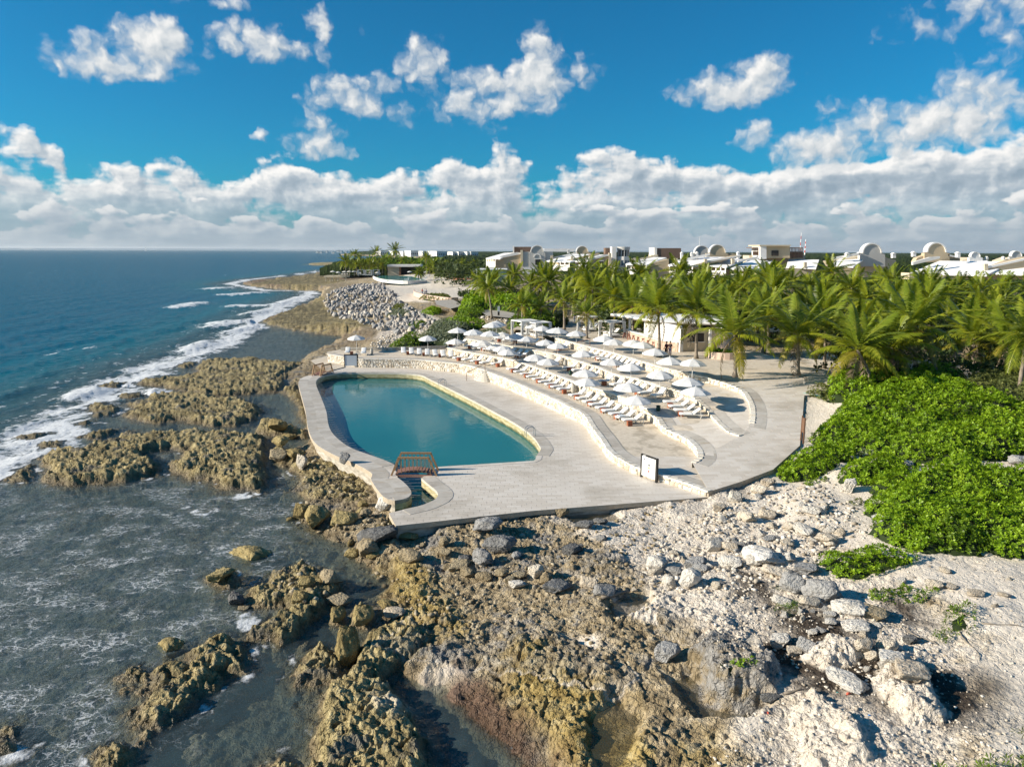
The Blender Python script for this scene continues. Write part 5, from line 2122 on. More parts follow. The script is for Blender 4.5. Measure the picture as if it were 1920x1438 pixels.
def leaf_mat(name, stops, gloss=.45, transl=.30, tone=True):
    def b(nt, bs):
        t = nt.attr('tone') if tone else nt.rnd()
        pos = nt.pos()
        n = nt.noise(pos, .8, 3, .6)
        n = nt.m('MULTIPLY_ADD', nt.m('SUBTRACT', n, .5), 1.8, .5)
        f = nt.m('ADD', nt.m('MULTIPLY', t, .6), nt.m('MULTIPLY', n, .4))
        col = nt.ramp(f, stops)
        nt.l.new(col, bs.inputs['Base Color'])
        bs.inputs['Roughness'].default_value = gloss
        bs.inputs['Specular IOR Level'].default_value = .25
        tl = nt.new('ShaderNodeBsdfTranslucent')
        nt.l.new(nt.mix(1.0, col, (1.5, 1.35, .55), 'MULTIPLY'), tl.inputs[0])
        mx = nt.new('ShaderNodeMixShader')
        mx.inputs[0].default_value = transl
        nt.l.new(bs.outputs[0], mx.inputs[1])
        nt.l.new(tl.outputs[0], mx.inputs[2])
        nt.l.new(mx.outputs[0], nt.t.nodes['Material Output'].inputs['Surface'])
    return material(name, b)


M['leaf_bright'] = leaf_mat('bright_sea_lettuce_leaf', [(.1, (.065, .125, .006)), (.4, (.15, .265, .009)), (.7, (.265, .40, .018)), (.93, (.40, .54, .04)), (1.0, (.46, .40, .08))])
M['leaf_olive'] = leaf_mat('olive_leaf', [(.1, (.06, .075, .02)), (.5, (.13, .155, .04)), (.9, (.24, .25, .08))], .6)
M['leaf_silver'] = leaf_mat('silver_leaf', [(.1, (.11, .14, .085)), (.5, (.20, .235, .155)), (.9, (.31, .34, .25))], .8, .15)
M['leaf_mid'] = leaf_mat('mid_green_leaf', [(.1, (.05, .095, .006)), (.5, (.12, .205, .012)), (.9, (.23, .33, .03))])
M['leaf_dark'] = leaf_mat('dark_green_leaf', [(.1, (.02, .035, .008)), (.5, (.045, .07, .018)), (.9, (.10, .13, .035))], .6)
M['twig'] = material('twigs', color=(.06, .05, .03), rough=.95)
M['dry'] = leaf_mat('dry_grass', [(.1, (.16, .13, .06)), (.5, (.27, .22, .12)), (.9, (.38, .33, .20))], .8, .15)
M['inner'] = material('shrub_core_shade', color=(.022, .036, .009), rough=.9)  # shade under the leaves put into the colour of the core


def gh(x, y):
    """ground height under something, decks included"""
    X, Y = np.atleast_1d(np.asarray(x, float)), np.atleast_1d(np.asarray(y, float))
    h, _ = terrain_at(X, Y, True)
    return h


def leaf_cloud(C, Nrm, rs, size, per, wid=.42, curl=.35, spread=1.0):
    """rosettes of leaves at points C with normals Nrm; returns vertices, quads and tone"""
    n = len(C)
    up = Nrm / (np.linalg.norm(Nrm, axis=1)[:, None] + 1e-9)
    ref = np.tile(np.array([[1.0, .13, .07]]), (n, 1))
    s = np.cross(up, ref)
    s /= np.linalg.norm(s, axis=1)[:, None] + 1e-9
    u = np.cross(s, up)
    ph0 = rs.rand(n) * 6.28
    Vs, tone = [], []
    base_t = rs.rand(n)
    for k in range(per):
        ph = ph0 + 2 * np.pi * k / per + rs.uniform(-.3, .3, n)
        rad = s * np.cos(ph)[:, None] + u * np.sin(ph)[:, None]
        lift = rs.uniform(.15, 1.1, n)[:, None] * spread
        d = rad + up * lift
        d /= np.linalg.norm(d, axis=1)[:, None]
        side = np.cross(d, up)
        side /= np.linalg.norm(side, axis=1)[:, None] + 1e-9
        L = size * rs.uniform(.7, 1.25, n)[:, None]
        a = C + d * L * .08
        b = C + d * L * .62 + side * L * wid * .5 + up * L * .04
        t = C + d * L - up * L * curl * .25
        c = C + d * L * .62 - side * L * wid * .5 + up * L * .04
        Vs.append(np.stack([a, b, t, c], 1))
        tone.append(np.repeat(np.clip(base_t * .7 + .3 * rs.rand(n), 0, 1), 4).reshape(n, 4))
    V = np.concatenate(Vs, 0).reshape(-1, 3)
    T = np.concatenate(tone, 0).reshape(-1)
    Q = np.arange(len(V)).reshape(-1, 4)
    return V, Q, T


SHRUB_FOOT = []


def shrub(poly_px, z0, H, label, cat='shrub', mat='leaf_bright', size=.22, dens=22, per=6, group=None, seed=0, name='shrub', lump=1.0, edge=None, kind=None, wid=.42, base=None):
    """a mound of leaves; poly points are (px, py, up): up=1 marks points seen on the top outline"""
    rs = np.random.RandomState(seed + 100)
    poly = np.array([[*P(p[0], p[1], z0 + (H * .85 if len(p) > 2 and p[2] else 0))[:2]] for p in poly_px]) if base is None else base
    x0, y0 = poly.min(0) - .3
    x1, y1 = poly.max(0) + .3
    A = (x1 - x0) * (y1 - y0)
    w = edge or min(1.6, .28 * math.sqrt(A))

    def top(X, Y):
        s = sdf(X, Y, poly, 3.0) + (.75 * fbm(X * .6, Y * .6, 3, .6, 5 + seed % 7) + .35 * fbm(X * .22, Y * .22, 2, .5, 9)) * min(1, w)
        f = np.clip(s / w, 0, 1)
        dome = np.sqrt(np.clip(1 - (1 - f) ** 2, 0, 1))
        lum = 1 + lump * (.30 * fbm(X * .55, Y * .55, 3, .5, 23 + seed % 5) + .16 * (.5 - worley(X / 1.3, Y / 1.3, 3)))
        return s, H * dome * np.maximum(lum, .25)
    # inner body, its dark colour standing for shade between leaf clusters
    st = max(.25, math.sqrt(A) / 60)
    gx, gy = np.meshgrid(np.arange(x0, x1 + st, st), np.arange(y0, y1 + st, st), indexing='ij')
    s, t = top(gx, gy)
    g = terrain_at(gx.ravel(), gy.ravel(), False)[0].reshape(gx.shape)
    na = gx.shape[1]
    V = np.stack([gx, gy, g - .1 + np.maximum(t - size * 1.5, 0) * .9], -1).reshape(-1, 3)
    F_ = grid_faces(gx.shape[0], na, (s.ravel() > -.05))
    root_p = poly.mean(0)
    rz = float(terrain_at(np.array([root_p[0]]), np.array([root_p[1]]), False)[0][0])
    org = np.array([root_p[0], root_p[1], rz])
    root = thing(name, label, cat, tuple(org), 0, group)
    if kind:
        root['kind'] = kind
    if len(F_):
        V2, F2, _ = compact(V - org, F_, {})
        link('shaded_core', np_mesh('shaded_core', V2, F2, None, M['inner'], True), root)
    n = int(A * dens)
    px, py = rs.uniform(x0, x1, n), rs.uniform(y0, y1, n)
    s, t = top(px, py)
    k = s > .02
    px, py, t, s = px[k], py[k], t[k], s[k]
    # the steep rim gets extra rosettes down to the ground
    g = terrain_at(px, py, False)[0]
    e = .15
    tx = (top(px + e, py)[1] - t) / e
    ty = (top(px, py + e)[1] - t) / e
    down = np.where(rs.rand(len(px)) < .4, rs.uniform(.35, .92, len(px)), rs.uniform(.86, 1.10, len(px)))
    keepm = fbm(px * 1.1 + seed, py * 1.1, 3, .6, 77) > -.34
    px, py, g, t, down, tx, ty = (q_[keepm] for q_ in (px, py, g, t, down, tx, ty))
    C = np.stack([px, py, g + np.maximum(t * down, .04)], -1) - org
    N = np.stack([-tx, -ty, np.ones(len(px))], -1)
    N = N / np.linalg.norm(N, axis=1)[:, None] + rs.normal(0, .32, (len(px), 3))
    V, Q, T = leaf_cloud(C, N, rs, size, per, wid)
    link('foliage', np_mesh('foliage', V, Q, None, M[mat], False, {'tone': T}), root)
    return root


hedge_g = 'bright green sea shrubs beside the ramp'
shrub([(1510, 812, 0), (1545, 832, 0), (1600, 842, 0), (1660, 852, 0), (1720, 868, 0), (1790, 872, 0), (1850, 868, 0), (1930, 872, 0), (2040, 880, 0), (2040, 800, 1), (1920, 778, 1), (1850, 760, 1), (1795, 740, 1), (1740, 727, 1), (1690, 728, 1), (1640, 737, 1), (1590, 752, 1), (1540, 778, 1), (1515, 792, 1)], 3.5, 1.35, 'broad bright green hedge spreading from the edge of the paved ramp', 'hedge', 'leaf_bright', .20, 50, 6, hedge_g, 1, lump=2.2, edge=2.2)
shrub([(1452, 876, 0), (1472, 889, 0), (1520, 892, 0), (1592, 880, 0), (1595, 850, 1), (1530, 833, 1), (1485, 838, 1), (1458, 855, 1)], 2.6, .95, 'low bright green shrub hugging the corner of the ramp', 'shrub', 'leaf_bright', .18, 62, 6, hedge_g, 4, lump=1.3)
shrub([(1566, 906, 0), (1612, 915, 0), (1695, 912, 0), (1700, 872, 1), (1650, 856, 1), (1592, 866, 1)], 2.6, .95, 'low bright green shrub before the silvery bush', 'shrub', 'leaf_bright', .18, 62, 6, hedge_g, 5, lump=1.3)
shrub([(1600, 858, 0), (1640, 866, 0), (1690, 862, 0), (1670, 845, 1), (1625, 836, 1)], 3.0, .5, 'small silvery grey bush between the green shrubs', 'bush', 'leaf_silver', .13, 60, 6, None, 6)
shrub([(1633, 922, 0), (1655, 942, 0), (1626, 960, 0), (1650, 985, 0), (1634, 1002, 0), (1668, 1026, 0), (1745, 1042, 0), (1793, 1044, 0), (1842, 1036, 0), (1888, 1058, 0), (1990, 1052, 0), (2020, 905, 1), (1905, 893, 1), (1850, 890, 1), (1800, 868, 1), (1742, 880, 1), (1680, 882, 1)], 2.7, 1.25, 'wide green shrub mass spreading over the pale sand', 'shrub', 'leaf_bright', .19, 54, 6, hedge_g, 7, lump=2.2, edge=1.8)
shrub([(1730, 1020, 0), (1790, 1040, 0), (1842, 1036, 0), (1850, 985, 0), (1790, 930, 1), (1735, 960, 1)], 2.9, 1.35, 'mixed olive bush grown into the front of the green shrub mass', 'bush', 'leaf_mid', .16, 60, 6, None, 8, lump=1.4)
shrub([(1655, 1008, 0), (1675, 1030, 0), (1745, 1043, 0), (1780, 1035, 0), (1760, 1000, 1), (1690, 985, 1)], 2.5, .7, 'olive skirt of thin leaved bush under the large green shrub', 'bush', 'leaf_olive', .15, 50, 6, None, 10)
shrub([(1536, 1063, 0), (1550, 1080, 0), (1575, 1094, 0), (1613, 1101, 0), (1674, 1098, 0), (1708, 1080, 0), (1698, 1056, 1), (1659, 1040, 1), (1607, 1032, 1), (1567, 1042, 1)], 2.0, .75, 'oval bright green bush alone on the rubble', 'bush', 'leaf_bright', .17, 55, 6, None, 11)
shrub([(1627, 1126, 0), (1642, 1142, 0), (1690, 1152, 0), (1730, 1156, 0), (1766, 1140, 0), (1720, 1120, 1), (1690, 1107, 1), (1640, 1108, 1)], 2.0, .35, 'flat creeping green plant below the oval bush', 'plant', 'leaf_mid', .14, 60, 6, None, 12)
shrub([(1767, 1190, 0), (1790, 1208, 0), (1815, 1212, 0), (1822, 1175, 0), (1810, 1155, 1), (1780, 1155, 1)], 2.1, .45, 'ragged grassy green tuft among dead twigs', 'plant', 'leaf_mid', .20, 40, 6, None, 13, wid=.2)
shrub([(1745, 1222, 0), (1775, 1226, 0), (1778, 1200, 1), (1748, 1198, 1)], 2.0, .3, 'small green weed beside the ragged tuft', 'plant', 'leaf_mid', .16, 45, 6, None, 14, wid=.25)
shrub([(1884, 1395, 0), (1920, 1400, 0), (1990, 1390, 0), (1980, 1340, 1), (1925, 1345, 1), (1900, 1365, 1)], 2.4, .5, 'yellowing grass clump at the sand edge', 'plant', 'leaf_olive', .25, 40, 6, None, 15, wid=.14)
shrub([(1765, 1450, 0), (1850, 1470, 0), (2000, 1480, 0), (1990, 1425, 1), (1900, 1418, 1), (1830, 1428, 1)], 2.2, .5, 'green grassy bank nearest the camera', 'plant', 'leaf_mid', .22, 45, 6, None, 16, wid=.16)
shrub([(1446, 1156, 0), (1470, 1162, 0), (1498, 1156, 0), (1492, 1136, 1), (1460, 1138, 1)], 1.8, .2, 'thin green grass at the foot of the white boulders', 'plant', 'leaf_mid', .2, 60, 5, None, 17, wid=.1)
shrub([(1449, 1118, 0), (1472, 1120, 0), (1472, 1096, 1), (1452, 1094, 1)], 1.8, .25, 'thin grass beside the standing grey boulder', 'plant', 'leaf_olive', .2, 60, 5, None, 18, wid=.1)
shrub([(1508, 910, 0), (1520, 914, 0), (1533, 911, 0), (1530, 901, 1), (1512, 901, 1)], 2.2, .22, 'little green clump on bare sand', 'plant', 'leaf_mid', .13, 80, 6, None, 19)
shrub([(1535, 910, 0), (1545, 913, 0), (1553, 909, 0), (1549, 901, 1), (1538, 901, 1)], 2.2, .2, 'little green clump beside a pale stone on sand', 'plant', 'leaf_mid', .13, 80, 6, None, 20)
shrub([(1592, 955, 0), (1608, 959, 0), (1622, 955, 0), (1618, 942, 1), (1598, 942, 1)], 2.2, .25, 'dull olive cushion plant on the sand', 'plant', 'leaf_olive', .11, 90, 6, None, 21)
shrub([(1366, 1284, 0), (1390, 1290, 0), (1416, 1284, 0), (1410, 1270, 1), (1372, 1270, 1)], 1.6, .12, 'small green creeper on the dark rock', 'plant', 'leaf_bright', .12, 90, 6, None, 22)
# beyond the ramp and round the plaza
shrub([(1788, 742, 0), (1850, 766, 0), (2000, 800, 0), (2010, 700, 1), (1880, 690, 1), (1800, 708, 1)], 4.8, 1.6, 'brownish olive scrub with bare twigs behind the big hedge', 'scrub', 'leaf_olive', .20, 26, 6, None, 23)
shrub([(1556, 738, 0), (1620, 748, 0), (1710, 728, 0), (1700, 680, 1), (1610, 665, 1), (1556, 690, 1)], 5.0, 1.8, 'fresh green bush under the leaning palm', 'bush', 'leaf_bright', .26, 24, 6, None, 24)
shrub([(1700, 728, 0), (1790, 735, 0), (1810, 690, 1), (1720, 678, 1)], 5.0, 1.5, 'fresh green bush between palm trunks behind the hedge', 'bush', 'leaf_bright', .26, 24, 6, None, 25)
shrub([(1518, 728, 0), (1560, 742, 0), (1580, 715, 1), (1530, 708, 1)], 5.0, .6, 'low dry brush with white stones at the ramp head', 'brush', 'leaf_olive', .18, 30, 6, None, 26)
shrub([(723, 650, 0), (745, 654, 0), (780, 652, 0), (794, 645, 0), (785, 626, 1), (765, 619, 1), (738, 628, 1)], 3.0, 1.7, 'round dark green bush behind the garden wall', 'bush', 'leaf_mid', .32, 12, 6, None, 27)
shrub([(790, 636, 0), (850, 640, 0), (880, 622, 0), (860, 600, 1), (810, 600, 1), (790, 615, 1)], 3.8, 1.3, 'silvery shrub patch behind the sea end parasols', 'shrub', 'leaf_silver', .26, 14, 6, None, 28)
shrub([(826, 612, 0), (870, 618, 0), (912, 616, 0), (905, 599, 1), (850, 594, 1)], 4.2, 1.4, 'bright green shrub patch behind the silvery one', 'shrub', 'leaf_bright', .34, 10, 6, None, 29)
shrub([(850, 590, 0), (880, 598, 0), (908, 592, 0), (912, 570, 1), (870, 566, 1)], 4.8, 1.6, 'dark green bush at the corner of the path', 'bush', 'leaf_mid', .36, 9, 6, None, 30)
shrub([(792, 580, 0), (815, 583, 0), (830, 577, 0), (815, 566, 1), (800, 568, 1)], 4.4, .9, 'small green bush on the edge of the riprap', 'bush', 'leaf_bright', .36, 10, 6, None, 31)
shrub([(758, 607, 0), (780, 610, 0), (800, 603, 0), (790, 594, 1), (768, 596, 1)], 3.6, .7, 'green bush growing between riprap boulders', 'bush', 'leaf_mid', .32, 12, 6, None, 32)
shrub([(724, 591, 0), (750, 594, 0), (772, 588, 0), (760, 578, 1), (735, 578, 1)], 3.6, .6, 'grey green scrub on the riprap slope', 'scrub', 'leaf_silver', .32, 10, 6, None, 33)
shrub([(730, 575, 0), (752, 577, 0), (762, 562, 1), (742, 558, 1)], 4.2, .8, 'dull olive scrub on the riprap crest', 'scrub', 'leaf_olive', .34, 9, 6, None, 34)
shrub([(880, 585, 0), (912, 583, 0), (975, 588, 0), (1010, 590, 0), (1010, 552, 1), (940, 543, 1), (880, 541, 1), (858, 553, 1)], 5.2, 3.3, 'long bright green hedge behind the seaside path', 'hedge', 'leaf_bright', .48, 9, 6, None, 35)
shrub([(948, 612, 0), (1000, 618, 0), (1040, 618, 0), (1040, 590, 1), (990, 583, 1), (950, 592, 1)], 5.2, 1.9, 'green hedge behind the curtained cabanas', 'hedge', 'leaf_mid', .36, 10, 6, None, 36)
shrub([(1040, 617, 0), (1064, 612, 0), (1062, 588, 1), (1042, 586, 1)], 5.3, 1.9, 'dark green bush at the plaza corner beside the hedge', 'bush', 'leaf_dark', .36, 12, 6, None, 37)
shrub([(1122, 604, 0), (1160, 606, 0), (1188, 600, 0), (1184, 570, 1), (1150, 565, 1)], 5.4, 2.4, 'bright green bush behind the beach bar', 'bush', 'leaf_bright', .40, 8, 6, None, 38)
shrub([(858, 640, 0), (905, 640, 0), (950, 632, 0), (940, 615, 1), (880, 618, 1)], 4.2, .6, 'grey green ground shrub behind the third terrace parasols', 'shrub', 'leaf_silver', .24, 16, 6, None, 39)

# ---- palms


def frond_arrays(L, droop, npairs, wid, rs, up0=0.0, leaf=.72, broken=0.0):
    """a feather frond along +x; vertices, quads"""
    V, Q, T = [], [], []
    ftone = rs.rand()
    fhang = rs.uniform(.22, .5)
    nseg = 9
    pts = []
    for i in range(nseg + 1):
        t = i / nseg
        pts.append(np.array([L * (t - .14 * droop * t * t), 0, L * (up0 * t - droop * .55 * t ** 2.1)]))
    pts = np.array(pts)
    # rachis
    for i in range(nseg):
        r0, r1 = .035 * (1 - i / nseg) + .008, .035 * (1 - (i + 1) / nseg) + .008
        o = len(V)
        V += [pts[i] + (0, r0, 0), pts[i] + (0, -r0, .0), pts[i + 1] + (0, -r1, 0), pts[i + 1] + (0, r1, 0)]
        Q.append((o, o + 1, o + 2, o + 3))
        T += [.95] * 4
    for k in range(npairs):
        t = .10 + .90 * (k + .5) / npairs
        f = t * nseg
        i = min(int(f), nseg - 1)
        p = pts[i] + (pts[i + 1] - pts[i]) * (f - i)
        d = pts[i + 1] - pts[i]
        d = d / np.linalg.norm(d)
        ln = leaf * L / 3.4 * (math.sin(math.pi * min(1, .18 + .78 * t)) ** .7)
        for sd in (-1, 1):
            if rs.rand() < broken:
                continue
            side = np.array([0, sd, 0])
            fwd = .45 + .55 * t
            hang = fhang + rs.uniform(-.08, .08)
            dr = d * fwd + side * rs.uniform(.85, 1.0) - np.array([0, 0, hang * .6])
            dr /= np.linalg.norm(dr)
            l2 = ln * rs.uniform(.85, 1.12)
            mid = p + dr * l2 * .5 + np.array([0, 0, .04 * l2])
            tip = p + dr * l2 * .95 - np.array([0, 0, hang * .45 * l2])
            wv = d * wid * .5
            o = len(V)
            tn = rs.rand() * .8
            V += [p - wv * .5, p + wv * .5, mid + wv, mid - wv, tip]
            T += [tn * .45 + ftone * .55] * 5
            Q.append((o, o + 1, o + 2, o + 3))
            Q.append((o + 3, o + 2, o + 4, o + 4))
    return np.array(V), Q, np.array(T)


def quads_to(V, Q, T, name, mats):
    F4 = [q for q in Q if q[2] != q[3]]
    F3 = [q[:3] for q in Q if q[2] == q[3]]
    return np_mesh(name, V, F4, F3, mats, False, {'tone': T})


M['palm'] = leaf_mat('palm_leaflets', [(.05, (.05, .085, .007)), (.4, (.145, .19, .013)), (.7, (.29, .315, .024)), (1.0, (.48, .44, .05))], .36, .30)
M['palm_young'] = leaf_mat('young_palm_leaflets', [(.05, (.06, .10, .009)), (.5, (.16, .215, .018)), (1.0, (.34, .35, .045))], .38, .30)
M['palm_old'] = leaf_mat('yellow_palm_leaflets', [(.05, (.13, .14, .015)), (.5, (.25, .23, .03)), (1.0, (.44, .34, .06))], .45, .36)
M['palm_dead'] = leaf_mat('dead_palm_leaflets', [(.05, (.09, .065, .04)), (.5, (.19, .15, .10)), (1.0, (.30, .25, .18))], .8, .1)
M['trunk'] = material('palm_trunk', lambda nt, bs: (nt.l.new(nt.ramp(nt.noise(nt.v('MULTIPLY', nt.new('ShaderNodeTexCoord').outputs['Object'], (3, 3, 9)), 1.0, 4, .6), [(.3, (.13, .105, .08)), (.7, (.33, .28, .22))]), bs.inputs['Base Color']), bs.inputs['Roughness'].__setattr__('default_value', .9)))
M['coconut'] = material('coconut', color=(.30, .17, .035), rough=.5)

rsf = np.random.RandomState(3)
FR = {}
for kind, dr, up0, mat, br in (('young', .35, .05, 'palm_young', .03), ('mid', .75, .12, 'palm', .04), ('arch', 1.05, .28, 'palm', .05), ('old', 1.15, .12, 'palm_old', .08), ('dead', 1.5, .0, 'palm_dead', .25)):
    FR[kind] = [quads_to(*frond_arrays(3.7, dr * f, 30, .115, rsf, up0, .80, br), 'frond', M[mat]) for f in (.7, .85, 1.0, 1.1)]


def trunk_mesh(h, lean, n=8, r0=.19, r1=.11):
    mb = MB()
    pts, rad = [], []
    for i in range(n + 1):
        t = i / n
        pts.append((lean[0] * (t ** 1.6), lean[1] * (t ** 1.6), h * t))
        rad.append((r0 * (1 + .9 * max(0, .12 - t) / .12) * (1 - t) + r1 * t) * (1.06 if i % 2 else .96))
    mb.tube(pts, rad, 8)
    return mb


def palm(x, y, h, label, group, seed, lean=(0, 0), nf=22, scale=1.0, dead=2, z=None, name='palm_tree'):
    rs = random.Random(seed)
    if z is None:
        z = float(terrain_at(np.array([x]), np.array([y]), False)[0][0])
    t = thing(name, label, 'palm tree', (x, y, z - .05), 0, group)
    trunk_mesh(h, lean).build('trunk', M['trunk'], t, True)
    top = Vector((lean[0], lean[1], h - .05))
    az = rs.random() * 6.28
    for i in range(nf):
        f = (i + .5) / nf
        az += 2.39996 + rs.uniform(-.25, .25)
        el = 1.35 - 1.85 * f + rs.uniform(-.12, .12)
        kind = 'young' if f < .25 else ('mid' if f < .55 else ('arch' if f < .85 else 'old'))
        if f > .72 and rs.random() < .22:
            kind = 'old'
        s = scale * (.82 + .25 * math.sin(math.pi * min(1, f + .15))) * rs.uniform(.9, 1.1)
        # the sea wind pushes the crown landward
        link('frond', rs.choice(FR[kind]), t, top, (rs.uniform(-.25, .25), -el, az), s)
    for i in range(dead):
        az += 1.9
        link('dead_frond', rs.choice(FR['dead']), t, top - Vector((0, 0, .15)), (rs.uniform(-.3, .3), .75, az), scale * .75)
    if rs.random() < .6:
        for i in range(rs.randint(3, 6)):
            a = rs.random() * 6.28
            mb = MB()
            mb.lathe([(.03, -.13), (.10, -.08), (.12, 0), (.08, .09), (.02, .12)], 6)
            mb.build('coconut', M['coconut'], t, True, top + Vector((.22 * math.cos(a), .22 * math.sin(a), -.28 + rs.uniform(-.08, .08))))
    return t


front = [  # base px, crown px, label
    ((922, 598), (915, 541), 'slender lone palm by the long hedge and path'),
    ((979, 612), (979, 572), 'small palm in front of the long hedge'),
    ((1014, 612), (1014, 576), 'small bushy palm behind the curtained cabanas'),
    ((1058, 619), (1057, 563), 'palm beside the plaza walkway with thin trunk'),
    ((1100, 635), (1099, 588), 'low spreading palm over the first plaza cabana'),
    ((1187, 628), (1186, 572), 'palm rising between the cabanas and the bar'),
    ((1236, 670), (1234, 580), 'tall palm in front of the bar counter'),
    ((1305, 673), (1306, 585), 'tall palm before the dark bar window'),
    ((1378, 706), (1377, 627), 'large full palm standing on the plaza near the uppermost wall'),
    ((1496, 702), (1496, 630), 'dark leaved palm at the plaza end'),
    ((1634, 726), (1607, 655), 'leaning palm over the fresh green bush'),
    ((1823, 690), (1826, 632), 'bright palm with a shaggy trunk behind the big hedge'),
    ((1646, 712), (1640, 668), 'short palm just behind the leaning palm'),
    ((1675, 716), (1672, 650), 'palm with drooping dead fronds behind the leaning palm'),
    ((1757, 715), (1715, 610), 'palm leaning seaward behind the hedge'),
    ((1880, 700), (1890, 640), 'palm at the landward end of the brown scrub'),
    ((1545, 690), (1548, 620), 'palm beside the plaza end in shade'),
    ((1440, 650), (1438, 590), 'palm behind the round planter'),
]
for i, (b, c, lab) in enumerate(front):
    z = 5.36 if b[0] > 940 else 5.0
    pb = P(b[0], b[1], z)
    pc = PY(c[0], c[1], pb.y)
    big = 1.30 if b[0] > 1180 else .92
    palm(pb.x, pb.y, max(1.6, pc.z - z), lab, 'front row of palms', 40 + i, (pc.x - pb.x, 0), 18 if b[0] > 1180 else 15, big * (1.12 if i == 8 else 1.0), 3 if b[0] > 1600 else 1, z)

# thin yucca tree
pb = P(1785, 711, 5.1)
t = thing('yucca_tree', 'thin pale trunked yucca with a round spiky head behind the hedge', 'tree', pb)
trunk_mesh(3.4, (.15, 0), 6, .08, .06).build('trunk', M['trunk'], t, True)
rs = np.random.RandomState(9)
th_, ph_ = np.arccos(rs.uniform(-.7, 1, 170)), rs.uniform(0, 6.28, 170)
D = np.stack([np.sin(th_) * np.cos(ph_), np.sin(th_) * np.sin(ph_), np.cos(th_)], -1)
C0 = np.tile(np.array([[.15, 0, 3.45]]), (170, 1))
sd = np.cross(D, [[.1, .2, 1]])
sd /= np.linalg.norm(sd, axis=1)[:, None]
L_ = rs.uniform(.8, 1.2, (170, 1))
V = np.stack([C0 + D * .1 - sd * .02, C0 + D * .1 + sd * .02, C0 + D * L_ * .5 + sd * .06, C0 + D * L_ * .5 - sd * .06, C0 + D * L_ - [[0, 0, .15]]], 1).reshape(-1, 3)
q = np.arange(170)[:, None] * 5
link('leaves', np_mesh('leaves', V, np.concatenate([q, q + 1, q + 2, q + 3], 1), np.concatenate([q + 3, q + 2, q + 4], 1), M['palm_young'], False, {'tone': np.repeat(rs.rand(170), 5)}), t)
for i, (px, py) in enumerate([(1845, 692), (1905, 705)]):
    pb = P(px, py, 5.1)
    t = thing('fan_palm', ['low fan leaved palm beside the shaggy palm', 'low fan leaved palm over the brown scrub'][i], 'palm', pb)
    V2 = V - [[.15, 0, 3.0]]
    link('leaves', np_mesh('leaves', V2 * 1.2, np.concatenate([q, q + 1, q + 2, q + 3], 1), np.concatenate([q + 3, q + 2, q + 4], 1), M['palm_young'], False, {'tone': np.repeat(rs.rand(170), 5)}), t)

# ---- the grove: palms with joined crowns


def crown_mesh(seed, nf, pairs):
    rs = random.Random(seed)
    rn = np.random.RandomState(seed)
    Vs, Q, T, Mi = [], [], [], []
    o = 0
    az = 0
    for i in range(nf):
        f = (i + .5) / nf
        az += 2.39996 + rs.uniform(-.3, .3)
        el = 1.35 - 1.8 * f + rs.uniform(-.15, .15)
        V, q, tt = frond_arrays(3.5, (.35 if f < .25 else .8 if f < .6 else 1.1) * rs.uniform(.85, 1.15), pairs, .125, rn, .1, .82, .05)
        R_ = np.array(Euler((rs.uniform(-.25, .25), -el, az)).to_matrix())
        s = .85 + .25 * math.sin(math.pi * f)
        Vs.append((V * s) @ R_.T)
        Q += [tuple(k + o for k in w) for w in q]
        T.append(np.clip(tt * .8 + .2 * f, 0, 1))
        o += len(V)
    return quads_to(np.concatenate(Vs), Q, np.concatenate(T), 'crown', M['palm'])


crowns = [crown_mesh(s, 19, 26) for s in (1, 2, 3, 4, 8, 9)]
crowns_far = [crown_mesh(s, 16, 8) for s in (5, 6, 7)]
tm = [trunk_mesh(h, (l, 0), 6).mesh('trunk', M['trunk'], True) for h, l in ((1.0, 0), (1.0, .12))]


def grove_palm(x, y, z, h, s, label, group, far=False, rs=random):
    t = thing('palm_tree', label, 'palm tree', (x, y, z), rs.random() * 6.28, group)
    i = rs.randrange(2)
    link('trunk', tm[i], t, None, None, (1, 1, h))
    link('crown', rs.choice(crowns_far if far else crowns), t, ((0, .12)[i], 0, h), (rs.uniform(-.08, .08), rs.uniform(-.08, .08), rs.random() * 6.28), s)


rg = random.Random(21)
taken = [(o.location.x, o.location.y) for o in list(COL.objects) if o.name.startswith('palm_tree')]
cands = []
for _ in range(5000):
    px = rg.uniform(890, 2010)
    d = math.sqrt(rg.uniform(0, 1)) * 110 + 70
    az, _e = azel(px, 560)
    x, y = d * math.sin(math.radians(az)), d * math.cos(math.radians(az))
    near = np.interp(px, [890, 1000, 1100, 1180, 1330, 1450, 1530, 1600, 2000], [156, 150, 122, 102, 93, 80, 74, 72, 66])
    far = np.interp(px, [890, 1140, 1500, 2010], [180, 168, 165, 165])
    if not (near < d < far):
        continue
    # keep the bar, the path and the round planter free
    if 1120 < px < 1420 and d < 100:
        continue
    if any((x - a) ** 2 + (y - b) ** 2 < (6.4 if px > 1450 else 5.6) ** 2 for a, b in taken):
        continue
    taken.append((x, y))
    cands.append((px, d, x, y))
palm_count = {}
ORDP = ORD + ['seventeenth', 'eighteenth', 'nineteenth', 'twentieth']
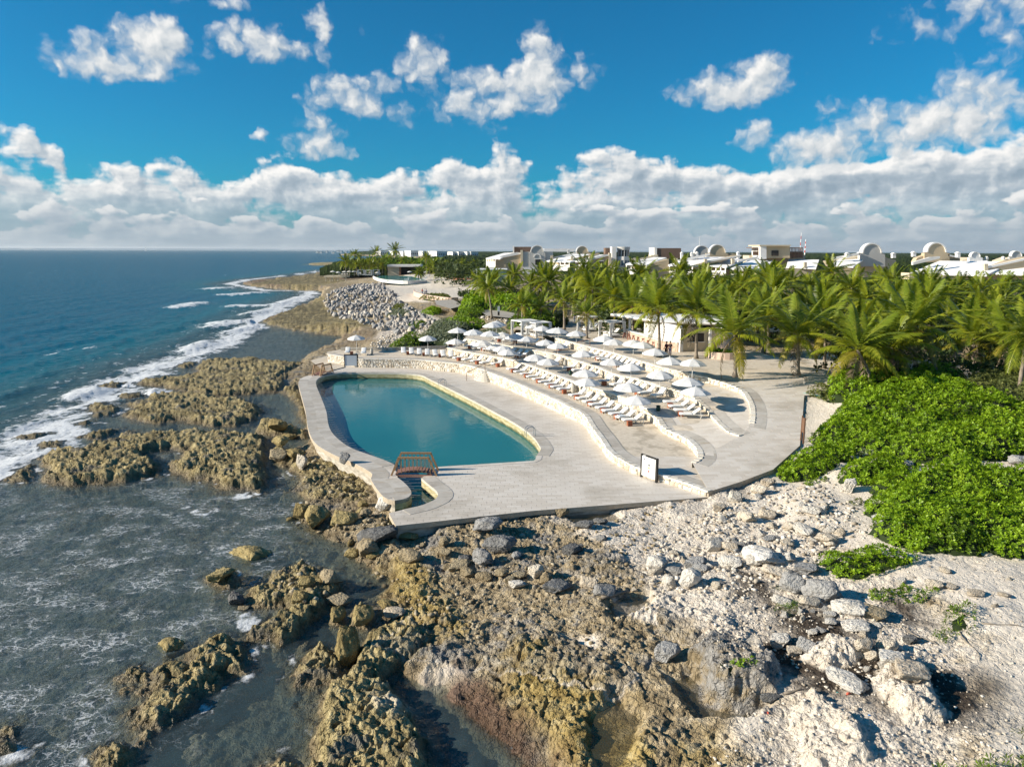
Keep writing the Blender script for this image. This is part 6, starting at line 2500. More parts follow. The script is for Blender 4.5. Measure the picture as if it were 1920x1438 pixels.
for px, d, x, y in sorted(cands):
    hmax = np.interp(d, [70, 110, 165], [4.6, 5.8, 5.6])
    h = rg.uniform(.52, 1.16) * hmax * (1.25 if rg.random() < .16 else 1)
    tall = 'tall' if h > .92 * hmax else ('short' if h < .68 * hmax else 'middling')
    under = 'the grey gabled villa' if px < 1040 else 'the sand gabled villa' if px < 1140 else 'the round tower' if px < 1225 else 'the twin gabled villa' if px < 1400 else 'the brown roof pergola' if px < 1540 else 'the big grey gable' if px < 1680 else 'the tall sand gable' if px < 1800 else 'the landward roofs'
    near = np.interp(px, [890, 1000, 1100, 1180, 1330, 1450, 1530, 1600, 2000], [156, 150, 122, 102, 93, 80, 74, 72, 66])
    row = 'front of' if d < near + 14 else 'depth of'
    kk = (tall, row, under)
    palm_count[kk] = palm_count.get(kk, -1) + 1
    lab, gp = f'{ORDP[min(palm_count[kk], 19)]} {tall} palm from the sea, {row} grove, below {under}', f'palms of the grove below {under}'
    grove_palm(x, y, 5.2, h, rg.uniform(1.0, 1.4), lab, gp, False, rg)


def thicket(name, label, px_rng, d_rng, H, mat, size, dens, seed, z=5.2):
    rs = np.random.RandomState(seed)
    a0, a1 = azel(px_rng[0], 560)[0], azel(px_rng[1], 560)[0]
    n = int(dens * (math.radians(a1 - a0)) * (d_rng[1] ** 2 - d_rng[0] ** 2) / 2)
    a = np.radians(rs.uniform(a0, a1, n))
    d = np.sqrt(rs.uniform(d_rng[0] ** 2, d_rng[1] ** 2, n))
    x, y = d * np.sin(a), d * np.cos(a)
    t = H * (.55 + .5 * fbm(x * .12, y * .12, 4, .6, seed) + .55 * (.6 - worley(x / 4.5, y / 4.5, seed)))
    edge = np.clip((d - d_rng[0]) / 3, .25, 1)
    zz = z + np.maximum(t * edge * rs.uniform(.55, 1.02, n), .1)
    C = np.stack([x, y, zz], -1)
    N = np.stack([rs.normal(0, .6, n), rs.normal(-.3, .6, n), np.ones(n)], -1)
    V, Q, T = leaf_cloud(C, N, rs, size, 5, .5)
    return tag(link(name, np_mesh(name, V, Q, None, M[mat], False, {'tone': T})), label, kind='stuff')


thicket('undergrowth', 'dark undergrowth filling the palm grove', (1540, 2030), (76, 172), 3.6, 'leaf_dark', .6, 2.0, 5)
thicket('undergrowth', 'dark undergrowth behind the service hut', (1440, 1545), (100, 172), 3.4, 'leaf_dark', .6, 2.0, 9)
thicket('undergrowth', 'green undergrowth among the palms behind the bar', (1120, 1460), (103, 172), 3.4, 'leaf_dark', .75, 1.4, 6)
thicket('undergrowth', 'undergrowth between the long hedge and the villas', (860, 1130), (162, 178), 3.4, 'leaf_dark', .75, 1.4, 7)
thicket('undergrowth', 'light green bushes rising among the right palms', (1640, 2030), (120, 172), 5.4, 'leaf_mid', .7, .7, 8)
# ------------------------------------------------------------------ boulders, rubble, litter


def m_rock(nt, bs, stops, spot=(.30, .26, .17), amt=.4):
    tc = nt.new('ShaderNodeTexCoord').outputs['Object']
    r = nt.rnd()
    p = nt.v('ADD', tc, nt.v('SCALE', nt.xyz(r, nt.m('MULTIPLY', r, 7.3), nt.m('MULTIPLY', r, 3.1)), scale=20.0))
    n = nt.noise(p, 1.7, 6, .65)
    n2 = nt.noise(p, 6.0, 5, .65)
    f = nt.m('ADD', nt.m('MULTIPLY', n, .55), nt.m('ADD', nt.m('MULTIPLY', n2, .45), nt.m('MULTIPLY', nt.m('SUBTRACT', r, .5), .16)))
    col = nt.ramp(f, stops)
    st = nt.step(nt.noise(p, 1.1, 4, .6), .55, .7)
    col = nt.mix(nt.m('MULTIPLY', st, amt), col, spot)
    nt.l.new(col, bs.inputs['Base Color'])
    bs.inputs['Roughness'].default_value = .92
    h = nt.m('ADD', nt.m('MULTIPLY', nt.voro(p, 4.0, 'F1', 2.0), -.6), nt.m('MULTIPLY', n2, .8))
    nt.l.new(nt.bump(h, .9, .16), bs.inputs['Normal'])


M['r_white'] = material('white_limestone', lambda nt, bs: m_rock(nt, bs, [(.28, (.36, .32, .26)), (.42, (.60, .56, .49)), (.6, (.70, .67, .61)), (.8, (.78, .76, .71))], (.52, .43, .32), .35))
M['r_cream'] = material('cream_limestone', lambda nt, bs: m_rock(nt, bs, [(.28, (.34, .27, .19)), (.42, (.56, .48, .37)), (.6, (.67, .60, .49)), (.8, (.74, .69, .60))], (.48, .36, .22), .4))
M['r_grey'] = material('grey_limestone', lambda nt, bs: m_rock(nt, bs, [(.28, (.12, .115, .11)), (.42, (.27, .265, .255)), (.6, (.41, .405, .39)), (.8, (.54, .53, .51))], (.20, .185, .16), .5))
M['r_dark'] = material('dark_grey_limestone', lambda nt, bs: m_rock(nt, bs, [(.28, (.05, .05, .05)), (.42, (.12, .12, .118)), (.6, (.22, .22, .215)), (.8, (.34, .33, .32))], (.12, .11, .09), .5))
M['r_tan'] = material('tan_limestone', lambda nt, bs: m_rock(nt, bs, [(.28, (.15, .115, .065)), (.42, (.29, .23, .14)), (.6, (.40, .33, .215)), (.8, (.50, .43, .31))], (.20, .165, .10), .5))
M['r_ochre'] = material('ochre_reef_rock', lambda nt, bs: m_rock(nt, bs, [(.28, (.12, .09, .035)), (.42, (.27, .205, .085)), (.6, (.40, .32, .15)), (.8, (.50, .42, .23))], (.15, .125, .06), .5))
RMAT = {'w': 'r_white', 'c': 'r_cream', 'g': 'r_grey', 'd': 'r_dark', 't': 'r_tan', 'o': 'r_ochre'}


def vnoise3(P_, seed=0):
    return (fbm(P_[:, 0] + P_[:, 2] * .71 + 5 * seed, P_[:, 1] - P_[:, 2] * .53, 3, .55, seed) + fbm(P_[:, 1] + 9.2, P_[:, 2] + P_[:, 0] * .31, 3, .55, seed + 3)) * .5


def rock_arrays(seed, sub, planes=9, lump=.22, pit=.0):
    bm = bmesh.new()
    bmesh.ops.create_icosphere(bm, subdivisions=sub, radius=1.0)
    bm.verts.ensure_lookup_table()
    V = np.array([v.co[:] for v in bm.verts])
    F_ = np.array([[v.index for v in f.verts] for f in bm.faces])
    bm.free()
    rs = np.random.RandomState(seed)
    V0 = V.copy()
    for _ in range(planes):
        n = rs.normal(0, 1, 3)
        n /= np.linalg.norm(n)
        d = rs.uniform(.42, .84)
        k = np.maximum(V @ n - d, 0)
        V = V - np.outer(k * .96, n)
    r = 1 + lump * vnoise3(V0 * 1.3, seed % 50) + .15 * vnoise3(V0 * 3.7, seed % 50 + 4) + (.09 * vnoise3(V0 * 9.0, seed % 50 + 6) if sub > 2 else 0)
    if pit:
        r = r - pit * np.clip(.45 - worley(V0[:, 0] * 3.2 + V0[:, 2] * 1.7, V0[:, 1] * 3.2 - V0[:, 2] * 1.3, seed % 40), 0, 1) * 1.2 + pit * .5 * vnoise3(V0 * 7, 13)
    V = V * r[:, None]
    mx = np.abs(V).max(0)
    return V / mx, F_


_rock_cache = {}


def rock_mesh(kind, var, hi):
    k = (kind, var, hi)
    if k not in _rock_cache:
        V, F_ = rock_arrays(17 + var * 7 + (50 if hi else 0), 4 if hi else 3, 14 if kind in 'wcgt' else 9, .26, .30 if kind in 'od' else .14)
        _rock_cache[k] = np_mesh('boulder', V, None, F_, M[RMAT[kind]], not (kind in 'wcg') or True)
    return _rock_cache[k]


def ground_px(pts, it=5, bias=0.0):
    pts = np.array(pts, float)
    z = np.full(len(pts), 1.0)
    for _ in range(it):
        xy = np.array([P(a, b, c)[:2] for (a, b), c in zip(pts, z)])
        z = .5 * z + .5 * np.maximum(terrain_at(xy[:, 0], xy[:, 1], False)[0], -.3)
    xy = np.array([P(a, b, c)[:2] for (a, b), c in zip(pts, z)])
    z = terrain_at(xy[:, 0], xy[:, 1], True)[0]
    return xy, z


named = [  # centre x, foot y, width, height in the photograph, stone, label
    (591, 998, 60, 54, 'o', "large round ochre boulder at the water's edge below the walkway"),
    (562, 976, 32, 36, 'o', 'upright ochre rock behind the large round one'),
    (641, 985, 58, 34, 'o', 'broad flat ochre boulder beside the round one below the walkway'),
    (722, 966, 46, 38, 'w', 'white and grey boulder wedged at the tip of the walkway'),
    (683, 974, 28, 24, 't', 'small brown rock behind the broad ochre boulder'),
    (692, 1048, 62, 46, 't', 'smooth tan boulder with a wet foot by the channel mouth rocks'),
    (708, 1022, 76, 50, 'd', 'long pitted dark rock just off the deck corner'),
    (760, 1015, 50, 34, 'o', 'ochre rock in the shade of the deck corner'),
    (318, 1226, 48, 44, 'o', 'lone ochre boulder standing in the shallow sea'),
    (470, 1056, 78, 50, 'o', 'blocky ochre rock on the edge of the foam'),
    (505, 1048, 60, 32, 'o', 'low ochre rock tailing off the blocky one'),
    (489, 1082, 62, 28, 'o', 'flat ochre rock below the blocky one'),
    (416, 1092, 52, 32, 'o', 'brown rock standing out furthest to sea among the foam'),
    (440, 1141, 34, 36, 'd', 'dark rounded rock ringed with white foam'),
    (455, 1145, 24, 14, 't', 'small smooth tan stone beside the foam ringed rock'),
    (647, 1252, 52, 78, 'o', 'tall egg shaped ochre boulder standing on end'),
    (677, 1170, 46, 42, 'o', 'round ochre boulder between two pools'),
    (631, 1166, 34, 32, 'o', 'small round ochre rock beside the round boulder'),
    (746, 1158, 46, 30, 'c', 'pale tan boulder at the edge of the platform'),
    (724, 1145, 40, 26, 'o', 'wedge of ochre rock above the pale tan boulder'),
    (620, 1098, 46, 34, 't', 'tan block in the rock jumble beyond the pools'),
    (572, 1102, 36, 26, 'o', 'mossy rock in the rock jumble beyond the pools'),
    (560, 1130, 36, 28, 'o', 'ochre lump low in the rock jumble'),
    (640, 1140, 46, 32, 't', 'flat tan stone propped on the rock jumble'),
    (776, 1060, 52, 36, 't', 'tilted tan slab with an orange cap'),
    (700, 1052, 26, 20, 'o', 'small ochre stone at the foot of the smooth tan boulder'),
    (662, 1052, 30, 26, 'o', 'ochre knob seaward of the smooth tan boulder'),
    (832, 1028, 28, 26, 't', 'round brown boulder below the deck edge'),
    (834, 1043, 28, 20, 't', 'squat brown boulder under the round one'),
    (638, 1062, 22, 12, 't', 'flat brown pebble lying in shallow water'),
    (938, 1043, 66, 46, 'd', 'big dark grey pitted boulder on the platform'),
    (910, 1004, 64, 36, 'g', 'long grey boulder against the deck edge'),
    (909, 1068, 46, 40, 'g', 'mid grey boulder with a cracked face'),
    (862, 1072, 48, 28, 't', 'brown grey boulder at the end of the grey cluster'),
    (868, 1056, 30, 20, 'd', 'small dark boulder behind the grey cluster'),
    (913, 1094, 38, 28, 't', 'rounded tan boulder in front of the grey cluster'),
    (880, 1088, 34, 24, 't', 'brown cobble at the foot of the grey cluster'),
    (938, 1090, 32, 22, 't', 'flat tan cobble beside the rounded tan boulder'),
    (966, 1052, 24, 18, 'g', 'small grey stone under the big dark boulder'),
    (1007, 1092, 30, 42, 'c', 'upright cream boulder on the platform'),
    (1022, 1099, 28, 26, 't', 'tan stone leaning on the upright cream boulder'),
    (972, 1106, 34, 24, 'w', 'small white stone before the brown ledge'),
    (975, 1090, 32, 22, 't', 'tan stone between cream boulder and grey cluster'),
    (957, 1098, 22, 20, 't', 'brown stone beside the small white one'),
    (1045, 1117, 62, 36, 'd', 'wide dark grey boulder with a sharp ridge'),
    (1101, 1106, 40, 34, 'c', 'pinkish tan boulder behind the light grey one'),
    (1129, 1128, 46, 38, 'g', 'light grey wedge shaped boulder with a log beside it'),
    (1073, 1043, 42, 36, 'd', 'pitted grey boulder standing alone on brown rock'),
    (1055, 974, 28, 28, 't', 'tan boulder against the deck edge by the rain pool'),
    (1096, 996, 38, 20, 'd', 'low dark boulder in the rain pool'),
    (1124, 986, 30, 18, 'd', 'dark wedge boulder beside the rain pool'),
    (1130, 1018, 24, 18, 'g', 'grey cobble below the rain pool'),
    (1336, 1036, 36, 34, 'w', 'white boulder heading the rubble heap'),
    (1228, 1070, 44, 34, 'w', 'rounded white boulder at the seaward end of the rubble heap'),
    (1268, 1076, 34, 24, 'g', 'grey boulder beside the rounded white one'),
    (1305, 1064, 46, 32, 'g', 'grey flat topped boulder in the rubble heap'),
    (1318, 1072, 34, 20, 'g', 'low grey boulder under the flat topped one'),
    (1376, 1066, 48, 32, 'w', 'knobbly white boulder in the middle of the rubble heap'),
    (1256, 1102, 30, 30, 'w', 'white cobble propped beside the pointed boulder'),
    (1290, 1112, 44, 46, 'w', 'pointed white boulder like a tooth'),
    (1345, 1110, 20, 20, 'c', 'small cream stone right of the pointed boulder'),
    (1365, 1033, 32, 22, 'c', 'cream boulder behind the knobbly white one'),
    (1432, 1062, 78, 44, 'w', 'long white ledge slab sloping through the rubble'),
    (1412, 1066, 34, 26, 'w', 'white stone tucked under the ledge slab'),
    (1512, 1078, 50, 30, 'g', 'smooth grey boulder beside the oval green bush'),
    (1450, 1085, 56, 28, 'c', 'cream slab below the white ledge'),
    (1480, 1120, 46, 46, 'g', 'upright grey white boulder with a notch'),
    (1483, 1090, 34, 22, 'g', 'grey cap stone above the notched boulder'),
    (1547, 1132, 68, 56, 'g', 'biggest pale grey lumpy boulder near the oval bush'),
    (1588, 1162, 66, 38, 'w', 'smooth white lozenge boulder lying on its side'),
    (1638, 1166, 54, 36, 't', 'brown slab behind the white lozenge boulder'),
    (1462, 1140, 38, 26, 'w', 'white stone with grass at its foot'),
    (1513, 1138, 42, 28, 'c', 'cream boulder under the biggest grey one'),
    (1555, 1162, 28, 20, 'w', 'white cobble before the lozenge boulder'),
    (1556, 1178, 26, 16, 'w', 'flat white cobble below the lozenge boulder'),
    (1602, 1188, 52, 22, 'w', 'flat white slab at the head of the brown debris'),
    (1462, 1218, 42, 34, 'w', 'blocky white boulder standing on pale rock'),
    (1508, 1230, 36, 34, 'g', 'hollowed grey boulder casting a long shadow'),
    (1487, 1231, 34, 22, 'c', 'cream stone between the blocky and the hollowed boulder'),
    (1523, 1194, 22, 14, 'w', 'little white stone among brown debris'),
    (1614, 1236, 32, 32, 'c', 'rounded cream boulder at the debris edge'),
    (1635, 1245, 24, 24, 'c', 'peach coloured stone beside the rounded cream boulder'),
    (1668, 1260, 52, 34, 'w', 'bulky white boulder with an orange streak'),
    (1664, 1236, 34, 40, 'c', 'upright slab behind the bulky white boulder'),
    (1707, 1215, 28, 22, 'd', 'dark grey boulder by the dry twigs'),
    (1706, 1282, 72, 42, 'c', 'cracked cream slab at the edge of the sand'),
    (1596, 1298, 70, 34, 'w', 'long rounded white boulder like a loaf'),
    (1755, 1107, 32, 22, 'c', 'square cream block on the sand'),
    (1782, 1105, 26, 12, 'c', 'low cream stone beside the square block'),
    (1825, 1120, 30, 14, 'c', 'flat cream stone with a long shadow on the sand'),
    (1690, 1099, 18, 20, 'w', 'white stone at the edge of the oval bush'),
    (1775, 1077, 20, 12, 'c', 'small cream stone on the open sand'),
    (1880, 1121, 22, 10, 'c', 'small block farthest out on the sand'),
    (1252, 1240, 50, 50, 'g', 'two toned grey and white boulder over the dark pool'),
    (1445, 1318, 34, 26, 'd', 'dark boulder at the end of the large grey outcrop'),
    (1593, 928, 26, 36, 'w', 'pointed white boulder against the green shrub'),
    (1435, 976, 34, 24, 'c', 'cream boulder on the sand below the ramp'),
    (1402, 984, 34, 26, 'c', 'cream boulder in the upper rubble'),
    (1518, 967, 36, 22, 'w', 'white boulder with a dark side on the sand'),
    (1513, 1008, 46, 24, 'w', 'white boulder with a flat top on the sand'),
    (1545, 1022, 44, 22, 'c', 'square ended cream slab on the sand'),
    (1478, 1000, 30, 22, 'c', 'cream stone between the two sand boulders'),
    (1698, 878, 24, 14, 'w', 'white stone in the gap between the green hedges'),
    (1676, 886, 20, 12, 'g', 'grey stone in the gap between the green hedges'),
    (1908, 876, 40, 22, 'g', 'grey boulder at the landward hedge gap'),
    (1888, 890, 24, 14, 'w', 'white stone at the landward hedge gap'),
    (1655, 990, 50, 30, 'g', 'grey rock half under the large green shrub'),
    (1348, 962, 32, 24, 'c', 'cream boulder at the corner of the deck'),
    (1375, 948, 26, 30, 'w', 'white slab leaning on the ramp wall'),
    (1420, 930, 34, 24, 'c', 'cream boulder under the ramp wall'),
    (1440, 915, 30, 22, 'c', 'cream boulder beside the ramp corner shrub'),
    (517, 810, 44, 30, 'o', 'flat topped ochre boulder beside the walkway lagoon'),
    (540, 818, 32, 18, 'o', 'ochre stone off the walkway'),
    (527, 842, 34, 26, 'o', 'square ochre block in the lagoon'),
    (520, 862, 40, 30, 't', 'brown boulder in the lagoon off the walkway bend'),
    (552, 866, 42, 24, 'o', 'ochre boulder beside the brown lagoon boulder'),
    (645, 868, 24, 26, 'g', 'square grey block standing on the walkway edge'),
    (566, 888, 26, 34, 'c', 'pale ochre slab leaning below the walkway bend'),
]
xy, zz = ground_px([(n[0], n[1] - n[3] * .18) for n in named])
rr = random.Random(6)
n_boulders = 0
for i, (cx, fy, w, h, k, lab) in enumerate(named):
    x, y = xy[i]
    z = zz[i]
    if w in (24,) and 'walkway edge' in lab:
        p = P(cx, fy, Z0)
        x, y, z = p.x, p.y, Z0
    dist = math.sqrt(x * x + y * y + (CZ - z) ** 2)
    sx = w * dist / FPX / 2
    dep = math.asin((CZ - z) / dist)
    # picture height = depth seen from above plus standing height
    sz = max(.25 * sx, (h * dist / FPX / 2 - sx * .55 * math.sin(dep)) / math.cos(dep))
    sz = min(sz, sx * 1.5)
    o = link('boulder' if w < 100 else 'outcrop', rock_mesh(k, rr.randrange(4), True), None, (x, y, z + sz * .72), (rr.uniform(-.15, .15), rr.uniform(-.15, .15), rr.uniform(-.5, .5)), (sx * 1.04, sx * rr.uniform(.72, .95), sz * 1.1))
    tag(o, lab, 'boulder')
    n_boulders += 1

# scattered stones of the fields
fields = [  # polygon px, z, count, size range, kinds, label, group
    ([(1240, 985), (1330, 945), (1450, 905), (1560, 930), (1600, 1010), (1540, 1060), (1440, 1110), (1330, 1100), (1230, 1060)], 2.0, 62, (.13, .36), 'wwcccg', 'rubble stone in the scatter below the ramp wall', 'rubble stones below the ramp wall'),
    ([(1400, 1110), (1640, 1150), (1740, 1260), (1660, 1290), (1560, 1230), (1430, 1190)], 2.0, 42, (.08, .24), 'wwwcg', 'cobble lying about the lozenge boulder and brown debris', 'cobbles about the brown debris'),
    ([(740, 1020), (1000, 990), (1240, 990), (1200, 1130), (1000, 1140), (800, 1110)], .9, 26, (.10, .26), 'ttgc', 'cobble on the brown platform', 'cobbles on the brown platform'),
    ([(540, 940), (700, 900), (720, 1000), (700, 1110), (560, 1140), (540, 1040)], .2, 26, (.14, .38), 'oot', 'stone in the shallows below the walkway', 'ochre stones in the shallows'),
    ([(1640, 1060), (1900, 1060), (1900, 1300), (1760, 1240)], 2.4, 14, (.05, .14), 'wcc', 'stone lying on the open sand', 'small stones on the sand'),
]
for poly, z, n, (s0, s1), kinds, lab, gp in fields:
    W_ = PP(poly, z)
    c = 0
    tries = 0
    pts = []
    while c < n and tries < 6000:
        tries += 1
        x = rr.uniform(W_[:, 0].min(), W_[:, 0].max())
        y = rr.uniform(W_[:, 1].min(), W_[:, 1].max())
        if sdf(np.array([x]), np.array([y]), W_, 1.0)[0] > 0 and sdf(np.array([x]), np.array([y]), DECK, 3.0)[0] < -.5 and sdf(np.array([x]), np.array([y]), TERR, 3.0)[0] < -.3:
            pts.append((x, y))
            c += 1
    pts = np.array(pts)
    hz = terrain_at(pts[:, 0], pts[:, 1], True)[0]
    for (x, y), zq in zip(pts, hz):
        s = s0 + (s1 - s0) * rr.random() ** 1.8
        k = rr.choice(kinds)
        o = link('cobble', rock_mesh(k, rr.randrange(4), False), None, (x, y, zq + s * .3), (rr.uniform(-.3, .3), rr.uniform(-.3, .3), rr.random() * 6.28), (s * rr.uniform(.9, 1.4), s * rr.uniform(.7, 1.0), s * rr.uniform(.55, .95)))
        kn = {'w': 'white', 'c': 'cream', 'g': 'grey', 't': 'tan', 'o': 'ochre'}[k]
        sn = 'large' if s > s0 + .6 * (s1 - s0) else ('small' if s < s0 + .2 * (s1 - s0) else 'middling')
        tag(o, f'{sn} {kn} {lab}', 'stone', gp)
        n_boulders += 1

# pebbles and rubble nobody could count


def rubble(name, label, poly_px, z, n, smin, smax, mat, seed, sub=1, power=2.5, base=None):
    rs = np.random.RandomState(seed)
    W_ = PP(poly_px, z) if base is None else base
    vs, fs = [], []
    x = rs.uniform(W_[:, 0].min(), W_[:, 0].max(), n * 3)
    y = rs.uniform(W_[:, 1].min(), W_[:, 1].max(), n * 3)
    cl = fbm(x * .35, y * .35, 3, .6, seed)
    ok = (sdf(x, y, W_, 1.0) + rs.uniform(-.5, .5, len(x)) > 0) & (rs.rand(len(x)) < .35 + 1.6 * np.clip(cl + .2, 0, 1)) & (sdf(x, y, DECK, 3.0) < -.3) & (sdf(x, y, TERR, 3.0) < -.2)
    x, y = x[ok][:n], y[ok][:n]
    h = terrain_at(x, y, True)[0]
    base_r = [rock_arrays(200 + k, sub, 10, .3) for k in range(5)]
    s = smin + (smax - smin) * rs.rand(len(x)) ** power
    T = []
    o = 0
    for k in range(5):
        idx = np.arange(len(x))[k::5]
        V0, F0 = base_r[k]
        a = rs.rand(len(idx)) * 6.28
        ca, sa = np.cos(a), np.sin(a)
        sc = np.stack([rs.uniform(.9, 1.4, len(idx)), rs.uniform(.7, 1, len(idx)), rs.uniform(.5, .9, len(idx))], -1) * s[idx][:, None]
        L = V0[None] * sc[:, None, :]
        X = L[..., 0] * ca[:, None] - L[..., 1] * sa[:, None] + x[idx][:, None]
        Y = L[..., 0] * sa[:, None] + L[..., 1] * ca[:, None] + y[idx][:, None]
        Z = L[..., 2] + (h[idx] + s[idx] * .25)[:, None]
        vs.append(np.stack([X, Y, Z], -1).reshape(-1, 3))
        m = len(V0)
        fs.append((F0[None] + (np.arange(len(idx)) * m)[:, None, None]).reshape(-1, 3) + o)
        T.append(np.repeat(rs.rand(len(idx)), m))
        o += m * len(idx)
    me = np_mesh(name, np.concatenate(vs), None, np.concatenate(fs), M[mat], False, {'tone': np.concatenate(T)})
    return tag(link(name, me), label, kind='stuff')


def m_peb(nt, bs, stops):
    t = nt.attr('tone')
    n = nt.noise(nt.pos(), 5.0, 4, .6)
    nt.l.new(nt.ramp(nt.m('ADD', nt.m('MULTIPLY', t, .7), nt.m('MULTIPLY', n, .3)), stops), bs.inputs['Base Color'])
    bs.inputs['Roughness'].default_value = .92


M['peb_pale'] = material('pale_pebbles', lambda nt, bs: m_peb(nt, bs, [(.1, (.24, .20, .15)), (.4, (.44, .385, .305)), (.7, (.58, .53, .455)), (.95, (.70, .67, .62))]))
M['peb_tan'] = material('tan_pebbles', lambda nt, bs: m_peb(nt, bs, [(.1, (.12, .095, .055)), (.5, (.28, .22, .13)), (.9, (.46, .40, .29))]))
M['peb_grey'] = material('riprap_stone', lambda nt, bs: m_peb(nt, bs, [(.05, (.14, .13, .12)), (.35, (.29, .27, .25)), (.7, (.43, .40, .36)), (.95, (.60, .55, .48))]))
rubble('rubble', 'pale rubble strewn below the ramp wall', [(1230, 1000), (1330, 945), (1450, 905), (1570, 920), (1620, 1010), (1560, 1070), (1440, 1120), (1330, 1110), (1210, 1070)], 2.0, 2200, .025, .17, 'peb_pale', 31)
rubble('rubble', 'white pebbles among the dark debris', [(1380, 1100), (1650, 1150), (1850, 1330), (1900, 1450), (1500, 1500), (1300, 1440), (1420, 1330), (1300, 1200)], 1.8, 3000, .012, .085, 'peb_pale', 32)
rubble('rubble', 'brown and tan stones broken off the platform', [(740, 1010), (1000, 985), (1260, 960), (1240, 1130), (1150, 1300), (1000, 1250), (850, 1180), (740, 1120)], .8, 1500, .02, .14, 'peb_tan', 33)
rubble('rubble', 'ochre stones in the shallow water by the walkway', [(520, 900), (620, 860), (720, 940), (740, 1010), (720, 1130), (600, 1160), (500, 1120), (520, 1000)], .1, 700, .04, .24, 'peb_tan', 34)
rubble('rubble', 'small stones on the upper sand', [(1560, 930), (1640, 1000), (1700, 1060), (1920, 1060), (1920, 1300), (1700, 1180), (1560, 1080)], 2.4, 900, .01, .06, 'peb_pale', 35)

# riprap: the bank of quarried boulders towards the restaurant
rip_px = [(612, 575), (640, 556), (668, 540), (690, 531), (715, 528), (722, 545), (745, 560), (770, 575), (790, 590), (815, 600), (800, 612), (770, 618), (740, 622), (715, 618), (690, 612), (660, 606), (640, 597), (620, 588)]
RIP = np.array([[*P(x, y, z)[:2]] for (x, y), z in zip(rip_px, [.6, 1.5, 2.6, 3.6, 4.2, 4.2, 4.2, 4.1, 4.0, 3.8, 3.3, 2.9, 2.5, 2.1, 1.7, 1.1, .8, .6])])
cnt = 0
rp = random.Random(77)
pts = []
while len(pts) < 1700:
    x, y = rp.uniform(RIP[:, 0].min(), RIP[:, 0].max()), rp.uniform(RIP[:, 1].min(), RIP[:, 1].max())
    if sdf(np.array([x]), np.array([y]), RIP, 2.0)[0] > -.6:
        pts.append((x, y, rp.uniform(.35, .95) * rp.uniform(.6, 1.0)))
pts = np.array(pts)
hz = terrain_at(pts[:, 0], pts[:, 1], False)[0]
order = np.argsort(-pts[:, 2] / np.hypot(pts[:, 0], pts[:, 1]))
rip_cr = [np_mesh('riprap_boulder', rock_arrays(300 + k, 2, 8, .2)[0], None, rock_arrays(300 + k, 2, 8, .2)[1], M['r_grey' if k % 3 else 'r_cream']) for k in range(6)]
vs, fs, T = [], [], []
o_ = 0
for rank, i in enumerate(order):
    x, y, s = pts[i]
    z = hz[i] + s * rp.uniform(.1, .6)
    if rank < 110:
        kr = rp.randrange(6)
        o = link('riprap_boulder', rip_cr[kr], None, (x, y, z), (rp.random() * 6, rp.random() * 6, rp.random() * 6), (s * 1.15, s * .85, s * .75))
        tag(o, f"{'grey' if kr % 3 else 'cream'} quarried boulder " + ('on the crest of the riprap bank' if z > 3.6 else 'at the bay foot of the riprap bank' if z < 1.8 else 'on the slope of the riprap bank'), 'boulder', 'riprap boulders')
    else:
        V0, F0 = rock_arrays(400 + i % 7, 1, 6, .2) if ('rr', i % 7) not in _rock_cache else _rock_cache[('rr', i % 7)]
        _rock_cache[('rr', i % 7)] = (V0, F0)
        R_ = np.array(Euler((rp.random() * 6, rp.random() * 6, rp.random() * 6)).to_matrix())
        vs.append((V0 * (s * 1.15, s * .85, s * .75)) @ R_.T + (x, y, z))
        fs.append(F0 + o_)
        T.append(np.full(len(V0), rp.random()))
        o_ += len(V0)
tag(link('riprap', np_mesh('riprap', np.concatenate(vs), None, np.concatenate(fs), M['peb_grey'], False, {'tone': np.concatenate(T)})), 'lesser stones of the grey riprap bank', kind='stuff')
rubble('rubble', 'pale shingle between the riprap and the garden wall', [(690, 640), (720, 625), (770, 616), (820, 612), (840, 625), (800, 640), (730, 650), (690, 658)], 2.4, 1100, .06, .35, 'peb_pale', 36)
rubble('rubble', 'stones round the shrubs by the seaside path', [(790, 600), (850, 590), (940, 600), (960, 615), (880, 600), (820, 612)], 4.3, 300, .12, .5, 'peb_pale', 37)

# driftwood, twigs and litter
M['drift'] = material('grey_driftwood', color=(.22, .19, .155), rough=.95)
for a, b, r, lab in (((1785, 1142), (1822, 1160), .035, 'grey driftwood branch beside the grassy tuft'), ((1840, 1170), (1918, 1178), .03, 'long thin stick lying across the sand'), ((1128, 1128), (1180, 1112), .09, 'dark weathered log beside the light grey boulder'),
                    ((1470, 1305), (1502, 1300), .05, 'short pale driftwood stick on dark debris'), ((1625, 1335), (1700, 1395), .012, 'frayed rope trailing between the pale outcrops'), ((1700, 1190), (1760, 1215), .03, 'dry twig near the dark grey boulder'), ((1800, 1185), (1840, 1240), .025, 'bleached twig on the sand by the tuft')):
    g, z_ = ground_px([a, b])
    pa, pb = Vector((*g[0], z_[0] + r)), Vector((*g[1], z_[1] + r))
    m = MB()
    k = (pb - pa)
    pts_ = [k * t + Vector((0, 0, .03 * math.sin(t * 9))) + Vector((k.y, -k.x, 0)) * .05 * math.sin(t * 7) for t in np.linspace(0, 1, 6)]
    m.tube(pts_, [r, r * 1.1, r, r * .8, r * .7, r * .4], 6)
    tag(m.build('driftwood', M['drift'], None, True, pa), lab, 'driftwood')
M['redplastic'] = material('red_plastic', color=(.62, .12, .07), rough=.4)
M['blueplastic'] = material('blue_plastic', color=(.05, .25, .60), rough=.4)
M['teal'] = material('teal_plastic', color=(.10, .45, .42), rough=.4)
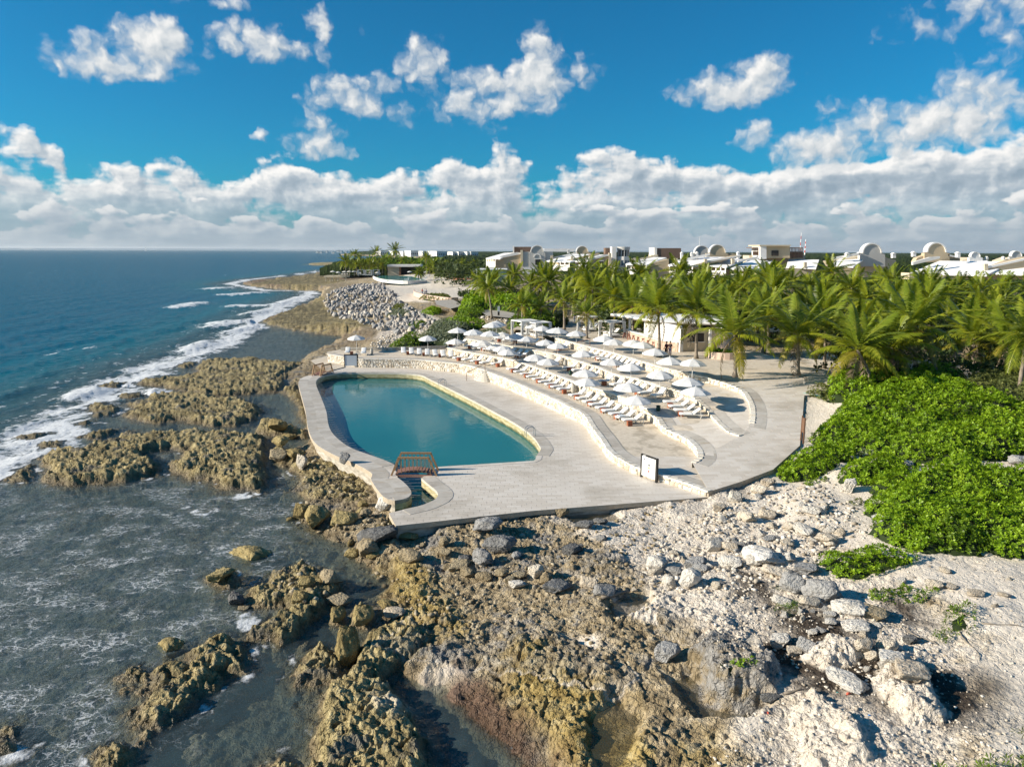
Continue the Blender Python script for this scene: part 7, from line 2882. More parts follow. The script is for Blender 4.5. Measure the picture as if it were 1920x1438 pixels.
for px, s, mt, lab, rz in (((1591, 1309), .11, 'redplastic', 'crushed red plastic bottle on dark debris', .4), ((1440, 1341), .07, 'redplastic', 'orange red plastic cap at the rock foot', 1.2), ((1630, 1347), .05, 'blueplastic', 'small blue plastic scrap in the debris', 0), ((1570, 1305), .04, 'teal', 'tiny teal plastic scrap near the loaf boulder', 0)):
    g, z_ = ground_px([px])
    m = MB()
    m.tube([(-s, 0, 0), (-s * .6, 0, .01), (s * .5, .01, 0), (s * .8, 0, 0), (s * 1.1, 0, 0)], [s * .3, s * .42, s * .4, s * .2, s * .18], 7)
    o = m.build('plastic_bottle', M[mt], None, True, (*g[0], z_[0] + s * .4))
    o.rotation_euler = (0, .1, rz)
    tag(o, lab, 'litter')
# a green hose and a dark kerb at the ramp head
a, b = Pz(1506, 738, z4f), Pz(1537, 743, z4f)
m = MB()
m.tube([Vector((0, 0, .03)), (b - a) * .5 + Vector((0, .1, .03)), (b - a) + Vector((0, 0, .03))], .05, 6)
tag(m.build('hose', M['teal'], None, True, a), 'short length of green hose lying at the ramp head', 'hose')
# ------------------------------------------------------------------ villas, bar, far shore


def m_plaster(nt, bs, col):
    n = nt.noise(nt.pos(), .7, 5, .6)
    nt.l.new(nt.v('SCALE', nt.xyz(*col), scale=nt.m('MULTIPLY_ADD', n, .22, .88)), bs.inputs['Base Color'])
    bs.inputs['Roughness'].default_value = .85


M['cream'] = material('cream_plaster', lambda nt, bs: m_plaster(nt, bs, (.62, .53, .38)))
M['sandp'] = material('sand_plaster', lambda nt, bs: m_plaster(nt, bs, (.52, .42, .28)))
M['whitep'] = material('white_plaster', lambda nt, bs: m_plaster(nt, bs, (.78, .76, .72)))
M['shade_greyp'] = material('grey_shade_plaster', lambda nt, bs: m_plaster(nt, bs, (.50, .49, .46)))  # shade on gables turned from the sun put into the plaster grey
M['roofw'] = material('white_roof', lambda nt, bs: m_plaster(nt, bs, (.88, .87, .85)))
M['lattice'] = material('brown_lattice', lambda nt, bs: m_plaster(nt, bs, (.19, .125, .09)))
M['glass'] = material('dark_glass', color=(.02, .025, .03), rough=.08, spec=.5)
M['bglass'] = material('blue_glass', color=(.10, .16, .22), rough=.08, spec=.5)
M['terracotta'] = material('terracotta', lambda nt, bs: m_plaster(nt, bs, (.42, .19, .10)))
M['pinkp'] = material('pink_plaster', lambda nt, bs: m_plaster(nt, bs, (.62, .47, .38)))
M['shade'] = material('interior_shade', color=(.05, .045, .04), rough=.9)  # dark colour stands for the shade inside openings, doorways and windows


class Bld:
    def __init__(self, name, label, Y, cat='villa', group=None):
        self.Y = Y
        self.o = thing(name, label, cat, PY(960, 500, Y), 0, group)
        self.org = self.o.location.copy()

    S, xc = 0.0, 0.0      # turn of the face: its right end nearer where S is negative

    def q(self, x, y, dY=0):
        return PY(x, y, self.Y + dY + self.S * (x - self.xc) * self.Y / FPX) - self.org

    def prism(self, name, pts, d, mat, dY=0, parent=None, foot=False):
        """a measured outline standing at this depth, carried back d metres"""
        f = [self.q(x, y, dY) for x, y in pts]
        if foot:
            zmin = 4.8 - self.org.z
            f = f + []
        n = len(f)
        b = [v + Vector((0, d, 0)) for v in f]
        m = MB()
        m.add(f + b, [tuple(range(n - 1, -1, -1)), tuple(range(n, 2 * n))] + [(i, (i + 1) % n, n + (i + 1) % n, n + i) for i in range(n)])
        o = m.build(name, M[mat], parent or self.o)
        bm = bmesh.new()
        bm.from_mesh(o.data)
        bmesh.ops.recalc_face_normals(bm, faces=bm.faces)
        bm.to_mesh(o.data)
        bm.free()
        return o

    def box(self, name, x0, y0, x1, y1, d, mat, dY=0, parent=None):
        return self.prism(name, [(x0, y1), (x1, y1), (x1, y0), (x0, y0)], d, mat, dY, parent)

    def roof(self, fl, fr, br, bl, dY=0, D=12, mat='roofw', th=.35):
        self.S, self.xc = -.5, (fl[0] + fr[0]) / 2
        p = [self.q(*fl, dY), self.q(*fr, dY), self.q(*br, dY + D), self.q(*bl, dY + D)]
        self.S = 0.0
        m = MB()
        m.add(p + [v - Vector((0, 0, th)) for v in p], [(0, 1, 2, 3), (7, 6, 5, 4), (0, 4, 5, 1), (1, 5, 6, 2), (2, 6, 7, 3), (3, 7, 4, 0)])
        return m.build('roof', M[mat], self.o)

    def gable(self, cx, cy, r, base, mat, dY=0, sh=1.35, d=1.0):
        pts = [(cx - r * sh, base), (cx + r * sh, base), (cx + r * sh, cy + 1.5), (cx + r, cy + 1.0)]
        pts += [(cx + r * math.cos(a), cy - r * math.sin(a)) for a in np.linspace(0, math.pi, 15)]
        pts += [(cx - r, cy + 1.0), (cx - r * sh, cy + 1.5)]
        g = self.prism('gable', pts, d, mat, dY)
        R2, R1 = r * 1.07, r * .93
        arc_ = [(cx + R2 * math.cos(a), cy - R2 * math.sin(a)) for a in np.linspace(0, math.pi, 15)] + [(cx + R1 * math.cos(a), cy - R1 * math.sin(a)) for a in np.linspace(math.pi, 0, 15)]
        f = [self.q(x, y, dY - .25) for x, y in arc_]
        m = MB()
        for i in range(14):
            a0, a1, b0, b1 = f[i], f[i + 1], f[29 - i], f[28 - i]
            k = Vector((0, d + .5, 0))
            m.add([a0, a1, b1, b0, a0 + k, a1 + k, b1 + k, b0 + k], [(0, 1, 2, 3), (7, 6, 5, 4), (0, 4, 5, 1), (3, 2, 6, 7)])
        m.build('trim', M['whitep'], g)
        return g

    def balcony(self, x0, x1, ytop, yrail, ybot, n, d=3.5, dY=0):
        """columns, parapet and a shaded recess"""
        self.S, self.xc = -.85, (x0 + x1) / 2
        self.box('wall', x0 + 1, ytop + .5, x1 - .5, ybot, 4, 'sandp', dY + d)
        par = self.box('parapet', x0, yrail, x1, ybot, .35, 'whitep', dY)
        for i in range(n + 1):
            x = x0 + (x1 - x0 - 1.3) * i / n
            self.box('column', x, ytop, x + 1.3, yrail, .35, 'whitep', dY)
        self.S = 0.0
        return par

    def finial(self, x, y, w=2.0, h=7, dY=0):
        o = self.box('pillar', x - w, y + 3, x + w, y + h, 1.0, 'whitep', dY)
        self.prism('cap', [(x - w * 1.4, y + 3), (x + w * 1.4, y + 3), (x, y)], 1.2, 'whitep', dY - .1, o)


vg = 'cream villas with rounded gables behind the palms'
b = Bld('villa', 'cream villa with a shade grey rounded gable and brown roof lattice', 205, 'villa', vg)
b.balcony(911.5, 929, 484.5, 491, 502, 4)
b.roof((911, 484), (938, 484.5), (969, 473.5), (945, 474.5))
b.prism('wall', [(929, 510), (976, 510), (976, 477), (940, 484), (929, 485)], 6, 'sandp', .5)
b.prism('parapet', [(940, 484), (976, 477), (976, 474), (969, 473), (936, 481)], .6, 'whitep', .2)
b.box('pillar', 976, 469, 980.5, 510, 1.2, 'cream', -.3)
b.box('wall', 980.5, 472.5, 1037, 512, 8, 'shade_greyp', 0)
b.gable(1007.5, 472.5, 12, 512, 'shade_greyp', -.4, 1.25)
w = b.box('window', 1003.6, 486.5, 1013.7, 496.5, .3, 'glass', -.55)
b.box('window_frame', 1002.4, 485.2, 1014.9, 486.5, .4, 'whitep', -.6, w)
pts = [(1007.5 + 7.2 * math.cos(a), 483 - 7.2 * math.sin(a)) for a in np.linspace(0, math.pi, 9)] + [(1007.5 + 5.4 * math.cos(a), 483 - 5.4 * math.sin(a)) for a in np.linspace(math.pi, 0, 9)]
b.prism('window_arch', pts, .3, 'whitep', -.6)
b.box('roof_lattice', 964, 463, 996, 474, 6, 'lattice', 5)
b.box('post', 961.5, 461.7, 964.2, 474, 2, 'whitep', 4.5)
b.box('garden_wall', 980, 501, 1006, 514, .5, 'whitep', -8)
b.box('roof_slab', 1020, 466.5, 1078, 472, 8, 'roofw', 30)
b = Bld('annex', 'low white garden building in front of the villa with the grey gable', 178, 'building')
b.box('wall', 893, 506, 950, 530, 6, 'whitep')
b.box('opening_shade', 928, 509, 934, 520, .2, 'shade', -.1)
b.box('roof_slab', 892, 504.5, 951, 506.5, 7, 'roofw', -.5)
b = Bld('villa', 'cream villa with a sand coloured gable beside the round tower', 200, 'villa', vg)
b.balcony(1025, 1068, 490, 496.5, 508, 5)
b.roof((1024, 489), (1069, 491), (1123, 477), (1080, 476.5))
b.gable(1092, 472.5, 11, 490, 'sandp', 12, 1.5)
b.prism('parapet', [(1064, 491), (1124, 477.5), (1124, 474.5), (1112, 476), (1062, 488)], .6, 'sandp', .1)
b.prism('parapet', [(1034, 486), (1082, 476), (1082, 473.5), (1034, 483)], .6, 'whitep', 6)
b.box('pillar', 1033, 479.5, 1037.5, 487, 1, 'cream', 0)
b.box('pillar', 1070.5, 481, 1075, 489, 1, 'cream', -.3)
b.balcony(1079, 1101, 490, 496.5, 508, 2, dY=-2)
b.roof((1078.5, 489.5), (1101, 491), (1144, 478), (1122, 477.5), -2)
b.prism('wall', [(1101, 510), (1142, 510), (1142, 479), (1110, 486), (1101, 489)], 6, 'sandp', -1)
b.prism('parapet', [(1101, 489.5), (1143, 479.5), (1143, 476.5), (1132, 478), (1102, 486)], .6, 'whitep', -1.4)
b.box('pillar', 1105, 481, 1109, 489, 1, 'cream', -1.6)
w = b.box('window', 1124, 490, 1131, 499, .3, 'shade', -1.3)
b.box('window_frame', 1123, 488.5, 1132, 490, .4, 'whitep', -1.35, w)
b.box('pillar', 1141.7, 474.5, 1146.5, 510, 1.2, 'cream', -1.6)
b.finial(1066, 467.5, 2, 8, 20)
b.finial(1119, 471.5, 1.8, 7, 13)
# round tower
b = Bld('tower', 'white round tower with bands of dark glass above the palms', 203, 'tower')
c = b.q(1168, 500, 3)
pxm = FPX / 206
rad = 12.3 / pxm


def zt(y):
    return b.q(1168, y, 3).z


for nm, y0, y1, rr_, mt in (('base', 520, 498, rad, 'whitep'), ('glass_band', 498, 488, rad * .94, 'bglass'), ('ring', 488, 481, rad, 'whitep'), ('glass_band', 481, 469, rad * .86, 'glass'), ('roof_ring', 469, 463.2, rad * .98, 'shade_greyp')):
    m = MB()
    m.lathe([(rr_, zt(y0)), (rr_, zt(y1))], 20, (c.x, c.y, 0))
    o = m.build(nm, M[mt], b.o, False)
    if nm == 'glass_band':
        for i in range(12):
            a = i * math.pi / 6
            m = MB()
            m.bar((c.x + rr_ * math.cos(a), c.y + rr_ * math.sin(a), zt(y0)), (c.x + rr_ * math.cos(a), c.y + rr_ * math.sin(a), zt(y1)), .22 if y0 > 490 else .14)
            m.build('mullion', M['whitep'], o)
b.box('stair_block', 1147.5, 463, 1155.6, 512, 4, 'whitep', 1)
b.box('roof_lattice', 1135, 465, 1147.5, 477, 4, 'lattice', 6)
b = Bld('villa', 'cream villa with a brown roof box and a white balcony right of the tower', 195, 'villa', vg)
b.balcony(1174, 1212, 496, 503.5, 516, 4)
b.roof((1173, 494.5), (1212, 497), (1250, 483), (1215, 482))
b.prism('parapet', [(1186, 491), (1232, 481), (1232, 478), (1186, 487.5)], .6, 'cream', 4)
b.box('pillar', 1185, 484, 1192, 492, 1, 'cream', 3)
b.box('roof_box', 1231.6, 465.5, 1277, 485, 8, 'lattice', 12)
b.box('post', 1226.8, 464.3, 1231.8, 485, 8, 'whitep', 11.8)
b.box('wall', 1221, 478, 1234, 486, 4, 'cream', 10)
b.prism('wall', [(1212, 520), (1254, 520), (1254, 486), (1212, 497)], 5, 'sandp', 1)
b = Bld('villa', 'largest villa with twin rounded gables, one shade grey and one sand coloured', 193, 'villa', vg)
b.gable(1316.6, 474.5, 13.5, 492, 'shade_greyp', 20, 1.4)
b.gable(1346, 474, 15, 492, 'sandp', 12, 1.45)
b.roof((1252.5, 496.5), (1300, 499), (1380, 482), (1300, 482))
b.balcony(1255, 1299, 498.5, 506.5, 520, 4)
b.prism('parapet', [(1272, 492), (1331, 479), (1331, 475.5), (1272, 488)], .6, 'whitep', 5)
b.prism('wall', [(1366, 480), (1395, 480), (1366, 474)], .8, 'sandp', 12)
b.prism('wall', [(1300, 520), (1330, 520), (1330, 494), (1388, 482), (1388, 479), (1376, 480), (1300, 497)], 3, 'sandp', -.5)
b.prism('parapet', [(1322, 493), (1390, 481), (1390, 478.5), (1322, 489.5)], .8, 'whitep', -.8)
b.box('pillar', 1321, 486, 1326, 495, 1, 'cream', -1)
b.box('pillar', 1265, 484.5, 1271, 493, 1, 'cream', 2)
b.roof((1331, 498), (1362, 500.5), (1402, 485.5), (1372, 485), -2)
b.balcony(1333, 1361, 500, 507.5, 520, 3, dY=-2)
b.box('pillar', 1372.5, 485.5, 1377.5, 495, 1, 'cream', -2.5)
b.roof((1368, 503.5), (1403, 506.5), (1440, 489), (1406, 488), -4)
b.balcony(1370, 1402, 506, 513, 524, 2, dY=-4)
for x, y in ((1279, 472.5), (1307.5, 472), (1385, 472), (1298, 473)):
    b.finial(x, y, 2, 13, 6)
b.prism('parapet', [(1384, 492), (1420, 484), (1420, 481), (1384, 488.5)], .7, 'whitep', -3)
b = Bld('villa', 'cream villa with a wide brown pergola on its roof', 200, 'villa', vg)
b.box('roof_room', 1437, 461.8, 1481, 484, 8, 'sandp', 8)
b.box('roof_room_side', 1425.7, 460.2, 1437.2, 486, 7.5, 'whitep', 7.5)
b.box('roof_slab', 1424.5, 459.4, 1483, 461.6, 10, 'cream', 7)
o = b.box('opening_shade', 1447, 470, 1460, 480, .2, 'shade', 7.8)
for x0, x1, y0, y1 in ((1412, 1425.5, 464, 479), (1481.2, 1505.6, 464, 484)):
    tb = b.box('pergola_beam', x0, y0, x1, y0 + 1.4, 6, 'lattice', 9)
    n = int((x1 - x0) / 2.6)
    for i in range(n + 1):
        x = x0 + (x1 - x0 - .8) * i / n
        b.box('pergola_post', x, y0 + 1.4, x + .8, y1, .3, 'lattice', 9)
    b.box('screen', x0, y0 + 8, x1, y1, .3, 'lattice', 9.5)
b.box('wall', 1405, 479, 1510, 500, 6, 'cream', 14)
b.roof((1395, 505), (1434, 507), (1450, 488), (1415, 486), 0)
b.roof((1474, 500), (1530, 503), (1536, 487), (1478, 486.5), 0, 10)
b.prism('wall', [(1425, 520), (1530, 520), (1530, 503), (1425, 503)], 5, 'cream', .5)
b.box('pillar', 1508, 492, 1513, 502, 1, 'cream', -1)
b.prism('parapet', [(1400, 492), (1424, 486), (1424, 483), (1400, 488)], .7, 'whitep', 5)
b = Bld('villa', 'villa with a big shade grey rounded gable rising from the palms', 190, 'villa', vg)
b.gable(1636, 474.5, 17.5, 500, 'shade_greyp', 6, 1.35, 1.4)
b.prism('wall', [(1580, 520), (1680, 520), (1680, 488), (1650, 480), (1620, 480), (1560, 490)], 6, 'cream', 8)
b.prism('parapet', [(1562, 487), (1615, 477), (1615, 474), (1562, 483)], .7, 'whitep', 5)
b.finial(1590, 473.5, 3, 10, 4)
b.finial(1612, 473, 2.2, 6, 5)
b.roof((1555, 498), (1600, 500), (1620, 486), (1575, 485), 0, 10)
b = Bld('villa', 'nearest villa with a white roof and a tall sand coloured rounded gable', 183, 'villa', vg)
b.gable(1757, 473, 17.5, 492, 'sandp', 12, 1.35, 1.5)
b.prism('wall', [(1715, 492), (1800, 492), (1800, 484), (1780, 478), (1735, 478), (1720, 484)], 2, 'sandp', 12.5)
b.roof((1705, 512), (1850, 516), (1895, 491), (1762, 489), 0, 11)
b.prism('parapet', [(1712, 497), (1762, 485), (1763, 481), (1744, 482.5), (1712, 492)], .8, 'whitep', 3)
b.prism('parapet', [(1790, 483), (1800, 485), (1800, 482), (1778, 477), (1778, 480)], .8, 'whitep', 12)
b.prism('wall', [(1850, 524), (1960, 524), (1960, 480), (1935, 483), (1853, 503)], 5, 'sandp', -1)
b.prism('parapet', [(1853, 503.5), (1960, 480), (1960, 476.5), (1853, 500)], .8, 'whitep', -1.4)
b.box('pillar', 1846, 495, 1853, 510, 1, 'cream', -1.6)
b.prism('wall', [(1705, 524), (1850, 524), (1850, 516), (1705, 512)], 4, 'cream', .6)
b.roof((1858, 512), (1960, 516), (1990, 500), (1890, 497), -6, 8)
for x, y in ((1677, 474), (1715, 471.5), (1798, 472.5)):
    b.finial(x, y, 3, 10, 6)
for cx, cy, r, lab in ((1830, 481.5, 8.5, 'small white rounded gable on the far roofs'), (1907, 480.5, 9.5, 'half hidden shade grey rounded gable at the far right roofs')):
    b = Bld('villa', lab, 255, 'villa', vg)
    b.gable(cx, cy, r, 492, 'whitep' if r < 9 else 'shade_greyp', 0, 1.5)
    b.prism('wall', [(cx - 26, 500), (cx + 24, 500), (cx + 24, 488), (cx + 10, 483), (cx - 10, 483), (cx - 26, 489)], 6, 'cream', 1.2)
    b.finial(cx + (22 if r < 9 else -24), 481, 1.6, 6, 0)
    b.roof((cx - 28, 492), (cx + 26, 493), (cx + 20, 488), (cx - 20, 487.5), -3, 6)

# masts
M['redpaint'] = material('red_paint', color=(.55, .07, .05), rough=.6)
for x, y0, y1, Y, lab in ((1499.5, 437, 478, 900, 'taller red and white telecom mast on the skyline'), (1508.7, 449, 478, 900, 'shorter red and white telecom mast on the skyline')):
    p0, p1 = PY(x, y1, Y), PY(x, y0, Y)
    t = thing('telecom_mast', lab, 'mast', p0, 0, 'telecom masts')
    h = p1.z - p0.z
    for i in range(7):
        z0, z1_ = h * i / 7, h * (i + 1) / 7
        m = MB()
        wd = 1.5 if x > 1505 else 1.1
        m.lathe([(wd * (1 - .5 * i / 7) * .5, z0), (wd * (1 - .5 * (i + 1) / 7) * .5, z1_)], 4)
        m.build('mast_section', M['redpaint' if i % 2 else 'white'], t)
p0, p1 = PY(1310.5, 478, 260), PY(1310.5, 444, 260)
t = thing('aerial', 'thin white aerial above the twin gables', 'aerial', p0)
m = MB()
m.tube([(0, 0, 0), (0, 0, p1.z - p0.z)], [.09, .05], 5)
m.build('rod', M['white'], t)
m = MB()
m.box((0, 0, p1.z - p0.z), (.6, .12, .12))
m.build('head', M['white'], t)

# ---- the beach bar
C_, R_, L_, L2 = P(1275, 660, Z4), P(1352, 657, Z4), P(1240, 654, Z4), P(1176, 632, Z4)
bar = thing('beach_bar', 'open beach bar with a white flat roof and a stone counter', 'bar', C_)


def loc(p):
    return p - C_


def wall_bar(name, a, b_, h, th, mat, z0=0.0, parent=bar):
    m = MB()
    a2, b2 = loc(a), loc(b_)
    m.bar(a2 + Vector((0, 0, z0 + h / 2)), b2 + Vector((0, 0, z0 + h / 2)), th, h)
    return m.build(name, M[mat], parent)


M['pinkstone'] = material('pink_stone', lambda nt, bs: m_rock(nt, bs, [(.28, (.36, .25, .18)), (.45, (.55, .40, .31)), (.6, (.64, .52, .43)), (.8, (.70, .62, .54))]))
wall_bar('counter', L_, L2, 1.0, .4, 'pinkstone')
wall_bar('counter', C_ + (L_ - C_) * .08, L_, 1.05, .35, 'pinkstone')
wall_bar('counter_top', L_ + Vector((0, 0, 0)), L2, .08, .7, 'whitep', 1.0)
wall_bar('counter_top', C_ + (L_ - C_) * .08, L_, .08, .6, 'whitep', 1.06)
wall_bar('column', P(1268, 658, Z4), P(1277.5, 660, Z4), 2.75, .45, 'whitep')
wr = wall_bar('wall', C_ + Vector((.3, .4, 0)), R_ + Vector((0, .4, 0)), 2.75, .25, 'cream')
_w0, _w1 = C_ + Vector((.3, .4, 0)), R_ + Vector((0, .4, 0))
a_, b_ = _w0 + (_w1 - _w0) * .13, _w0 + (_w1 - _w0) * .545
w = wall_bar('window', a_ + Vector((0, -.14, 0)), b_ + Vector((0, -.14, 0)), 1.0, .1, 'shade', 1.15)
wall_bar('window_sill', a_ + Vector((-.1, -.2, 0)), b_ + Vector((.1, -.2, 0)), .08, .35, 'whitep', 1.06)
bk = Vector((.8, 3.2, 0))
wb = wall_bar('wall', P(1208, 640, Z4) + Vector((.3, 1.5, 0)), C_ + bk, 2.75, .25, 'whitep')
d1, d2 = P(1217, 641, Z4) + Vector((.3, 1.2, 0)), P(1225, 643, Z4) + Vector((.3, 1.2, 0))
wall_bar('door', d1, d2, 1.95, .08, 'redwood', 0.0)
for i, zz in enumerate((1.25, 1.6, 1.95, 2.3)):
    s1, s2 = P(1232, 645, Z4) + Vector((.3, .95, 0)), P(1262, 653, Z4) + Vector((.5, 1.2, 0))
    wall_bar('shelf', s1, s2, .04, .35, 'drift', zz)
rs = random.Random(2)
M['bottle'] = material('bottle_glass', color=(.09, .07, .04), rough=.2)
for k in range(26):
    zz = rs.choice((1.29, 1.64, 1.99))
    f = rs.random()
    p = P(1232, 645, Z4) + Vector((.3, .85, 0))
    q = P(1262, 653, Z4) + Vector((.5, 1.1, 0))
    pt = p + (q - p) * f
    m = MB()
    m.lathe([(.045, 0), (.05, .02), (.05, .16), (.018, .22), (.018, .29)], 6)
    o = m.build('bottle', M['bottle'], None, True, pt + Vector((0, 0, zz)))
    tag(o, 'dark bottle on the shelves of the beach bar', 'bottle', 'bottles on the bar shelves')
# green lettering on the back wall
M['greenp'] = material('green_letters', color=(.03, .20, .12), rough=.5)
s1, s2 = P(1237.5, 646, Z4) + Vector((.3, .75, 0)), P(1253, 650, Z4) + Vector((.4, .95, 0))
for i in range(8):
    pt = s1 + (s2 - s1) * (i / 7)
    m = MB()
    m.box((0, 0, 0), (.10, .04, .24))
    if i % 2:
        m.box((.07, .002, .08 * (i % 3 - 1)), (.08, .035, .06))
    else:
        m.box((.06, .002, .09), (.07, .035, .05))
    o = m.build('letter', M['greenp'], bar, False, loc(pt) + Vector((0, 0, 2.38 - .012 * i)))
    o.rotation_euler = (0, 0, math.atan2((s2 - s1).y, (s2 - s1).x))
zr = Z4 + 2.8
roof = [P(1145, 591, zr), P(1235, 604.5, zr), P(1375, 609, zr), P(1375, 597, zr), P(1240, 589, zr)]
m = MB()
m.prism([tuple(loc(p)[:2]) for p in roof], 2.8, 3.02)
rf = m.build('roof', M['roofw'], bar)
m = MB()
pts = [loc(p) for p in roof]
for i in range(2):
    a_, b_ = pts[i], pts[i + 1]
    m.bar((a_.x, a_.y, 2.72), (b_.x, b_.y, 2.72), .12, .16)
m.build('fascia', M['drift'], rf)
for px, py in ((1180, 633), (1352, 658), (1330, 659)):
    m = MB()
    p = loc(P(px, py, Z4))
    m.bar((p.x, p.y, 0), (p.x, p.y, 2.8), .28)
    m.build('roof_post', M['whitep'], bar)
for k in range(7):
    f = (k + .5) / 7
    p = L_ + (L2 - L_) * f + Vector((-.75, -.35, 0))
    t = thing('bar_stool', f'{ORD[k]} red brown bar stool along the stone counter', 'stool', p, 0, 'bar stools at the stone counter') if k == 0 else copy_tree(t0, p, k * .3, f'{ORD[k]} red brown bar stool along the stone counter')
    if k == 0:
        t0 = t
        m = MB()
        m.lathe([(.18, .70), (.20, .73), (.18, .77)], 8)
        m.build('seat', M['redwood'], t)
        lm_ = MB()
        lm_.bar((.05, .05, .72), (.19, .19, 0), .045)
        lme_ = lm_.mesh('leg', M['redwood'])
        for j in range(4):
            link('leg', lme_, t, None, (0, 0, j * math.pi / 2))
# round planter and drum hut
p = P(1358, 670, Z4)
t = thing('planter', 'round pinkish planter wall on the plaza beside the bar', 'planter', p)
m = MB()
m.lathe([(2.0, 0), (2.0, .75), (1.75, .75), (1.75, .55)], 24)
m.build('rim', M['pinkp'], t)
rs_ = np.random.RandomState(4)
an, ra = rs_.uniform(2.2, 5.2, 90), np.sqrt(rs_.rand(90)) * 1.6
Cc = np.stack([ra * np.cos(an), ra * np.sin(an), np.full(90, .6)], -1)
V, Q, T = leaf_cloud(Cc, np.tile([[0, 0, 1.0]], (90, 1)), rs_, .5, 6, .3, .3, 1.6)
tag(link('planter_plants', np_mesh('planter_plants', V, Q, None, M['leaf_mid'], False, {'tone': T}), None, p), 'bright green plants filling the round planter', 'plants')
p = P(1362, 667, Z4) + Vector((.1, 1.2, 0))
t = thing('drum_hut', 'pink round hut rising behind the planter', 'hut', p)
m = MB()
m.lathe([(.95, 0), (.95, 2.3)], 20)
m.build('wall', M['pinkp'], t, True)
m = MB()
m.lathe([(1.05, 2.3), (1.05, 2.42), (.6, 2.5)], 20)
m.build('roof', M['pinkp'], t)
M['pinkred'] = material('pink_red_cloth', color=(.70, .04, .10), rough=.6)
p = P(1381, 672, Z4 + .1)
m = MB()
m.lathe([(.10, 0), (.26, .10), (.28, .26), (.16, .40), (.05, .44)], 9)
bag = m.build('bag', M['pinkred'], None, True, p)
tag(bag, 'bright pink red bag beside the large plaza palm', 'bag')
# service hut behind
b = Bld('service_hut', 'dim cream service hut under the palms right of the planter', 98, 'hut')
b.box('wall', 1385, 622, 1520, 660, 5, 'cream')
b.box('doorway_shade', 1400, 630, 1412, 660, .2, 'shade', -.1)
b.box('window', 1474, 632, 1486, 643, .2, 'teal', -.1)
b.box('roof_slab', 1380, 618, 1525, 622.5, 6, 'roofw', -.4)

# ---- far shore: restaurant, pool terrace, pergola deck
b = Bld('restaurant', 'flat roofed cream restaurant with a dark open front on the far shore', 385, 'restaurant')
b.box('wall', 727, 498, 749, 517, 10, 'cream')
b.box('column', 748.5, 500.5, 751.5, 517, 1, 'terracotta', -.2)
b.box('opening_shade', 751.5, 501, 786, 517, .3, 'shade', 5)
b.box('roof_slab', 726, 496.6, 787.5, 500.6, 12, 'whitep', -1)
b.box('column', 784, 500.6, 785.5, 517, .6, 'cream', -.2)
b = Bld('pavilion', 'terracotta roofed pavilion with a tall white wall on the far shore', 300, 'pavilion')
b.roof((838, 534), (915, 541), (900, 521), (838, 520.5), 0, 22, 'terracotta', .5)
b.box('wall', 886, 505.5, 907.5, 532, 8, 'whitep', 14)
b.prism('roof_slab', [(858, 529), (905, 532), (905, 529.5), (865, 526.5)], 6, 'roofw', 6)
for x in range(842, 912, 9):
    b.box('post', x, 535 + (x - 842) * .09, x + 1.2, 556, .3, 'terracotta', .3)
b = Bld('deck_pergola', 'raised cream deck on stubby columns above the far reef', 350, 'deck')
b.box('deck_slab', 607, 517.3, 649, 520.8, 8, 'cream')
for x in (610, 618, 622, 632.5, 647):
    b.box('column', x, 520.8, x + 2, 528, .6, 'cream', .3)


def far_parasol(x, y, Y, i):
    p = PY(x, y, Y)
    return copy_tree(umb, p - Vector((0, 0, 2.4)), i, f'small white parasol on the far shore, {ORD[i % 16]} from the sea' if i < 16 else 'x', 'white parasols on the far shore')


far_u = [(624, 506, 350), (634, 507.5, 350), (646, 506.5, 352), (655, 506, 355), (664, 506, 360), (672, 507, 362), (708, 508, 370), (768, 506.5, 372), (799, 507, 370), (821, 507.5, 368), (845, 509.5, 365), (861, 509, 370), (868, 511, 372), (873, 509, 375)]
for i, (x, y, Y) in enumerate(far_u):
    far_parasol(x, y + 2, Y, i)
rs = random.Random(5)
for i in range(34):
    x, y, Y = (rs.uniform(620, 650), 516, 349) if i < 6 else ((rs.uniform(672, 712), rs.uniform(512, 517), 360) if i < 14 else (rs.uniform(762, 872), rs.uniform(517, 528), 345))
    p = P(x, y, 5.15)
    m = MB()
    m.box((0, 0, .35), (2.0, .8, .12))
    m.box((.8, 0, .6), (.5, .78, .5))
    tag(m.build('daybed', M['fabric'], None, False, p), 'white daybed among the furniture of the far pool terrace', 'daybed', 'daybeds on the far terrace')
for i, (x0, x1, y) in enumerate([(672, 682, 516), (685, 697, 517), (700, 711, 516)]):
    p = P((x0 + x1) / 2, y, 5.2)
    cabana(p, .1, 3.2, 2.4, 2.6, ['first white cabana by the far pool', 'second white cabana by the far pool', 'third white cabana by the far pool'][i])
fp = flat_fill('far_pool', PP([(700, 521), (722, 527), (765, 529), (800, 527), (770, 519.5), (720, 518)], 4.9), zc(5.25), M['poolwater'])
tag(fp, 'small grey blue infinity pool on the far shore', kind='structure')
t = thing('curved_wall', 'low white curved rim wall of the far pool', 'wall')
ln = smooth_line(PP([(700, 521), (712, 526), (735, 529), (765, 530.5), (800, 529)], 4.6), 4)
m = MB()
for i in range(len(ln) - 1):
    m.bar((*ln[i], 4.75), (*ln[i + 1], 4.75), .4, 1.3)
m.build('wall_body', M['whitep'], t)
t = thing('planter_wall', 'pale curved planter wall before the far pavilion', 'wall')
ln = smooth_line(PP([(777, 546), (779, 551), (795, 556), (820, 560), (842, 562.5), (858, 562)], 5.0), 4)
m = MB()
for i in range(len(ln) - 1):
    m.bar((*ln[i], 4.95), (*ln[i + 1], 4.95), .5, 1.3)
m.build('wall_body', M['pinkp'], t)
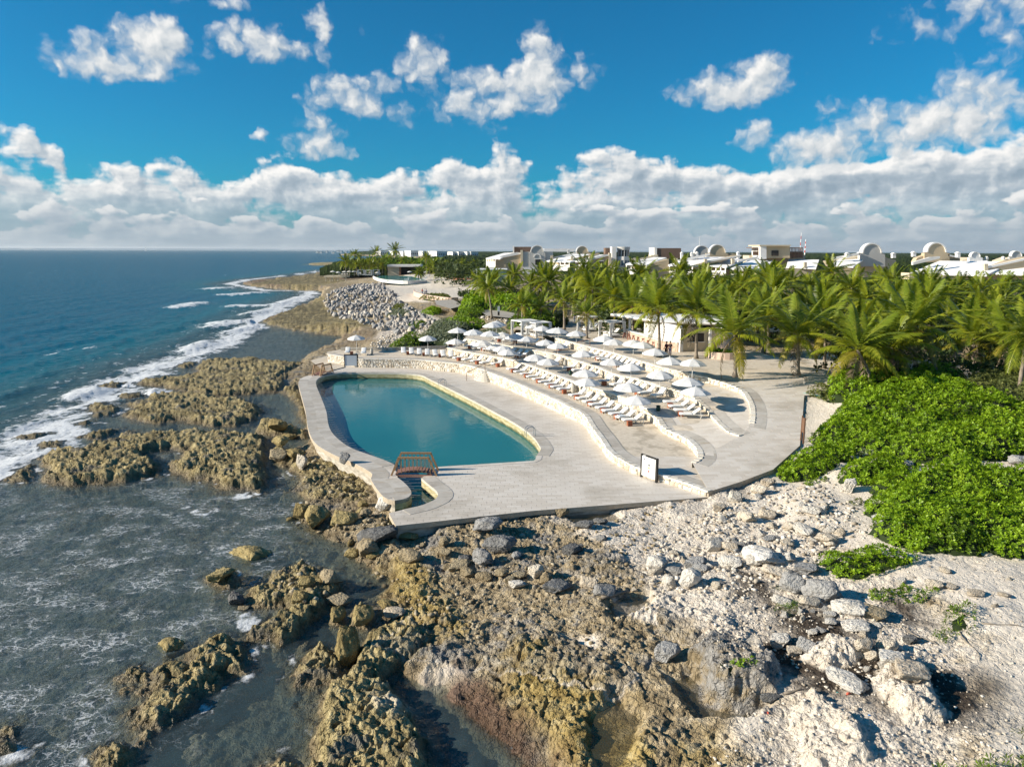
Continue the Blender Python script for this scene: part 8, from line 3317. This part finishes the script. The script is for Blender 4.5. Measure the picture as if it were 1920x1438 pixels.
shrub([(785, 554, 0), (800, 556, 0), (843, 561, 0), (845, 553, 0), (806, 549, 0)], 5.4, 1.0, 'low planting behind the curved planter wall', 'plants', 'leaf_olive', .5, 4, 6, None, 51)
for px, zz, lab in (([(815, 563), (850, 562), (868, 573), (845, 579), (818, 571)], 5.15, 'grey paved patch beside the far hedge'), ([(900, 583), (915, 577), (978, 590), (975, 598), (912, 592)], 5.42, 'grey path in front of the long hedge'), ([(1055, 610), (1064, 598), (1100, 600), (1130, 606), (1105, 625), (1080, 640)], 5.43, 'grey walkway behind the plaza cabanas')):
    pth = flat_fill('path', PP(px, zz), zc(zz), M['band'])
    pth.data.attributes.new('tone', 'FLOAT', 'POINT')
    tag(pth, lab, kind='structure')
# far white blocks on the skyline
for i, (x0, x1, y0, y1, Y) in enumerate([(756, 769, 472, 477, 820), (770.5, 783, 471, 477.5, 800), (793, 803, 472, 476, 840), (806, 816, 472, 476, 840), (819, 829, 472, 478, 800), (830, 838, 472.5, 476, 850), (849, 856, 473, 476, 880), (860, 869, 473, 476, 880), (876, 882, 473, 476, 880), (883, 896, 473.2, 476.5, 880), (714, 736, 470.5, 474.5, 900), (737, 751, 471, 474.5, 900)]):
    pa, pb = PY(x0, y1 + 4, Y), PY(x1, y0, Y)
    t = thing('apartment_block', f'{ORD[i]} white flat roofed block of the row on the far skyline', 'building', (pa.x, pa.y, pa.z), .75, 'white blocks on the far skyline')
    L_b, H_b = (pb.x - pa.x) / .73, pb.z - pa.z
    m = MB()
    m.box((L_b / 2, 6, H_b / 2), (L_b, 12, H_b))
    m.build('wall', M['whitep'], t)
    n = max(2, int((x1 - x0) / 3))
    for k in range(n):
        m = MB()
        m.box((L_b * (k + .5) / n, -.1, H_b - 3.0), (L_b / n * .4, .3, 1.6))
        m.build('window', M['shade'], t)
    m = MB()
    m.box((L_b / 2, 6, H_b + .25), (L_b + .6, 12.6, .5))
    m.build('roof_slab', M['roofw'], t)
for i, (x, y0, w, Y) in enumerate([(592, 471, 5, 2200), (599, 471.5, 5, 2200), (611, 470.5, 3, 2300), (621, 472, 4, 2100), (631, 469.5, 5, 2100), (637, 470.5, 4, 2100), (646, 471, 4, 2000), (669, 487.5, 6, 620), (674, 486, 5, 600)]):
    b = Bld('house', f'{ORD[i]} tiny pale house along the distant town shore', Y, 'house', 'houses of the distant town')
    b.box('wall', x, y0, x + w, y0 + 4, 12, 'whitep')
    b.box('roof', x - .3, y0 - .5, x + w + .3, y0 + .1, 13, 'roofw', -.5)
p = PY(273, 468.5, 9000)
m = MB()
m.add([(-9, 0, 0), (9, 0, 0), (1, 0, 52), (9, 2, 0)], [(0, 1, 2), (0, 2, 3), (0, 3, 1)])
t = thing('sailboat', 'tiny white sailboat far out on the horizon', 'boat', (p.x, p.y, 3))
m.build('sail', M['white'], t)
m = MB()
m.box((0, 0, -1), (26, 5, 4), taper=1.2)
m.build('hull', M['white'], t)

# ---- trees of the far shore and woods to the skyline


def m_forest(nt, bs):
    pos = nt.pos()
    n = nt.noise(pos, .09, 5, .6)
    n2 = nt.noise(pos, .5, 5, .7)
    nt.l.new(nt.ramp(nt.m('ADD', nt.m('MULTIPLY', n, .5), nt.m('MULTIPLY', n2, .5)), [(.3, (.014, .026, .008)), (.5, (.036, .058, .016)), (.7, (.075, .10, .03))]), bs.inputs['Base Color'])
    bs.inputs['Roughness'].default_value = .9
    bs.inputs['Specular IOR Level'].default_value = .1
    nt.l.new(nt.bump(n2, 1.0, 2.0), bs.inputs['Normal'])


M['forest'] = material('forest_canopy', m_forest)


def forest(name, label, a0, a1, r0, r1, hbase, seed, na=520, inside=None):
    rows_ = [r0]
    while rows_[-1] < r1:
        rows_.append(rows_[-1] * (1.006 if rows_[-1] < 500 else 1.018))
    X, Y = fan(np.array(rows_), a0, a1, na)
    nr = len(rows_)
    X, Y = X.ravel(), Y.ravel()
    rs = np.random.RandomState(seed)
    r = np.hypot(X, Y)
    wl = worley(X / 6.5, Y / 6.5, seed)
    hh = hbase * (.72 + .25 * fbm(X / 40, Y / 40, 3, .5, seed)) + 3.4 * (.55 - wl) + 1.1 * rs.rand(len(X))
    first = (np.arange(nr)[:, None] * np.ones(na)[None, :]).ravel()
    s = sdf(X, Y, LAND, 40.0)
    s = np.where(r > 9000, 99, s)
    hh = hh * np.clip((s - 25) / 20, 0, 1)
    if inside is not None:
        hh = hh * inside(X, Y)
    Z = 4.0 + hh
    Z = np.where(first == 0, 3.0, Z)
    keep = hh > .5
    F_ = grid_faces(nr, na, keep)
    V, F_, _ = compact(np.stack([X, Y, Z], -1), F_, {})
    return tag(link(name, np_mesh(name, V, F_, None, M['forest'], False)), label, kind='stuff')


forest('distant_forest', 'low green forest behind the villas out to the skyline', 14, 41, 262, 5200, 8.0, 3, 420)
forest('distant_forest', 'dense dark trees behind the far shore', -15, 14.2, 420, 5200, 8.2, 4, 420)
thicket('undergrowth', 'dark bushy trees left of the first villa', (820, 915), (250, 330), 9.5, 'leaf_dark', 1.7, .35, 61, 4.5)
thicket('undergrowth', 'green bushy trees behind the far restaurant', (690, 830), (398, 450), 10.0, 'leaf_mid', 2.0, .20, 62, 4.5)
rf_ = random.Random(12)
fp_list = [(648, 491, 352, 1.5), (655, 494, 360, 1.3), (668, 497, 372, 1.2), (676, 495, 378, 1.3), (684, 497, 372, 1.2), (692, 494, 385, 1.3), (700, 497, 380, 1.2), (708, 494, 392, 1.3), (717, 497, 385, 1.2), (741, 470, 470, 2.0), (705, 473, 480, 1.6), (664, 478, 500, 1.5), (674, 483, 520, 1.4),
           (799, 483, 372, 1.2), (785, 519, 318, 1.1), (788, 519, 319, 1.1), (805, 503, 345, 1.2), (821, 514, 310, 1.1), (836, 522, 305, 1.0), (829, 502, 340, 1.3), (812, 495, 380, 1.3), (846, 499, 365, 1.2), (857, 502, 350, 1.2), (866, 497, 372, 1.3), (876, 503, 345, 1.2), (889, 498, 360, 1.2), (770, 499, 400, 1.2), (755, 490, 410, 1.3), (730, 489, 415, 1.4), (722, 487, 420, 1.4), (900, 500, 340, 1.2)]
for i, (x, y, Y, s) in enumerate(fp_list):
    p = PY(x, y, Y)
    z0 = 4.9
    grove_palm(p.x, p.y, z0, max(2.5, p.z - z0), s, ('tall dark palm standing above the far trees' if x > 720 else 'lesser dark palm left of the tallest one above the far trees') if y < 474 else 'distant palm on the far shore by the restaurant and pool terrace', None if y < 474 else 'palms of the far shore', False, rf_)
# ------------------------------------------------------------------ people and small marks
M['skin'] = material('skin', color=(.30, .17, .11), rough=.6)
M['hair'] = material('dark_hair', color=(.015, .012, .010), rough=.6)


def skin_mesh(name, verts, edges, radii, mat, root=0, sub=1):
    me = bpy.data.meshes.new(name)
    me.from_pydata(verts, edges, [])
    o = bpy.data.objects.new(name + '_tmp', me)
    COL.objects.link(o)
    o.modifiers.new('skin', 'SKIN')
    if sub:
        o.modifiers.new('sub', 'SUBSURF').levels = sub
    for i, v in enumerate(me.skin_vertices[0].data):
        r = radii[i]
        v.radius = r if hasattr(r, '__len__') else (r, r)
        v.use_root = (i == root)
    dg = bpy.context.evaluated_depsgraph_get()
    dg.update()
    me2 = bpy.data.meshes.new_from_object(o.evaluated_get(dg))
    bpy.data.objects.remove(o)
    me2.materials.clear()
    me2.materials.append(mat)
    me2.name = name
    me2.polygons.foreach_set('use_smooth', [True] * len(me2.polygons))
    return me2


def person(p, rz, label, shirt, trousers, h=1.72, step=.0, arm=.25):
    k = h / 1.75
    t = thing('person', label, 'person', p, rz, 'people on the plaza')
    s = step
    V = [(0, 0, .95), (0, 0, 1.15), (0, 0, 1.36), (0, .01, 1.48), (0, .02, 1.56), (0, .03, 1.66),
         (.09, 0, .90), (.10, .04 + s, .50), (.10, -s * .5, .08), (.10, .13 - s * .5, .04),
         (-.09, 0, .90), (-.10, .04 - s, .50), (-.10, s * .5 - .02, .08), (-.10, .11 + s * .5, .04),
         (.17, 0, 1.40), (.23, .0, 1.13), (.22, arm, .92), (.22, arm + .08, .87),
         (-.17, 0, 1.40), (-.23, .02, 1.13), (-.22, arm * .6, .90), (-.22, arm * .6 + .08, .85)]
    E_ = [(0, 1), (1, 2), (2, 3), (3, 4), (4, 5), (0, 6), (6, 7), (7, 8), (8, 9), (0, 10), (10, 11), (11, 12), (12, 13), (2, 14), (14, 15), (15, 16), (16, 17), (2, 18), (18, 19), (19, 20), (20, 21)]
    R_ = [(.15, .10), (.13, .09), (.16, .10), .055, .07, .085, .085, .06, .04, .04, .085, .06, .04, .04, .055, .042, .034, .035, .055, .042, .034, .035]
    body = link('body', skin_mesh('body', [(x * k, y * k, z * k) for x, y, z in V], E_, [tuple(q * k for q in r) if hasattr(r, '__len__') else r * k for r in R_], M['skin']), t)
    sv = [0, 1, 2, 14, 15, 18, 19]
    mp = {a: i for i, a in enumerate(sv)}
    se = [(0, 1), (1, 2), (2, 14), (14, 15), (2, 18), (18, 19)]
    link('shirt', skin_mesh('shirt', [tuple(q * k for q in V[a]) for a in sv], [(mp[a], mp[b]) for a, b in se], [(.18, .125), (.155, .115), (.185, .125), .075, .062, .075, .062], shirt), t)
    tv = [0, 6, 7, 8, 10, 11, 12]
    mp = {a: i for i, a in enumerate(tv)}
    te = [(0, 6), (6, 7), (7, 8), (0, 10), (10, 11), (11, 12)]
    link('trousers', skin_mesh('trousers', [tuple(q * k for q in V[a]) for a in tv], [(mp[a], mp[b]) for a, b in te], [(.17, .12), .11, .085, .065, .11, .085, .065], trousers), t)
    m = MB()
    m.lathe([(.02, .10), (.075, .08), (.10, .02), (.10, -.05), (.07, -.07)][::-1], 10, (0, -.005 * k, 1.70 * k))
    m.build('hair', M['hair'], t, True)
    return t


def cloth(name, c):
    return material(name, color=c, rough=.85)


person(P(1249, 669, Z4), 2.3, 'person in a maroon top and dark trousers standing before the bar', cloth('maroon_cloth', (.07, .012, .018)), cloth('black_cloth', (.015, .015, .018)), 1.74, .04)
person(P(1256, 667.5, Z4), 2.6, 'person in dark top and navy trousers beside the other before the bar', cloth('dark_cloth', (.05, .03, .03)), cloth('navy_cloth', (.02, .03, .09)), 1.68, .02)
person(P(1077, 605, Z4), 0.4, 'person in a lilac top and white trousers on the plaza walkway', cloth('lilac_cloth', (.42, .34, .50)), cloth('white_cloth', (.70, .69, .67)), 1.72, .08)
for i, (x, y) in enumerate([(792, 553), (800, 554), (797, 553)]):
    person(P(x, y, 5.2), i * 1.3, ['distant person in a red top by the planter wall', 'distant person in blue by the planter wall', 'distant person in white by the planter wall'][i], cloth('far_cloth', [(.45, .10, .06), (.15, .25, .5), (.7, .7, .7)][i]), cloth('far_trousers', (.2, .2, .25)), 1.7)

# information post by the hedge path
p = P(935, 591.5, 5.4)
t = thing('information_post', 'grey and black information post beside the long hedge path', 'sign', p)
m = MB()
m.box((0, 0, .35), (.36, .16, .7))
m.build('base', M['black'], t)
m = MB()
m.box((0, 0, 1.2), (.42, .12, 1.0))
m.build('panel', M['slate'], t)
# small framed notice in the bush
p = P(1563, 716, 5.0)
t = thing('notice_sign', 'small sun bleached notice with a brown frame in the fresh green bush', 'sign', p, -.35)
m = MB()
m.box((0, .06, .5), (.08, .08, 1.0))
m.build('post', M['redwood'], t)
m = MB()
m.box((0, 0, 1.0), (.62, .06, .85))
m.build('frame', M['redwood'], t)
m = MB()
m.box((-.03, -.045, .96), (.5, .03, .66))
m.build('panel', M['pinkp'], t)
# depth marks on the first wall, stencilled numbers on the ramp wall
tw = [o for o in COL.objects if o.name == 'terrace_wall'][0]
for x, y in ((1034, 757), (957, 719), (1216, 890)):
    pw_ = np.array(P(x, y, Z0 + .5)[:2])
    j = int(np.argmin(np.linalg.norm(W1 - pw_, axis=1)))
    n = normals(W1)[j]
    q = W1[j] + n * .16
    m = MB()
    m.box((q[0], q[1], Z0 + .55), (.26, .03, .24), rz=math.atan2(n[0], -n[1]) * 1.0)
    o = m.build('plaque', M['slate'], tw)
fc = bpy.data.curves.new('lettering', 'FONT')
fc.body = '2M 1'
fc.size = .34
fc.extrude = .004
a_, b_ = Pz(1362, 917, z4f), Pz(1380, 909, z4f)
d = (b_ - a_)
lt = link('lettering', fc, None)
dg = bpy.context.evaluated_depsgraph_get()
dg.update()
me = bpy.data.meshes.new_from_object(lt.evaluated_get(dg))
bpy.data.objects.remove(lt)
me.materials.append(M['black'])
out = Vector((d.y, -d.x, 0)).normalized()
lt = link('lettering', me, _rw, a_ + out * .02 + Vector((0, 0, -.40)))
ux = Vector((d.x, d.y, 0)).normalized()
lt.rotation_euler = Matrix((ux, Vector((0, 0, 1)), out)).transposed().to_euler()
# the prototypes are in use; nothing stays off stage
# ------------------------------------------------------------------ the air: a thin even haze round the whole scene
hm = bpy.data.materials.new('haze')
hm.use_nodes = True
hm.node_tree.nodes.clear()
_vo = hm.node_tree.nodes.new('ShaderNodeOutputMaterial')
_pv = hm.node_tree.nodes.new('ShaderNodeVolumePrincipled')
_pv.inputs['Color'].default_value = (.80, .88, .95, 1)
_pv.inputs['Density'].default_value = 0.000032
_pv.inputs['Anisotropy'].default_value = 0.2
hm.node_tree.links.new(_pv.outputs[0], _vo.inputs['Volume'])
m = MB()
m.box((0, 27000, 65), (130000, 130000, 160))
hz = m.build('haze', hm)
tag(hz, 'thin sea haze over the coast', kind='stuff')
